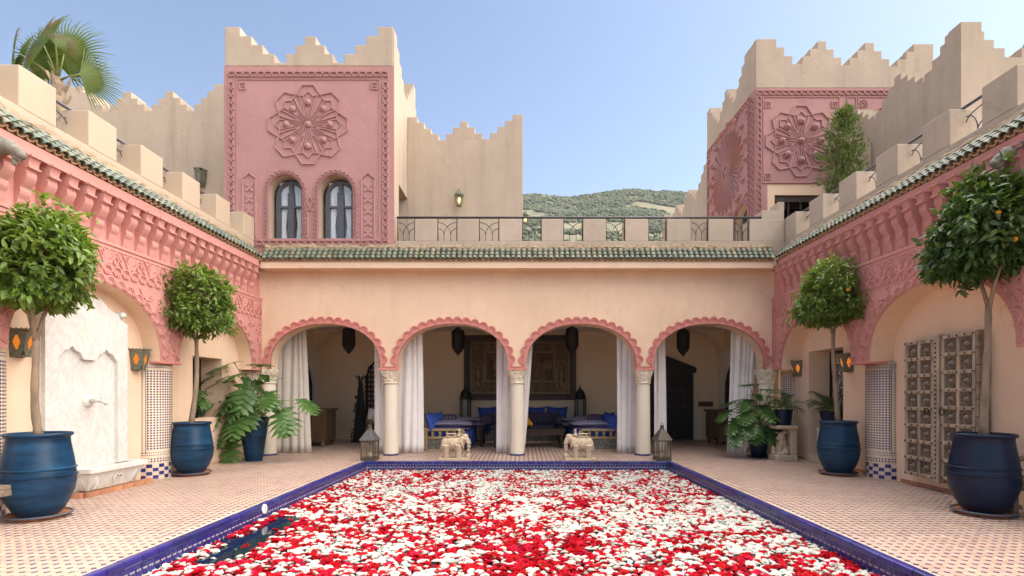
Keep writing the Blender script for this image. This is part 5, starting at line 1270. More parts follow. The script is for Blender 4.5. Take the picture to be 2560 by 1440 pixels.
for i in range(-2,3):
    for j in range(int((z1_-z0_)/st_)+1):
        cx, cz = lx+i*.13, z0_+.05+j*st_
        lim = lw_*(1-max(0,(cz-(z1_-.45))/.6)*.9)
        if abs(cx-lx) > lim: continue
        for k in range(3): a = PI*k/3; dx, dz = .075*math.cos(a), .075*math.sin(a); b.ribbon([(cx-dx,cz-dz),(cx+dx,cz+dz)], .018, .03)
        b.ribbon([(cx+.06*math.cos(2*PI*q/6+.5),cz+.06*math.sin(2*PI*q/6+.5)) for q in range(6)], .014, .03, True)
o = b.build('lattice', M['blackwood'], lt); o.location = (0,16.575,0); stuff(o)
fl_ = thing('floor_lamp', 'tall tapering dark metal floor lamp edged with leaves in the left arch', 'floor lamp', (mx(901,15.83),15.83,0))
b = MB(); b.box(-.24,.24,-.2,.2,0,.03)
b.add([(-.20,-.13,.02),(.20,-.13,.02),(.20,.13,.02),(-.20,.13,.02),(-.045,-.04,1.82),(.045,-.04,1.82),(.045,.04,1.82),(-.045,.04,1.82)], [(0,1,5,4),(1,2,6,5),(2,3,7,6),(3,0,4,7),(4,5,6,7)]); b.build('body', M['darkmetal'], fl_)
rr = random.Random(9)
for k in range(44):
    v = rr.uniform(0,1); z = .05+1.75*v; wd = .20+(.045-.20)*v; s = rr.choice((-1,1)); b = MB(); L_ = rr.uniform(.05,.09); a = rr.uniform(-.5,1.0)
    px_, pz_ = s*(wd-.01), z; q = [(0,0),(L_*.5,L_*.35),(L_,0.02),(L_*.55,-L_*.3)]
    b.prism([(px_+s*(u*math.cos(a)-w2*math.sin(a)), pz_+u*math.sin(a)+w2*math.cos(a)) for u,w2 in q], 'y', -.14*(1-v)-.03, -.14*(1-v)-.02); b.build('leaf', M['darkmetal'], fl_)
b = MB()
for k in range(8):
    a = 2*PI*k/8; b.add([(.02*math.cos(a+.6),.02*math.sin(a+.6),1.80),(.02*math.cos(a-.6),.02*math.sin(a-.6),1.80),(.14*math.cos(a-.2),.14*math.sin(a-.2),1.98),(.19*math.cos(a),.19*math.sin(a),2.02),(.14*math.cos(a+.2),.14*math.sin(a+.2),1.98)], [(0,1,2,3,4)])
b.build('flower_cup', M['darkmetal'], fl_); b = MB(); b.ball((0,0,1.98),(.06,.06,.07)); b.build('lamp_globe', M['white'], fl_, True)

# ---- seated person half hidden by the curtain
def person_seated(loc, rz, lab):
    t = thing('person', lab, 'person', loc); 
    me = bpy.data.meshes.new('body'); V = []; E = []; RAD = []
    def v(p, r): V.append(p); RAD.append(r); return len(V)-1
    def chain_(ids): 
        for a, c in zip(ids, ids[1:]): E.append((a,c))
    pel = v((0,0,.52),.15); w1 = v((0,-.01,.68),.13); ch = v((0,-.02,.86),.155); nk0 = v((0,-.02,1.02),.075); nk = v((0,-.03,1.07),.052); hd = v((0,-.05,1.17),.088); hd2 = v((0,-.045,1.25),.092); hd3 = v((0,-.03,1.31),.06)
    chain_([pel,w1,ch,nk0,nk,hd,hd2,hd3])
    for s in (-1,1):
        sh = v((s*.17,-.01,.98),.065); el = v((s*.24,-.06,.70),.048); wr = v((s*.16,-.30,.62),.034); pm = v((s*.13,-.38,.61),.036)
        chain_([nk0,sh,el,wr,pm])
        for f, (dx, L_) in enumerate(((-.030,.07),(-.011,.085),(.009,.08),(.028,.062))):
            f1 = v((s*.13+dx,-.42,.605),.011); f2 = v((s*.13+dx,-.42-L_*.5,.59),.010); f3 = v((s*.13+dx,-.42-L_*.7,.565),.008); chain_([pm,f1,f2,f3])
        th = v((s*.13-s*.045,-.39,.605),.012); th2 = v((s*.13-s*.055,-.43,.59),.010); chain_([wr,th,th2])
        hp = v((s*.10,-.05,.50),.10); kn = v((s*.13,-.46,.50),.068); an = v((s*.13,-.42,.09),.042); ft = v((s*.14,-.58,.04),.04); chain_([pel,hp,kn,an,ft])
    me.from_pydata(V, E, []); o = link('body', me, t); o.modifiers.new('skin','SKIN')
    for i, sv in enumerate(me.skin_vertices[0].data): sv.radius = (RAD[i],RAD[i]); sv.use_root = (i == 0)
    m = o.modifiers.new('sub','SUBSURF'); m.levels = 1; m.render_levels = 2; me.materials.append(M['skin'])
    def shell(name, keep, grow, mat):
        me2 = bpy.data.meshes.new(name); ids = sorted(keep); mp = {a:i for i,a in enumerate(ids)}
        me2.from_pydata([V[i] for i in ids], [(mp[a],mp[c]) for a,c in E if a in mp and c in mp], []); o2 = link(name, me2, t); o2.modifiers.new('skin','SKIN')
        for i, sv in zip(ids, me2.skin_vertices[0].data): sv.radius = (RAD[i]+grow,RAD[i]+grow); sv.use_root = (i == ids[0])
        mm = o2.modifiers.new('sub','SUBSURF'); mm.levels = 1; mm.render_levels = 2; me2.materials.append(mat)
    names = list(range(len(V))); arm = lambda base: [base, base+1]
    b0 = 8; per = (len(V)-8)//2
    shell('shirt', [0,1,2,3]+[b0,b0+1,b0+per,b0+per+1], .022, M['whitecloth'])
    hips = [b0+per-4+0,]; 
    shell('trousers', [0]+[b0+per-4,b0+per-3,b0+per-2]+[b0+2*per-4,b0+2*per-3,b0+2*per-2], .016, simple('dark_trousers', (.03,.028,.03), .85))
    b = MB(); b.ball((0,-.03,1.27),(.10,.105,.085),14,8); b.build('hair', M['hair'], t, True)
    b = MB(); b.ball((0,-.142,1.19),(.014,.02,.022),8,6); b.ball((.095,-.03,1.19),(.012,.02,.03),8,6); b.ball((-.095,-.03,1.19),(.012,.02,.03),8,6); b.build('nose_and_ears', M['skin'], t, True)
    for s in (-1,1): b = MB(); b.ball((s*.034,-.126,1.22),.011,8,6); b.build('eye', M['hair'], t, True)
    b = MB(); b.ball((0,-.128,1.145),(.026,.010,.007),8,6); b.build('mouth', simple('lips',(.25,.09,.07),.6), t, True)
    t.rotation_euler = (0,0,rz); return t
person_seated((mx(941,15.1),15.1,0), R(40), 'person in a white shirt seated behind the narrow left curtain')
sl = thing('stool', 'low dark wooden stool under the seated person', 'stool', (mx(941,15.1),15.1,0))
b = MB(); b.lathe([(0,.36),(.20,.36),(.21,.38),(.20,.40),(0,.40)], n=20); b.build('seat', M['darkwood'], sl, True, auto=40)
for k in range(4): a = 2*PI*k/4+.4; b = MB(); b.tube([(.13*math.cos(a),.13*math.sin(a),.37),(.17*math.cos(a),.17*math.sin(a),0)], .02, 6); b.build('leg', M['darkwood'], sl)
# ================================================================ courtyard objects
def remesh(b, name, mat, parent, voxel):
    o = b.build(name, mat, parent); m = o.modifiers.new('r','REMESH'); m.mode = 'VOXEL'; m.voxel_size = voxel; m.use_smooth_shade = True
    s = o.modifiers.new('s','SMOOTH'); s.iterations = 2; s.factor = .5; return o
# ---- big pots
def big_pot(name, label, x, y, h, k, mat, grp, rot=0.):
    t = thing(name, label, 'pot', (x,y,0), grp)
    P_ = [(0,.055),(.255*k,.055),(.30*k,.10),(.37*k,.20),(.425*k,.32),(.447*k,.43),(.447*k,.492),(.466*k,.50),(.466*k,.512),(.444*k,.520),(.438*k,.572),(.455*k,.58),(.455*k,.592),(.434*k,.600),(.418*k,.70),(.395*k,.80),(.378*k,.88),(.372*k,.935),(.378*k,.955),(.402*k,.962),(.412*k,.975),(.408*k,.992),(.394*k,1.0),(.372*k,.992),(.362*k,.96),(.36*k,.90),(0,.90)]
    P_ = [(r, z*h) for r, z in P_]
    MB().lathe(P_, n=48).build('body', M[mat], t, True, auto=50)
    MB().lathe([(0,.905*h),(.2*k,.915*h),(.362*k,.902*h)], n=24).build('soil', M['soil'], t, True)
    s = thing('saucer', 'terracotta saucer under the pot '+label.split(' pot ')[1], 'saucer', (x,y,0), 'saucers under the big pots')
    MB().lathe([(0,.012),(.30*k,.012),(.40*k,.045),(.405*k,.05),(.395*k,.052),(.30*k,.024),(0,.022)], n=40).build('dish', M['terracotta'], s, True, auto=50)
    MB().lathe([(.392*k,.046),(.412*k,.046),(.416*k,.058),(.405*k,.066),(.390*k,.060)], n=40).build('rim', M['rimblue'], s, True)
    MB().lathe([(.0,.0),(.30*k,.0),(.30*k,.013),(0,.013)], n=30).build('foot', M['terracotta'], s)
    return t
M['rimblue'] = _glaze('worn_blue_rim', (.05,.07,.10), (.13,.15,.18))
GP = 'large blue glazed pots with citrus trees'
big_pot('glazed_pot', 'large blue glazed pot beside the marble fountain', -5.64, 6.12, 1.0, .77, 'bluepot', GP)
big_pot('glazed_pot', 'large blue glazed pot beside the left mosaic pilaster', -5.90, 9.38, .95, .755, 'bluepot', GP)
big_pot('glazed_pot', 'large blue glazed pot beside the right mosaic pilaster', 5.68, 9.40, .97, .755, 'bluepot', GP)
big_pot('glazed_pot', 'large navy glazed pot in front of the old carved door panels', 5.55, 6.30, .98, .765, 'navypot', GP)
def small_pot(label, x, y, z, h, r1, r0, mat, grp=None, belly=0.):
    t = thing('planter', label, 'pot', (x,y,z), grp)
    pr = [(0,0),(r0,0)]+[(r0+(r1-r0)*i/8+belly*math.sin(PI*i/8), h*.93*i/8) for i in range(1,9)]+[(r1+.015,h*.94),(r1+.018,h*.98),(r1+.008,h),(r1-.02,h),(r1-.03,h*.88),(0,h*.87)]
    MB().lathe(pr, n=32).build('body', M[mat], t, True, auto=50); MB().lathe([(0,h*.885),(r1-.03,h*.885)], n=20).build('soil', M['soil'], t)
    for q in (.35,.62):
        rr_ = r0+(r1-r0)*q/.93+belly*math.sin(PI*q/.93)
        MB().lathe([(rr_-.004,h*q-.008),(rr_+.008,h*q),(rr_-.004,h*q+.008)], n=32).build('ridge', M[mat], t, True)
    return t
small_pot('tall tapered blue planter under the left philodendron', -5.80, 11.35, 0, .95, .30, .17, 'bluepot')
small_pot('rounded navy planter under the right philodendron', 5.42, 11.98, .03, .66, .21, .15, 'navypot', belly=.03)
s_ = thing('saucer', 'blue saucer under the navy planter of the right philodendron', 'saucer', (5.42,11.98,0)); MB().lathe([(0,0),(.2,0),(.26,.03),(.265,.045),(.24,.03),(0,.028)], n=28).build('dish', M['navypot'], s_, True, auto=40)
small_pot('navy planter holding a palm on the carved lion pedestal', mx(1958,11.5), 11.48, .765, .35, .185, .14, 'navypot')
small_pot('navy planter holding a palm in the right doorway', 6.42, 10.85, .74, .36, .22, .16, 'navypot')
small_pot('small navy planter standing in the left window niche', -6.58, 10.45, .975, .26, .15, .11, 'navypot')
pl = thing('plinth', 'plain pale plinth under the palm in the right doorway', 'plinth', (6.42,10.85,0)); MB().box(-.2,.2,-.2,.2,0,.74).build('block', M['stone'], pl, bevel=.015)
stp = thing('door_step', 'pale stone step at the foot of the right doorway', 'step', (6.3,10.8,0)); 
for i in range(5): MB().box(-.13,.2,-.62+i*.25+.004,-.62+(i+1)*.25-.004,0,.13).build('stone', M['stone'], stp, bevel=.008)

# ---- carved lion pedestal
pd = thing('carved_pedestal', 'pale stone pedestal carved with a seated lion under the potted palm', 'pedestal', (mx(1957,11.45),11.45,0))
b = MB(); b.box(-.23,.23,-.2,.2,0,.13); b.build('base', M['stone'], pd, bevel=.02)
b = MB(); b.box(.10,.23,-.16,.2,.13,.70); b.build('back_slab', M['stone'], pd, bevel=.02)
b = MB(); b.box(-.21,.24,-.2,.2,.69,.765); b.build('top_slab', M['stone'], pd, bevel=.025)
b = MB(); b.ball((-.02,-.02,.36),(.085,.09,.15),12,10,(0,.2,0)); b.ball((.02,.0,.24),(.11,.10,.11)); b.ball((-.06,-.05,.50),(.085,.085,.09)); b.ball((-.055,-.04,.56),(.07,.09,.06)); b.ball((-.13,-.07,.49),(.05,.045,.04)); b.ball((-.03,-.1,.60),(.02,.02,.03),8,6); b.ball((-.03,.02,.60),(.02,.02,.03),8,6)
for y in (-.08,.05): b.tube([(-.07,y,.40),(-.10,y,.27),(-.115,y,.15)], [.045,.034,.03], 8); b.ball((-.14,y,.148),(.05,.032,.024),8,6)
b.ball((.0,-.12,.19),(.075,.05,.07)); b.ball((-.06,-.13,.148),(.06,.03,.02),8,6); b.tube([(-.03,0,.56),(.06,.0,.62),(.11,0,.60)], [.06,.05,.03], 8); remesh(b, 'lion_figure', M['stone'], pd, .012)

# ---- elephant statues
def elephant(x, y, s, lab):
    t = thing('elephant_statue', lab, 'statue', (x,y,0), 'carved stone elephants at the pool edge')
    MB().box(-.36,.36,-.15,.15,0,.065).build('base', M['stone'], t, bevel=.012)
    S = lambda a: s*a; b = MB()
    b.ball((S(-.06),0,.385),(.25,.145,.18),16,12); b.ball((S(-.20),0,.37),(.13,.13,.17)); b.ball((S(.10),0,.40),(.14,.125,.16))
    b.ball((S(.22),0,.50),(.105,.085,.10),14,10); b.ball((S(.25),0,.56),(.075,.065,.06)); b.ball((S(.285),0,.46),(.06,.06,.07))
    b.tube([(S(.27),0,.50),(S(.315),0,.42),(S(.325),0,.32),(S(.315),0,.22),(S(.30),0,.14),(S(.33),0,.10)], [.070,.064,.055,.046,.038,.030], 10)
    for lx_, ly in ((-.20,-.075),(-.22,.075),(.09,-.075),(.07,.075)):
        b.tube([(S(lx_),ly,.36),(S(lx_+.005),ly,.20),(S(lx_),ly,.065)], [.098,.074,.068], 10)
    b.tube([(S(-.29),0,.42),(S(-.325),0,.32),(S(-.315),0,.18)], [.024,.018,.014], 6)
    for ly in (-1,1): b.ball((S(.155),ly*.105,.475),(.065,.02,.095),12,8,(ly*.25,0,s*ly*.35)); b.tube([(S(.29),ly*.05,.42),(S(.34),ly*.062,.395),(S(.39),ly*.062,.40)], [.018,.015,.008], 6)
    remesh(b, 'body', M['stone'], t, .011)
    b = MB(); b.tube([(S(-.10),-.14,.44),(S(-.03),-.145,.33),(S(.04),-.14,.26)], .012, 5); b.tube([(S(.06),-.14,.44),(S(0),-.15,.36),(S(-.10),-.14,.24)], .012, 5)
    for q in range(3): b.tube([(S(.14+.02*q),-.13,.46),(S(.17+.02*q),-.125,.36-.02*q),(S(.22),-.06,.30-.03*q)], .013, 5)
    b.build('harness', M['stone'], t, True)
    b = MB(); b.box(min(S(-.19),S(.04)),max(S(-.19),S(.04)),-.085,.085,.545,.575); b.box(min(S(-.17),S(-.145)),max(S(-.17),S(-.145)),-.08,.08,.57,.62); b.box(min(S(0),S(.025)),max(S(0),S(.025)),-.08,.08,.57,.61); b.box(min(S(-.19),S(.04)),max(S(-.19),S(.04)),-.085,.085,.612,.63); b.build('howdah', M['stone'], t, bevel=.006)
    b = MB(); b.ball((S(.10),0,.605),(.035,.04,.06)); b.ball((S(.105),0,.69),(.032,.032,.038)); b.ball((S(.09),-.05,.58),(.05,.025,.025)); b.ball((S(.09),.05,.58),(.05,.025,.025)); b.tube([(S(.10),-.04,.64),(S(.15),-.05,.60),(S(.19),-.03,.60)], .014, 6); b.ball((S(.10),0,.72),(.036,.036,.018)); remesh(b, 'rider', M['stone'], t, .007)
    b = MB(); b.ball((S(.32),-.05,.105),(.055,.035,.04)); b.ball((S(.35),-.05,.15),(.03,.03,.032)); b.tube([(S(.30),-.07,.10),(S(.30),-.07,.065)], .014, 5); b.tube([(S(.34),-.07,.10),(S(.34),-.07,.065)], .014, 5); remesh(b, 'small_animal', M['stone'], t, .007)
    t.scale = (.93,.93,.93)
elephant(mx(1137,11.5), 11.5, 1, 'carved stone elephant facing right at the left end of the pool edge')
elephant(mx(1449,11.5), 11.5, -1, 'carved stone elephant facing left at the right end of the pool edge')

# ---- floor lanterns at the pool corners
def floor_lantern(x, y, rz, lab, mat):
    t = thing('floor_lantern', lab, 'lantern', (x,y,0), 'glass lanterns at the far pool corners'); w_ = .15
    b = MB(); b.box(-w_,w_,-w_,w_,0,.085)
    for sx in (-1,1):
        for sy in (-1,1): b.box(sx*w_-(.022 if sx>0 else 0),sx*w_+(.022 if sx<0 else 0),sy*w_-(.022 if sy>0 else 0),sy*w_+(.022 if sy<0 else 0),.085,.42)
    b.box(-w_,w_,-w_,w_,.42,.445)
    for a in (-.05,.05):
        for sg in (-1,1): b.box(a-.006,a+.006,sg*w_*.97-.006,sg*w_*.97+.006,.085,.42); b.box(sg*w_*.97-.006,sg*w_*.97+.006,a-.006,a+.006,.085,.42)
    b.build('frame', M['bronze'], t, bevel=.003)
    b = MB(); b.frustum((0,0),w_+.03,w_+.03,.045,.045,.445,.68); b.build('roof', M[mat], t, bevel=.006)
    b = MB(); b.lathe([(.045,.68),(.05,.69),(.045,.70),(.04,.74),(.048,.755),(.03,.77),(0,.775)], n=12); b.tube([(.03*math.cos(a),0,.79+.03*math.sin(a)) for a in [2*PI*i/12 for i in range(13)]], .006, 5); b.build('cap', M['bronze'], t, True, auto=40)
    for sx, sy in ((1,0),(-1,0),(0,1),(0,-1)):
        g_ = MB()
        if sx: g_.box(sx*w_*.93-.002,sx*w_*.93+.002,-w_+.02,w_-.02,.085,.42)
        else: g_.box(-w_+.02,w_-.02,sy*w_*.93-.002,sy*w_*.93+.002,.085,.42)
        g_.build('pane', M['lampglass'], t)
    b = MB(); b.lathe([(0,.085),(.035,.085),(.035,.17),(0,.175)], n=12); b.build('candle', M['column'], t, True, auto=40)
    t.rotation_euler = (0,0,rz)
floor_lantern(mx(925,11.45), 11.45, R(-9), 'glass lantern with a pale pyramid roof at the left far corner of the pool', 'oldmetal')
floor_lantern(mx(1655,11.45), 11.45, R(10), 'glass lantern with a brown pyramid roof at the right far corner of the pool', 'bronze')

# ---- marble fountain
ft = thing('marble_fountain', 'white marble wall fountain panel with spout and cusped arch', 'fountain', (-6.3,7.55,0), world=True)
fy0, fy1 = 6.83, 8.27; fm = (fy0+fy1)/2
crest = [(fy0,2.60),(fy0+.02,2.72),(fy0+.07,2.74),(fy0+.10,2.68),(fy0+.18,2.70)]
prof = crest + [(fm-.40,2.76),(fm-.28,2.86),(fm-.14,2.88),(fm,2.98),(fm+.14,2.88),(fm+.28,2.86),(fm+.40,2.76)] + [(2*fm-y,z) for y,z in reversed(crest)]
MB().prism([(fy0,.0)]+prof+[(fy1,.0)], 'x', -6.357, -6.27).build('panel', M['marble'], ft, bevel=.006)
cusp = []
def lobe(a, c, z, h, n=6): return [(a+(c-a)*i/n, z+h*math.sin(PI*i/n)) for i in range(n+1)]
ia_, ib_ = fy0+.20, fy1-.20
cus = [(ia_,.55),(ia_,1.95)]+[(ia_+.05,1.99),(ia_+.10,2.05),(ia_+.16,2.06),(ia_+.22,2.12),(ia_+.28,2.06),(ia_+.36,2.03),(ia_+.40,1.96),(ia_+.43,1.94),(fm,1.94)]
cus = cus + [(2*fm-y,z) for y,z in reversed(cus[:-1])]
bp = [(fy0+.006,.40)]+[(min(max(y,fy0+.006),fy1-.006),z-.008) for y,z in prof]+[(fy1-.006,.40)]
ring = bp + [(fy1-.006,.55)] 
b = MB(); outer = [(fy0+.006,.40),(fy0+.006,2.55),(fm,2.62),(fy1-.006,2.55),(fy1-.006,.40),(ib_,.40)] + list(reversed(cus)) + [(ia_,.40)]
b.prism(outer, 'x', -6.272, -6.215); b.build('cusped_border', M['marble'], ft)
for yy in (fy0+.06,fy1-.06): b = MB(); b.ball((-6.25,yy,2.68),(.05,.05,.05),10,8); b.build('scroll', M['marble'], ft, True)
b = MB(); b.lathe([(0,.05),(.05,.045),(.095,.02),(.10,0.)], n=24); o = b.build('spout_rose', M['marble'], ft, True); o.rotation_euler = (0,R(90),0); o.location = (-6.272,7.57,1.35)
b = MB(); b.tube([(-6.25,7.57,1.35),(-6.14,7.57,1.36),(-6.05,7.57,1.35),(-6.00,7.57,1.31)], [.035,.032,.03,.026], 12); b.ball((-6.06,7.57,1.385),(.03,.02,.025),8,6); b.build('spout', M['marble'], ft, True)
bs = thing('marble_basin', 'white marble trough carved with fans below the fountain spout', 'basin', (-6.15,7.8,0), world=True)
y0_, y1_ = 7.27, 8.36
b = MB(); zb_, zt_ = .075, .335
b.add([(-6.34,y0_+.10,zb_),(-6.10,y0_+.10,zb_),(-6.10,y1_-.10,zb_),(-6.34,y1_-.10,zb_),(-6.34,y0_+.02,zt_),(-6.00,y0_+.02,zt_),(-6.00,y1_-.02,zt_),(-6.34,y1_-.02,zt_)], [(0,3,2,1),(0,1,5,4),(1,2,6,5),(2,3,7,6),(3,0,4,7)]); b.build('trough', M['marble'], bs, bevel=.012)
b = MB(); 
b.box(-6.34,-5.955,y0_-.01,y0_+.09,zt_,.41); b.box(-6.34,-5.955,y1_-.09,y1_+.01,zt_,.41); b.box(-6.055,-5.955,y0_+.09,y1_-.09,zt_,.41); b.box(-6.345,-6.26,y0_+.09,y1_-.09,zt_,.41); b.build('rim', M['marble'], bs, bevel=.01); MB().box(-6.26,-6.055,y0_+.09,y1_-.09,zt_-.12,zt_-.1).build('basin_floor', M['marble'], bs)
for i in range(9):                                   # carved fans on the visible faces
    a = R(8+i*9.5); L_ = .20-.012*i
    for base_y, sg in ((y0_+.13,1),(y1_-.13,-1)):
        b = MB(); p = [(base_y, zb_+.02),(base_y+sg*L_*math.sin(a)*.6, zb_+.02+L_*math.cos(a)*.7),(base_y+sg*L_*math.sin(a), zb_+.02+L_*math.cos(a))]
        b.tube([(-6.10+.10*(z-zb_)/(zt_-zb_)+.003, y, z) for y,z in p], [.008,.012,.007], 6); b.build('carved_frond', M['marble'], bs, True)
for i in range(7):
    a = R(5+i*11); L_ = .19-.012*i; b = MB(); p = [(-6.13-L_*math.sin(a)*q, zb_+.02+L_*math.cos(a)*q) for q in (0,.6,1.)]
    b.tube([(x, y0_+.10-.08*(z-zb_)/(zt_-zb_)-.003, z) for x,z in p], [.008,.012,.007], 6); b.build('carved_frond', M['marble'], bs, True)
b = MB(); hy = (y0_+y1_)/2; b.tube([(-6.03,hy-.08+.0,.14),(-6.02,hy-.07,.23),(-6.01,hy-.02,.27),(-6.02,hy,.24),(-6.01,hy+.03,.27),(-6.02,hy+.07,.22)], .012, 6); b.build('carved_scroll', M['marble'], bs, True)
fl2 = MB().box(-.006,.006,-.009,.009,-.028,.028).mesh('flute'); fl2.materials.append(M['marble'])
for i in range(16): inst('flute', fl2, bs, (-6.32+.022*i, y0_-.013, .372), (0,0,R(90)))
fbk = MB().box(-.11,.11,-.055,.055,0,.068).mesh('brick'); fbk.materials.append(M['brick'])
for i in range(6): inst('brick', fbk, bs, (-6.10, y0_+.12+i*.22, .002), (0,0,R(90+random.uniform(-1,1))))
for i in range(2): inst('brick', fbk, bs, (-6.17-.0, y0_+.03+i*.0, .002) if i == 0 else (-6.33, y0_+.03, .002), (0,0,0), (.68,1,1))

# ---- wall lanterns
def sconce(pos, nrm, lab, h=.33, lit=True, grp='pierced copper wall lanterns', warm=True):
    """tapering pierced lantern; local -y looks away from the wall"""
    t = thing('wall_lantern', lab, 'lantern', pos, grp); wt, wb, dt, db = .145, .095, .20, .13
    top = [(-wt,0),(-wt*.62,-dt),(wt*.62,-dt),(wt,0)]; bot = [(-wb,0),(-wb*.62,-db),(wb*.62,-db),(wb,0)]
    for (i, j) in ((0,1),(1,2),(2,3)):
        A, B, C_, D_ = [Vector((*bot[i],0)), Vector((*bot[j],0)), Vector((*top[j],h)), Vector((*top[i],h))]
        c = (A+B+C_+D_)/4; ux_ = ((B+C_)/2-(A+D_)/2); uz_ = ((C_+D_)/2-(A+B)/2); nn = ux_.cross(uz_).normalized(); nn = nn if nn.y < 0 or abs(nn.y) < .2 else -nn
        lobes = [(math.sin(a)*.20*(1+.25*math.cos(4*a)), math.cos(a)*.28) for a in [2*PI*k/16 for k in range(16)]]
        q = MB(); inner = [c+ux_*u+uz_*v for u,v in lobes]
        outer = []
        for u, v in lobes:
            m_ = max(abs(u)/.5, abs(v)/.5); outer.append((u/m_, v/m_))
        def quad(u, v): 
            bt = A.lerp(B,u+.5); tp = D_.lerp(C_,u+.5); return bt.lerp(tp, v+.5)
        O = [quad(u,v) for u,v in outer]; I = [quad(u,v) for u,v in lobes]; n = 16
        q.add([p for p in O]+[p for p in I], [(k,(k+1)%n,n+(k+1)%n,n+k) for k in range(n)]); o = q.build('pierced_panel', M['verdigris'], t); m_ = o.modifiers.new('s','SOLIDIFY'); m_.thickness = .006; m_.offset = 0
        g_ = MB(); g_.add([quad(u*1.05,v*1.05)-nn*.008*0 for u,v in lobes], [tuple(range(16))]); go = g_.build('amber_pane', M['amber'] if lit else M['panel_glass'], t); go.scale = (.965,.965,1)
    b = MB(); b.prism([(p[0],p[1]) for p in bot], 'z', -.012, .006); b.build('floor_plate', M['verdigris'], t); b = MB(); b.prism([(p[0]*1.04,p[1]*1.04) for p in top], 'z', h-.012, h+.004)
    for k in range(13):
        e = k/12; pts_ = [Vector((*p,h)) for p in top]; s3 = e*3; i = min(2,int(s3)); p = pts_[i].lerp(pts_[i+1], s3-i); b.box(p.x-.006,p.x+.006,p.y-.005,p.y+.005,h,h+.016)
    b.build('rim', M['verdigris'], t); b = MB(); b.box(-wb*1.02,wb*1.02,-.004,.006,-.02,h*.99); b.build('back_plate', M['verdigris'], t)
    if lit:
        b = MB(); b.ball((0,-.08,h*.48),(.022,.022,.05),10,8); b.build('bulb', M['flame'], t, True)
    t.rotation_euler = (0,0,math.atan2(nrm[1],nrm[0])+PI/2); return t
sconce((XL-.0+.008,6.60,1.93), (1,0), 'green copper lantern glowing on the wall at the left edge of the courtyard')
sconce((XL+.008,8.62,1.85), (1,0), 'green copper lantern glowing between the fountain and the left mosaic pilaster')
sconce((XR-.008,11.80,1.86), (-1,0), 'green copper lantern glowing on the wall far side of the right doorway')
sconce((XR-.008,9.97,1.88), (-1,0), 'green copper lantern glowing between the right doorway and the mosaic pilaster')
sconce((mx(504,13.88),13.89,mz(467,13.9)), (0,-1), 'dark copper lantern on the wall behind the left parapet', h=.42, lit=False)
def carriage_lamp(pos, lab, sc=1.):
    t = thing('carriage_lamp', lab, 'lantern', pos, 'lit glass wall lamps on the terrace')
    b = MB(); b.lathe([(0,-.16),(.07,-.16),(.075,-.145),(.065,-.13)], n=6); b.lathe([(.12,.12),(.115,.14),(.07,.22),(.03,.25),(.015,.30),(0,.31)], n=6)
    for k in range(6): a = 2*PI*k/6; b.tube([(.068*math.cos(a),.068*math.sin(a),-.14),(.115*math.cos(a),.115*math.sin(a),.13)], .009, 5)
    b.box(-.015,.015,.0,.17,.22,.25); b.build('cage', M['verdigris'], t)
    b = MB(); b.lathe([(.062,-.135),(.108,.125)], n=6); b.build('pane', M['lampglass'], t); b = MB(); b.ball((0,0,.0),(.03,.03,.06),10,8); b.build('bulb', M['flame'], t, True); t.scale = (sc,sc,sc)
carriage_lamp((mx(1148,13.42),13.42,mz(500,13.42)), 'lit glass lantern on the beige block above the terrace railing')
carriage_lamp((mx(1314,14.3),14.3,mz(548,14.3)), 'small lit lamp behind the terrace railing beside the beige block', .85)

# ---- old carved door panels leaning on the right wall
od = thing('old_door', 'weathered wooden double door with bossed square panels hung on the right wall', 'door', (6.15,7.68,.18), world=True)
dy0, dy1, dz0, dz1 = 7.03, 8.34, .18, 2.27
xf = 6.10
def leaf_door(ya, yb, zoff, nm):
    MB().box(xf+.035,6.20,ya,yb,dz0+zoff,dz1+zoff).build('leaf', M['oldwood2'], od)
    ncol, nrow = 2, 8; pw = (yb-ya-.06)/ncol; ph = (dz1-dz0-.06)/nrow
    for i in range(ncol+1):
        y = ya+.03+pw*i; b = MB(); b.box(xf-.006,xf+.04,y-.028,y+.028,dz0+zoff,dz1+zoff); b.build('stile', M['oldwood'], od, bevel=.008)
    for j in range(nrow+1):
        z = dz0+zoff+.03+ph*j; b = MB(); b.box(xf-.018,xf+.038,ya+.004,yb-.004,z-.026,z+.026); b.build('rail', M['oldwood'], od, bevel=.008)
        for i in range(2*ncol+1):
            y = ya+.03+pw*i/2; inst('nail', ME_NAIL, od, (xf-.02,y,z))
    for i in range(ncol):
        for j in range(nrow):
            cy, cz = ya+.03+pw*(i+.5), dz0+zoff+.03+ph*(j+.5)
            p = inst('panel_moulding', ME_OCTM, od, (xf+.034,cy,cz), (0,0,R(-90))); inst('boss', ME_BOSS, p, (0,-.012,0))
nl = MB().ball((0,0,0),(.012,.014,.014),6,4).mesh('nail', True); nl.materials.append(M['darkmetal']); ME_NAIL = nl
om = MB()
for r_, d_ in ((.098,.016),(.068,.022)):
    om.ribbon([(r_*math.cos(R(22.5+45*k))*1.05, r_*math.sin(R(22.5+45*k))*1.05) for k in range(8)], .016, d_, True)
om.ribbon(rect(-.115,.115,-.098,.098), .014, .012, True); ME_OCTM = relief(om, 'panel_moulding', M['oldwood2'])
bo = MB(); pr = [(.042,0.),(.042,.012),(.03,.02),(.024,.036),(.008,.045),(0,.05)]; n_ = 14
bo.add([(r*math.cos(2*PI*j/n_),-z,r*math.sin(2*PI*j/n_)) for r,z in pr for j in range(n_)], [(i*n_+j,i*n_+(j+1)%n_,(i+1)*n_+(j+1)%n_,(i+1)*n_+j) for i in range(5) for j in range(n_)]); ME_BOSS = bo.mesh('boss', True); ME_BOSS.materials.append(simple('grey_iron_boss', (.22,.18,.14), .6, .3, 30))
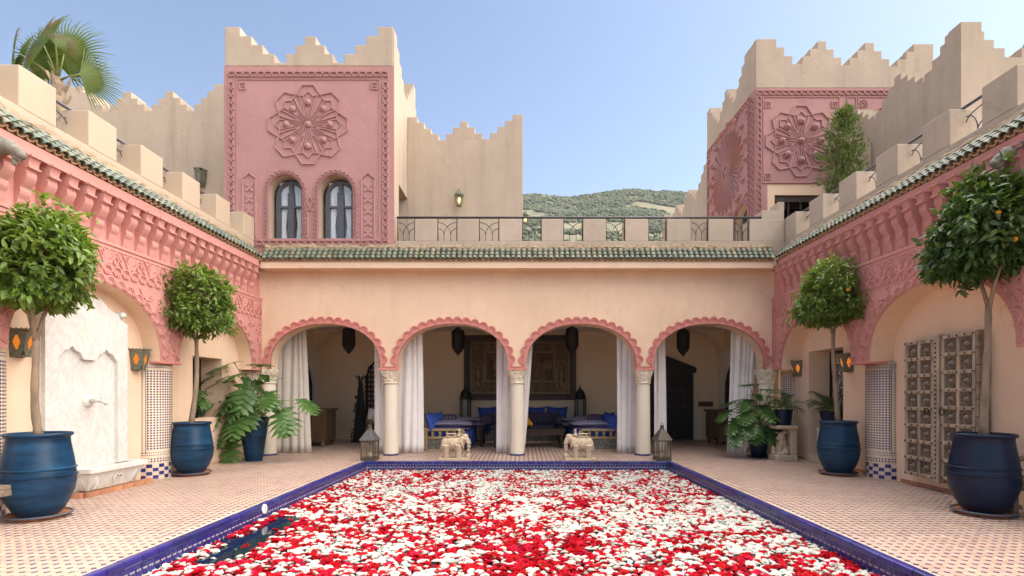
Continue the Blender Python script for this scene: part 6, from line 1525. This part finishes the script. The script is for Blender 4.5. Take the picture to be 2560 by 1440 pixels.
leaf_door(dy0+.005, dy0+.59, .03, 'near'); leaf_door(dy0+.72, dy1, -.0, 'far')
b = MB(); b.box(xf-.03,6.20,dy0+.60,dy0+.71,dz0-.03,dz1+.05); b.build('centre_post', M['oldwood'], od, bevel=.012)
for k in range(30): inst('nail', ME_NAIL, od, (xf-.034,dy0+.655,dz0+.04+k*.068))
for y in (dy0+.52, dy0+.80):
    b = MB(); b.tube([(xf-.05,y+.045*math.cos(a),1.19+.045*math.sin(a)) for a in [2*PI*i/16 for i in range(17)]], .008, 6); b.build('ring_handle', M['darkmetal'], od, True)
b = MB()
for i in range(9): b.box(6.09+.0,6.23,dy0-.06+.006*(i%3),dy0+.0,dz0+.02+i*.235,dz0+.02+(i+1)*.235-.006)
b.build('splintered_edge', M['oldwood2'], od, bevel=.01)

# ---- stone animal heads on the eaves
def head(x, y, z, s, lab):
    t = thing('animal_head', lab, 'sculpture', (x,y,z), 'stone animal heads under the eaves'); b = MB(); X = lambda a: s*a
    b.ball((X(.02),0,.03),(.10,.085,.09)); b.ball((X(.11),0,-.02),(.10,.062,.065),12,10,(0,s*.5,0)); b.ball((X(.18),0,-.075),(.055,.048,.045)); b.ball((X(.12),0,-.10),(.07,.04,.02),10,8,(0,s*.6,0))
    for e in (-1,1): b.ball((X(-.01),e*.10,.06),(.03,.05,.022),8,6,(0,0,0)); b.tube([(X(.0),e*.05,.10),(X(-.06),e*.09,.13),(X(-.09),e*.12,.07)], [.026,.022,.012], 6)
    b.ball((X(.07),-.058,.03),(.018,.014,.014),8,6); b.ball((X(.07),.058,.03),(.018,.014,.014),8,6); b.ball((X(.10),0,-.14),(.03,.03,.05)); b.tube([(X(-.12),0,.02),(X(.0),0,.02)], [.075,.085], 10)
    remesh(b, 'head', M['greystone'], t, .010)
head(-5.84, 5.93, 4.22, 1, 'pale grey stone animal head under the left eave')
head(5.70, 6.12, 4.22, -1, 'greenish stone animal head under the right eave')

# ---- carved armchairs whose arms reach into view at both edges
def armchair(x, y, s, lab):
    """faces the pool; s=+1 opens towards +x"""
    t = thing('armchair', lab, 'chair', (x,y,0), 'carved wooden chairs at the picture edges'); X = lambda a: s*a
    def bx_(n, a0, a1, y0, y1, z0, z1, m='oldwood2', bv=.01): b = MB(); b.box(min(X(a0),X(a1)),max(X(a0),X(a1)),y0,y1,z0,z1); return b.build(n, M[m], t, bevel=bv)
    bx_('seat', -.30,.30,-.30,.30,.40,.45)
    for a in (-.28,.26):
        for yy in (-.28,.26): bx_('leg', a-.03,a+.03,yy-.03,yy+.03,0,.66 if a > 0 else 1.1)
    bx_('backrest', -.31,-.26,-.28,.28,.55,1.08); bx_('front_rail', .24,.30,-.26,.26,.33,.40)
    for yy in (-.29,.27):
        b = MB(); b.tube([(X(-.28),yy,.68),(X(.10),yy,.69),(X(.26),yy,.675),(X(.34),yy,.64),(X(.345),yy,.59),(X(.30),yy,.575)], [.032,.034,.036,.036,.03,.022], 8); b.build('armrest', M['oldwood2'], t, True); bx_('arm_end', .30,.35,yy-.03,yy+.03,.48,.525,'oldwood2')
armchair(-5.93, 5.74, 1, 'carved wooden armchair cut off by the left edge beside the near pot')
armchair(6.08, 5.93, -1, 'carved wooden armchair cut off by the right edge beside the navy pot')
# ================================================================ plants
def leaf_cloud(P, Dir, Up, L, W, fold=.25, curl=.25, seed=0, ntint=None):
    """many folded leaves: P base points, Dir unit directions, Up approximate normals, L lengths, W widths -> verts, tris, tint"""
    n = len(P); S = np.cross(Dir, Up); S /= (np.linalg.norm(S,axis=1,keepdims=True)+1e-9); N = np.cross(S, Dir)
    L = L[:,None]; W = W[:,None]; dn = N*(-1)
    pts = [P, P+Dir*L*.38+S*W*.5+N*W*fold-N*L*curl*.08, P+Dir*L*.38-S*W*.5+N*W*fold-N*L*curl*.08, P+Dir*L*.40-N*L*curl*.10,
           P+Dir*L*.75+S*W*.33+N*W*fold*.5-N*L*curl*.4, P+Dir*L*.75-S*W*.33+N*W*fold*.5-N*L*curl*.4, P+Dir*L*.76-N*L*curl*.45, P+Dir*L-N*L*curl*.8]
    V = np.stack(pts,1).reshape(-1,3)
    f = np.array([(0,1,3),(0,3,2),(1,4,6),(1,6,3),(3,6,5),(3,5,2),(4,7,6),(6,7,5)])
    Fc = (f[None]+(np.arange(n)*8)[:,None,None]).reshape(-1,3)
    rg = np.random.default_rng(seed); t = rg.random(n) if ntint is None else ntint
    return V, Fc, np.repeat(t,8)
def unit(v): return v/(np.linalg.norm(v,axis=-1,keepdims=True)+1e-9)
def citrus(name, label, loc, pot_top, cz, rx, rz, n, ll, mat, lean, seed, fruits, forks, cx=0., fh=.92):
    t = thing(name, label, 'tree', (loc[0],loc[1],pot_top-.06), 'citrus trees in big blue pots'); rg = np.random.default_rng(seed); rr = random.Random(seed)
    C_ = Vector((cx,0,cz-pot_top+.06)); top = C_ - Vector((0,0,rz*.62))
    b = MB(); path = [(0,0,0),(lean*.15,0.01,.3),(lean*.5,.0,.55)]; hz = top.z
    mids = [Vector((lean*math.sin(q*PI/2*1.0)*.9+ .010*math.sin(q*6+seed), .010*math.sin(q*5+seed), q*hz*fh)) for q in [i/10 for i in range(11)]]
    r0 = .040
    b.tube(mids, [r0*(1.12-.35*i/10)+.003*math.sin(i*2.1+seed)+.012*(i==0) for i in range(11)], 12)
    e = mids[-1]; fk = []
    for k in range(forks):
        a = 2*PI*k/forks+seed; out = Vector((math.cos(a)*rx*.42, math.sin(a)*rx*.35, rz*.55+hz*(.92-fh)))
        st_ = e - Vector((0,0,.1 if k else .02)); b.tube([st_, e+out*.3+Vector((0,0,.02)), e+out*.7, e+out*1.1], [r0*.62,r0*.5,r0*.36,r0*.2], 8)
    b.build('trunk', M['bark'], t, True)
    # twigs carry whorls of leaves; lumps make an uneven outline
    nt = n//7; u = unit(rg.normal(size=(nt,3))); lumps = unit(rg.normal(size=(16,3))); lump = np.max(u@lumps.T,axis=1)
    rad = .80+.22*np.clip((lump-.80)/.2,-.7,1.)+rg.normal(0,.05,nt); depth = rg.random(nt)**.45*.60+.42; rad = rad*depth
    rad[:nt//9] *= 1.10; rad[:nt//22] *= 1.12
    u[:,2] = np.where(u[:,2]<-.62, u[:,2]*.72, u[:,2])
    T = u*rad[:,None]*np.array([rx,rx*.94,rz])
    reps = np.repeat(np.arange(nt),7); base = T[reps]+rg.normal(0,.028,(len(reps),3))
    dirs = unit(u[reps]*.75+rg.normal(0,.62,(len(reps),3))+np.array([0,0,-.22])); up = unit(u[reps]*.5+np.array([0,0,.75])+rg.normal(0,.35,(len(reps),3)))
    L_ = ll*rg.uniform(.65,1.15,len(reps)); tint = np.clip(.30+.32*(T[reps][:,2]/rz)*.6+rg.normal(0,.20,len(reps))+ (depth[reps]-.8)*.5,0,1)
    V, Fc, tn = leaf_cloud(base, dirs, up, L_, L_*rg.uniform(.36,.48,len(reps)), .18, .35, seed, tint)
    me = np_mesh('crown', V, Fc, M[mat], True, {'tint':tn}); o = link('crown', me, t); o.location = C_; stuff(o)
    tw = MB()
    for i in rg.choice(nt, min(nt,160), replace=False): p = T[i]; tw.tube([tuple(p*.35),tuple(p*.7+np.array([0,0,.02])),tuple(p)], [.010,.006,.003], 4, False)
    o = tw.build('twigs', M['bark'], t); o.location = C_; stuff(o)
    me_f = MB().ball((0,0,0), .029, 12, 8).mesh('fruit', True); me_f.materials.append(M['orange'])
    for (fx, fy, fz) in fruits: inst('fruit', me_f, t, C_+Vector((fx,fy,fz)))
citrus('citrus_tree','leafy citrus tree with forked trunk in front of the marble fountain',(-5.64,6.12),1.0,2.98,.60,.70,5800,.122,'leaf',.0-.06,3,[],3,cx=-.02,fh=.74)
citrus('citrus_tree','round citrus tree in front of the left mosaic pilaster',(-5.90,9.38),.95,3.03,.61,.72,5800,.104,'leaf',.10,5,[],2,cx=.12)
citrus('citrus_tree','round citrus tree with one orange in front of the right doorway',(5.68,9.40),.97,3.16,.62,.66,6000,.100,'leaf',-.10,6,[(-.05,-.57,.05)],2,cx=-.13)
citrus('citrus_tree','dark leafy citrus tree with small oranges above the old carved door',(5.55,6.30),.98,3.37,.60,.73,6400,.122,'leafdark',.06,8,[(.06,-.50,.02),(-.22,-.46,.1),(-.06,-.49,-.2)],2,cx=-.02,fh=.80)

# ---- oleander bush on the right terrace
def bush(loc, h, r, n, seed):
    t = thing('oleander_bush', 'tall narrow green bush beside the right tower on the terrace', 'bush', loc); rg = np.random.default_rng(seed)
    b = MB()
    for k in range(7): a = k*.9; b.tube([(0,0,0),(.1*math.cos(a),.1*math.sin(a),h*.4),(.22*math.cos(a)*r/.4,.2*math.sin(a),h*.8)], [.03,.02,.008], 6)
    b.build('stems', M['bark'], t)
    nt = n//9; z = rg.random(nt)**.9; blob = np.array([[-.30,.0],[.35,.05],[.05,-.1],[-.1,.1]])
    cc = blob[rg.integers(0,4,nt)]*r*.9; tipz = np.where(cc[:,0]>.05, 1.0, .97)
    a = rg.random(nt)*2*PI; rr = np.sqrt(rg.random(nt))*r*(.62+.35*np.sin(z*PI*.95+.3))*(1-np.clip((z-.72)/.34,0,1)**1.5)
    T = np.stack([cc[:,0]*(1-.5*np.abs(z-.7))+rr*np.cos(a), cc[:,1]+rr*np.sin(a), z*h*tipz],1)
    reps = np.repeat(np.arange(nt),9); base = T[reps]+rg.normal(0,.03,(len(reps),3))
    dirs = unit(np.stack([np.cos(a),np.sin(a),np.full(nt,.9)],1)[reps]*.8+rg.normal(0,.5,(len(reps),3))); up = unit(rg.normal(0,.4,(len(reps),3))+np.array([0,-.3,.8]))
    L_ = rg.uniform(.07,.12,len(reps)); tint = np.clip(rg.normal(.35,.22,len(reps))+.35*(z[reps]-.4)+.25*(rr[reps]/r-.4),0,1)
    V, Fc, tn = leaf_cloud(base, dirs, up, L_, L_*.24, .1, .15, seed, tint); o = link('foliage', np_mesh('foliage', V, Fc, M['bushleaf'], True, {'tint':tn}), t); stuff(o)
bush((mx(2108,11.6),11.6,4.6), 3.2, .46, 9000, 31)

# ---- philodendrons: every leaf is its own piece
def philo_leaf(L_, seed, lobes=7):
    rg = random.Random(seed); V = []; Fc = []; tint = []
    def spine(u): return Vector((0, u*L_, -.28*L_*u*u + .05*L_*u))
    def tri_strip(pts_l, pts_r, t):
        b = len(V); n = len(pts_l)
        for l, r_ in zip(pts_l, pts_r): V.extend([tuple(l), tuple(r_)])
        for i in range(n-1): Fc.extend([(b+2*i,b+2*i+1,b+2*i+3),(b+2*i,b+2*i+3,b+2*i+2)]); tint.extend([t,t])
    m = 10; core = .19*L_
    for s in (-1,1):
        for k in range(lobes):
            u = .02+.90*(k/(lobes-1)); w_ = L_*(.60*math.sin(PI*min(1,(u*.86+.17)))**.8+.05)*rg.uniform(.88,1.08)
            sweep = .15+.75*u - (.55 if k == 0 else (.25 if k == 1 else 0)); p0 = spine(u); d = Vector((s*math.cos(sweep), math.sin(sweep), 0)).normalized(); side = Vector((-d.y*s, d.x*s, 0))
            wid = L_*.155*rg.uniform(.85,1.15); l_, r_ = [], []
            for i in range(7):
                q = i/6; wv = wid*(.55+.55*math.sin(q*PI*.9+.25))*(1-q**3) + .002; z = -.16*w_*q*q + .05*w_*q + .012*L_*math.sin(q*9+k)
                c = p0 + d*(w_*q) + side*(.05*w_*q*q); c.z += z
                l_.append(c+side*wv*.55+Vector((0,0,.012*L_))); r_.append(c-side*wv*.55+Vector((0,0,.012*L_*math.sin(q*5))))
            tri_strip(l_, r_, rg.uniform(.15,.75))
    l_, r_ = [], []
    for i in range(m+1): u = -.05+1.05*i/m; c = spine(u); wv = core*(1.2-u*.75); l_.append(c+Vector((wv,0,.004))); r_.append(c+Vector((-wv,0,.004)))
    tri_strip(l_, r_, .5)
    l_, r_ = [], []
    for i in range(m+1): u = -.05+1.05*i/m; c = spine(u)+Vector((0,0,.008*L_+.004)); wv = .011*L_*(1.3-u); l_.append(c+Vector((wv,0,0))); r_.append(c+Vector((-wv,0,0)))
    tri_strip(l_, r_, 1.6)
    return np_mesh('leaf', V, Fc, M['philo'], True, {'tint':tint})
PHL = [philo_leaf(1.0, s) for s in range(5)]
def philodendron(loc, label, specs, seed):
    t = thing('philodendron', label, 'plant', loc); rg = random.Random(seed); base = Vector((0,0,0))
    for i, (dx, dy, dz, L_, az, pitch, roll) in enumerate(specs):
        tip = Vector((dx,dy,dz)); o = inst('leaf', PHL[i%5], t, tip, (0,0,0), (L_,L_,L_))
        o.rotation_euler = Euler((R(pitch), R(roll), R(az)), 'XYZ')
        mid = tip*.55+Vector((0,0,.16*tip.length)); b = MB(); b.tube([(rg.uniform(-.04,.04),rg.uniform(-.04,.04),-.05), mid*.6, mid*1.05, tip], [.016,.013,.011,.008], 6); b.build('stalk', M['stalk'], t, True)
M['stalk'] = simple('green_stalk', (.20,.24,.07), .5, .2)
# dx,dy,dz: where the blade starts relative to the soil; az 0 points the blade away from the camera, 180 towards it
LS = [(-.05,-.25,.12,.60,172,-38,4),(.02,-.15,.62,.62,188,-55,-12),(.62,-.10,.15,.56,205,-42,10),(.95,.10,.33,.46,238,-25,5),(-.30,-.12,.45,.52,150,-40,8),(-.62,-.02,.38,.48,128,-30,-6),
      (-.72,.05,.02,.42,140,-34,0),(-.45,-.18,-.05,.48,165,-50,5),(-.18,.02,.78,.50,160,-10,6),(.18,.02,.75,.46,215,-5,0),(-.50,.10,.64,.44,120,-12,10),(.30,.05,.42,.44,225,-30,-5),(-.30,-.30,-.35,.46,175,-62,6),(.12,.12,.90,.40,200,8,0),(-.08,-.22,.38,.50,150,-48,-14),(.40,-.2,.45,.42,190,-40,5),(-.78,-.05,.22,.40,118,-38,4),(-.36,-.08,.95,.46,140,-18,4),(-.62,.0,.80,.42,125,-22,0),(.05,-.28,.30,.52,185,-58,6),(-.55,-.2,.15,.46,150,-45,0)]
philodendron((-5.80,11.35,.86), 'big split-leaf philodendron with drooping leaves in the tall blue planter', [(a*1.05,b*.9,c*1.30+.03,l*1.18,az,p,r) for a,b,c,l,az,p,r in LS], 1)
RS = [(-.35,-.15,.30,.48,150,-30,5),(-.55,-.05,.10,.46,135,-35,0),(-.70,.05,.28,.42,120,-25,8),(-.20,-.25,.0,.48,165,-45,-5),(.0,-.2,.38,.52,185,-28,6),(.22,-.12,.12,.44,215,-40,0),(.30,.0,.45,.44,240,-20,4),(-.45,.1,.50,.42,115,-10,6),(-.05,.05,.62,.46,170,-5,0),(.10,.1,.72,.42,220,0,8),(-.25,.0,.50,.46,140,-22,-6),(-.62,-.18,-.08,.44,150,-48,4),(.12,-.28,-.05,.42,192,-52,0),(-.38,-.3,.12,.46,168,-50,8),(.34,.1,.66,.38,250,0,0),(-.15,.15,.80,.38,150,10,5),(.40,-.1,.05,.36,225,-42,0)]
philodendron((5.42,11.98,.60), 'bushy split-leaf philodendron in the rounded navy planter', [(a*.95,b,c*1.1+.16,l*1.05,az,p,r) for a,b,c,l,az,p,r in RS], 2)
philodendron((-6.58,10.45,1.19), 'small split-leaf plant in the left window niche', [(.0,-.1,.22,.34,165,-25,0),(.12,-.05,.28,.32,205,-20,5),(.14,.05,.18,.34,240,-30,0),(.1,-.12,.1,.3,185,-45,0),(.05,.1,.34,.3,250,-10,0)], 3)

# ---- small date palms
def frond(L_, seed):
    rg = random.Random(seed); V, Fc, tn = [], [], []
    def sp(u): return Vector((0,u*L_*(1-.12*u),.50*L_*u-.62*L_*u*u))
    for i in range(26):
        u = .12+.88*i/25; p = sp(u); lw = L_*.30*math.sin(PI*(u*.8+.16))**.7*rg.uniform(.85,1.1)
        for s in (-1,1):
            d = Vector((s*.72,.62,.18+rg.uniform(-.1,.15))).normalized(); q = p+d*lw-Vector((0,0,lw*.28)); m_ = p+d*lw*.5; sd = Vector((0,.010,.004))
            b = len(V); V += [tuple(p-sd*.6),tuple(p+sd*.6),tuple(m_+sd),tuple(m_-sd),tuple(q)]; Fc += [(b,b+1,b+2),(b,b+2,b+3),(b+3,b+2,b+4)]; tn += [rg.random()]*3
    b0 = len(V); k = 9
    for i in range(k+1):
        u = i/k; p = sp(u); r_ = .008*(1.2-u); V += [tuple(p+Vector((r_,0,0))),tuple(p-Vector((r_,0,0))),tuple(p+Vector((0,0,r_*1.5)))]
    for i in range(k):
        for j in range(3): a, c = b0+3*i+j, b0+3*i+(j+1)%3; Fc += [(a,c,c+3),(a,c+3,a+3)]; tn += [.9,.9]
    return np_mesh('frond', V, Fc, M['datepalm'], True, {'tint':tn})
FR = [frond(1.0, s) for s in range(4)]
def date_palm(loc, label, n, L_, seed):
    t = thing('date_palm', label, 'palm', loc); rg = random.Random(seed)
    MB().lathe([(0,-.05),(.045,-.05),(.055,.02),(.035,.08),(0,.1)], n=10).build('stem', M['palmbark'], t, True)
    for i in range(n):
        a = 360*i/n*2.4+rg.uniform(-15,15); pit = rg.uniform(-8,28) if i > n//4 else rg.uniform(35,58); s = L_*rg.uniform(.8,1.1)
        inst('frond', FR[i%4], t, (0,0,.05), (R(pit),R(rg.uniform(-14,14)),R(a)), (s,s,s))
date_palm((mx(1958,11.5),11.48,1.08), 'small feathery palm on the carved lion pedestal', 17, .46, 3)
date_palm((6.42,10.85,1.06), 'small feathery palm in the right doorway', 17, .62, 4)

# ---- fan palm above the left parapet
def fan_leaf(Rl, spread, nseg, seed, brown=0.):
    rg = random.Random(seed); V, Fc, tn = [], [], []
    for i in range(nseg):
        a = R(-spread+2*spread*(i+.5)/nseg); da = R(spread/nseg)*1.02; ln = Rl*rg.uniform(.92,1.05)*(1-.10*abs(a)/R(spread)); pl = .020*Rl
        joined = .45; dro = rg.uniform(.02,.10)
        def pt(r_, ang, z): return (r_*math.sin(ang), r_*math.cos(ang), z - dro*Rl*max(0,(r_/Rl-.45))**2*3 - .06*Rl*(r_/Rl)**2)
        b = len(V); V += [(0,0,0), pt(ln*joined,a-da,-pl), pt(ln*joined,a,pl), pt(ln*joined,a+da,-pl), pt(ln*.72,a-da*.45,-pl*.3), pt(ln*.72,a,pl*.5), pt(ln*.72,a+da*.45,-pl*.3), pt(ln*1.02,a+R(rg.uniform(-3,3)),-dro*Rl*.7)]
        Fc += [(b,b+1,b+2),(b,b+2,b+3),(b+1,b+4,b+5),(b+1,b+5,b+2),(b+2,b+5,b+6),(b+2,b+6,b+3),(b+4,b+7,b+5),(b+5,b+7,b+6)]
        q = rg.uniform(.2,.7); tn += [q+.25,q+.25]+[q*.6]*4+[q*.3]*2
        if brown and rg.random() < brown:
            for k in range(2,8): tn[-8+k] = -1.
    me = np_mesh('blade', V, Fc, M['palmleaf'], False, {'tint':tn}); return me
def _palmfix():
    m = M['palmleaf']; n = m.node_tree
    at_ = [x for x in n.nodes if x.type == 'ATTRIBUTE'][0]; bs_ = n.nodes['Principled BSDF']
    src = bs_.inputs['Base Color'].links[0].from_socket
    mxn = n.nodes.new('ShaderNodeMix'); mxn.data_type = 'RGBA'; lt_ = n.nodes.new('ShaderNodeMath'); lt_.operation = 'LESS_THAN'; lt_.inputs[1].default_value = -.5
    n.links.new(at_.outputs['Fac'], lt_.inputs[0]); n.links.new(lt_.outputs[0], mxn.inputs[0]); n.links.new(src, mxn.inputs[6]); mxn.inputs[7].default_value = (.16,.085,.045,1); n.links.new(mxn.outputs[2], bs_.inputs['Base Color'])
_palmfix()
pY = 8.29; pc = at(146,202,pY)
pt_ = thing('fan_palm', 'fan palm rising behind the left parapet', 'palm', (pc.x,pc.y,4.6))
b = MB(); hz = pc.z-4.6; b.tube([(0,0,0),(.02,0,hz*.5),(0,0,hz*.9),(0,0,hz+.05)], [.13,.115,.10,.06], 12); b.build('trunk', M['palmbark'], pt_, True)
for k in range(26):
    a = k*2.4; z = hz-.95+k*.036; b = MB(); b.add([(.09*math.cos(a-.35),.09*math.sin(a-.35),z),(.09*math.cos(a+.35),.09*math.sin(a+.35),z),(.17*math.cos(a+.1),.17*math.sin(a+.1),z+.17),(.15*math.cos(a-.1),.15*math.sin(a-.1),z+.19)], [(0,1,2,3)]); o = b.build('leaf_base', M['palmbark'], pt_); mm = o.modifiers.new('s','SOLIDIFY'); mm.thickness = .012
# blade hub (px,py, depth offset), radius, facing (euler), seed, brown share
FP = [((160,150),-.02,.70,(88,-32,6),1,0.),((110,128),-.25,.72,(70,48,-6),2,.55),((200,200),-.10,.62,(55,-84,10),3,.05),((62,156),.1,.55,(55,72,10),4,.1),((118,165),.22,.60,(96,66,0),5,.1),((36,140),.0,.55,(60,84,-10),6,.2),((150,180),.35,.52,(100,-5,0),7,0.),((140,128),-.3,.34,(70,-40,10),8,.5)]
for i, ((px, py), dY, rl, rot, sd, br) in enumerate(FP):
    h = at(px,py-14,pY+dY)-Vector((pc.x,pc.y,4.6)); me = fan_leaf(rl, 135 if i in (0,4,6) else 80, 44 if i in (0,4,6) else 30, sd, br)
    b = MB(); st_ = Vector((0,0,hz)); b.tube([st_, st_.lerp(h,.5)+Vector((0,0,.02)), h], [.018,.013,.009], 6); lf = b.build('leaf', M['stalk'], pt_, True)
    o = inst('blade', me, lf, h, (R(rot[0]),0,0)); o.rotation_euler = (Matrix.Rotation(R(rot[2]),3,'Z') @ Matrix.Rotation(R(rot[1]*-1),3,'Y') @ Matrix.Rotation(R(rot[0]),3,'X')).to_euler()
# ================================================================ hillside
def _hill():
    n = NB('hillside_soil'); f = n.noise(.03, 6, .6); g2 = n.noise(.12, 5, .6, (1,1,3))
    c = n.ramp(f, [(.35,(.11,.11,.055)),(.5,(.17,.14,.08)),(.65,(.26,.175,.11))]); c = n.mix(n.ramp(g2, [(.45,(0,0,0)),(.6,(1,1,1))]), c, (.11,.125,.06)); n.base(c); n.rough(.95); return n.m
def hz_(x, y):
    """ridge profile measured from the skyline, seen as an elevation angle"""
    sky_px = [(-2500,470),(600,500),(1100,500),(1307,490),(1360,487),(1420,494),(1480,489),(1540,479),(1600,475),(1660,480),(1720,484),(1900,470),(2600,450),(4500,500)]
    px = VX + x*F/y; 
    for (a,pa),(c,pc_) in zip(sky_px, sky_px[1:]):
        if a <= px <= c: py = pa+(pc_-pa)*(px-a)/(c-a); break
    else: py = 500
    top = (VY-py)/F
    t = (y-170)/(620-170)
    el = top*(.62+.38*min(1,max(0,t))**.8) if t <= 1 else top*(1-.15*(t-1))
    return 1.45 + el*y + 2.2*math.sin(x*.045+y*.03)*math.sin(y*.05)*(1 if t < .9 else .2)
nx, ny = 120, 46; V = []; 
for j in range(ny+1):
    y = 170+ (760-170)*(j/ny)
    for i in range(nx+1):
        x = (-1.3+2.6*i/nx)*y; V.append((x,y,hz_(x,y)))
b = MB(); b.add(V, [(j*(nx+1)+i,j*(nx+1)+i+1,(j+1)*(nx+1)+i+1,(j+1)*(nx+1)+i) for j in range(ny) for i in range(nx)])
k = len(b.v); b.add([(-1.3*170,169,-1),(1.3*170,169,-1)]+[V[0],V[nx]], [(0,1,3,2)])
tag(b.build('hill', _hill(), None, True), 'scrub covered hill rising behind the palace', kind='structure')
rg = np.random.default_rng(77); VV, FF, TT = [], [], []; off = 0
ico = bpy.data.meshes.new('tmp'); bm = bmesh.new(); bmesh.ops.create_icosphere(bm, subdivisions=1, radius=1.); bm.to_mesh(ico); bm.free()
iv = np.array([v.co[:] for v in ico.vertices]); it = np.array([p.vertices[:] for p in ico.polygons]); bpy.data.meshes.remove(ico)
cnt = 0
for _ in range(16000):
    y = 175+ (700-175)*rg.random()**.8; px = rg.uniform(1270,1800); x = (px-VX)*y/F
    band = math.sin(y*.021+x*.004); 
    if 300 < y < 360 and rg.random() < .65: continue
    if vnoise(x, y, 30, 4) < .34: continue
    s = rg.uniform(.7,2.1)*(1+.15*(y>500)); z = hz_(x,y)
    d = 1+rg.normal(0,.16,len(iv)); W = iv*d[:,None]*np.array([s*1.1,s*1.1,s*rg.uniform(.7,1.05)])+np.array([x,y,z+s*.45])
    VV.append(W); FF.append(it+off); off += len(iv); TT.append(np.clip(rg.normal(.4,.25)+rg.normal(0,.12,len(it)),0,1)); cnt += 1
    if cnt > 9000: break
me = np_mesh('hillside_scrub', np.concatenate(VV), np.concatenate(FF), M['hillbush'], False, {'tint':np.concatenate(TT)})
tag(link('hillside_scrub', me), 'dense green scrub and small trees covering the far hill', 'scrub', kind='stuff')
for o in list(bpy.data.objects):
    if '_w' in o: del o['_w']
hz_box = MB().box(-1490,1490,-60,1600,-1.7,290).build('haze', None)
tag(hz_box, 'thin warm haze in the air', kind='stuff')
_hm = bpy.data.materials.new('haze'); _hm.use_nodes = True; _hn = _hm.node_tree; _hn.nodes.clear()
_ho = _hn.nodes.new('ShaderNodeOutputMaterial'); _hv = _hn.nodes.new('ShaderNodeVolumePrincipled')
_hv.inputs['Density'].default_value = .00016; _hv.inputs['Color'].default_value = (.88,.94,1.0,1)
_hn.links.new(_hv.outputs[0], _ho.inputs['Volume']); hz_box.data.materials.append(_hm)
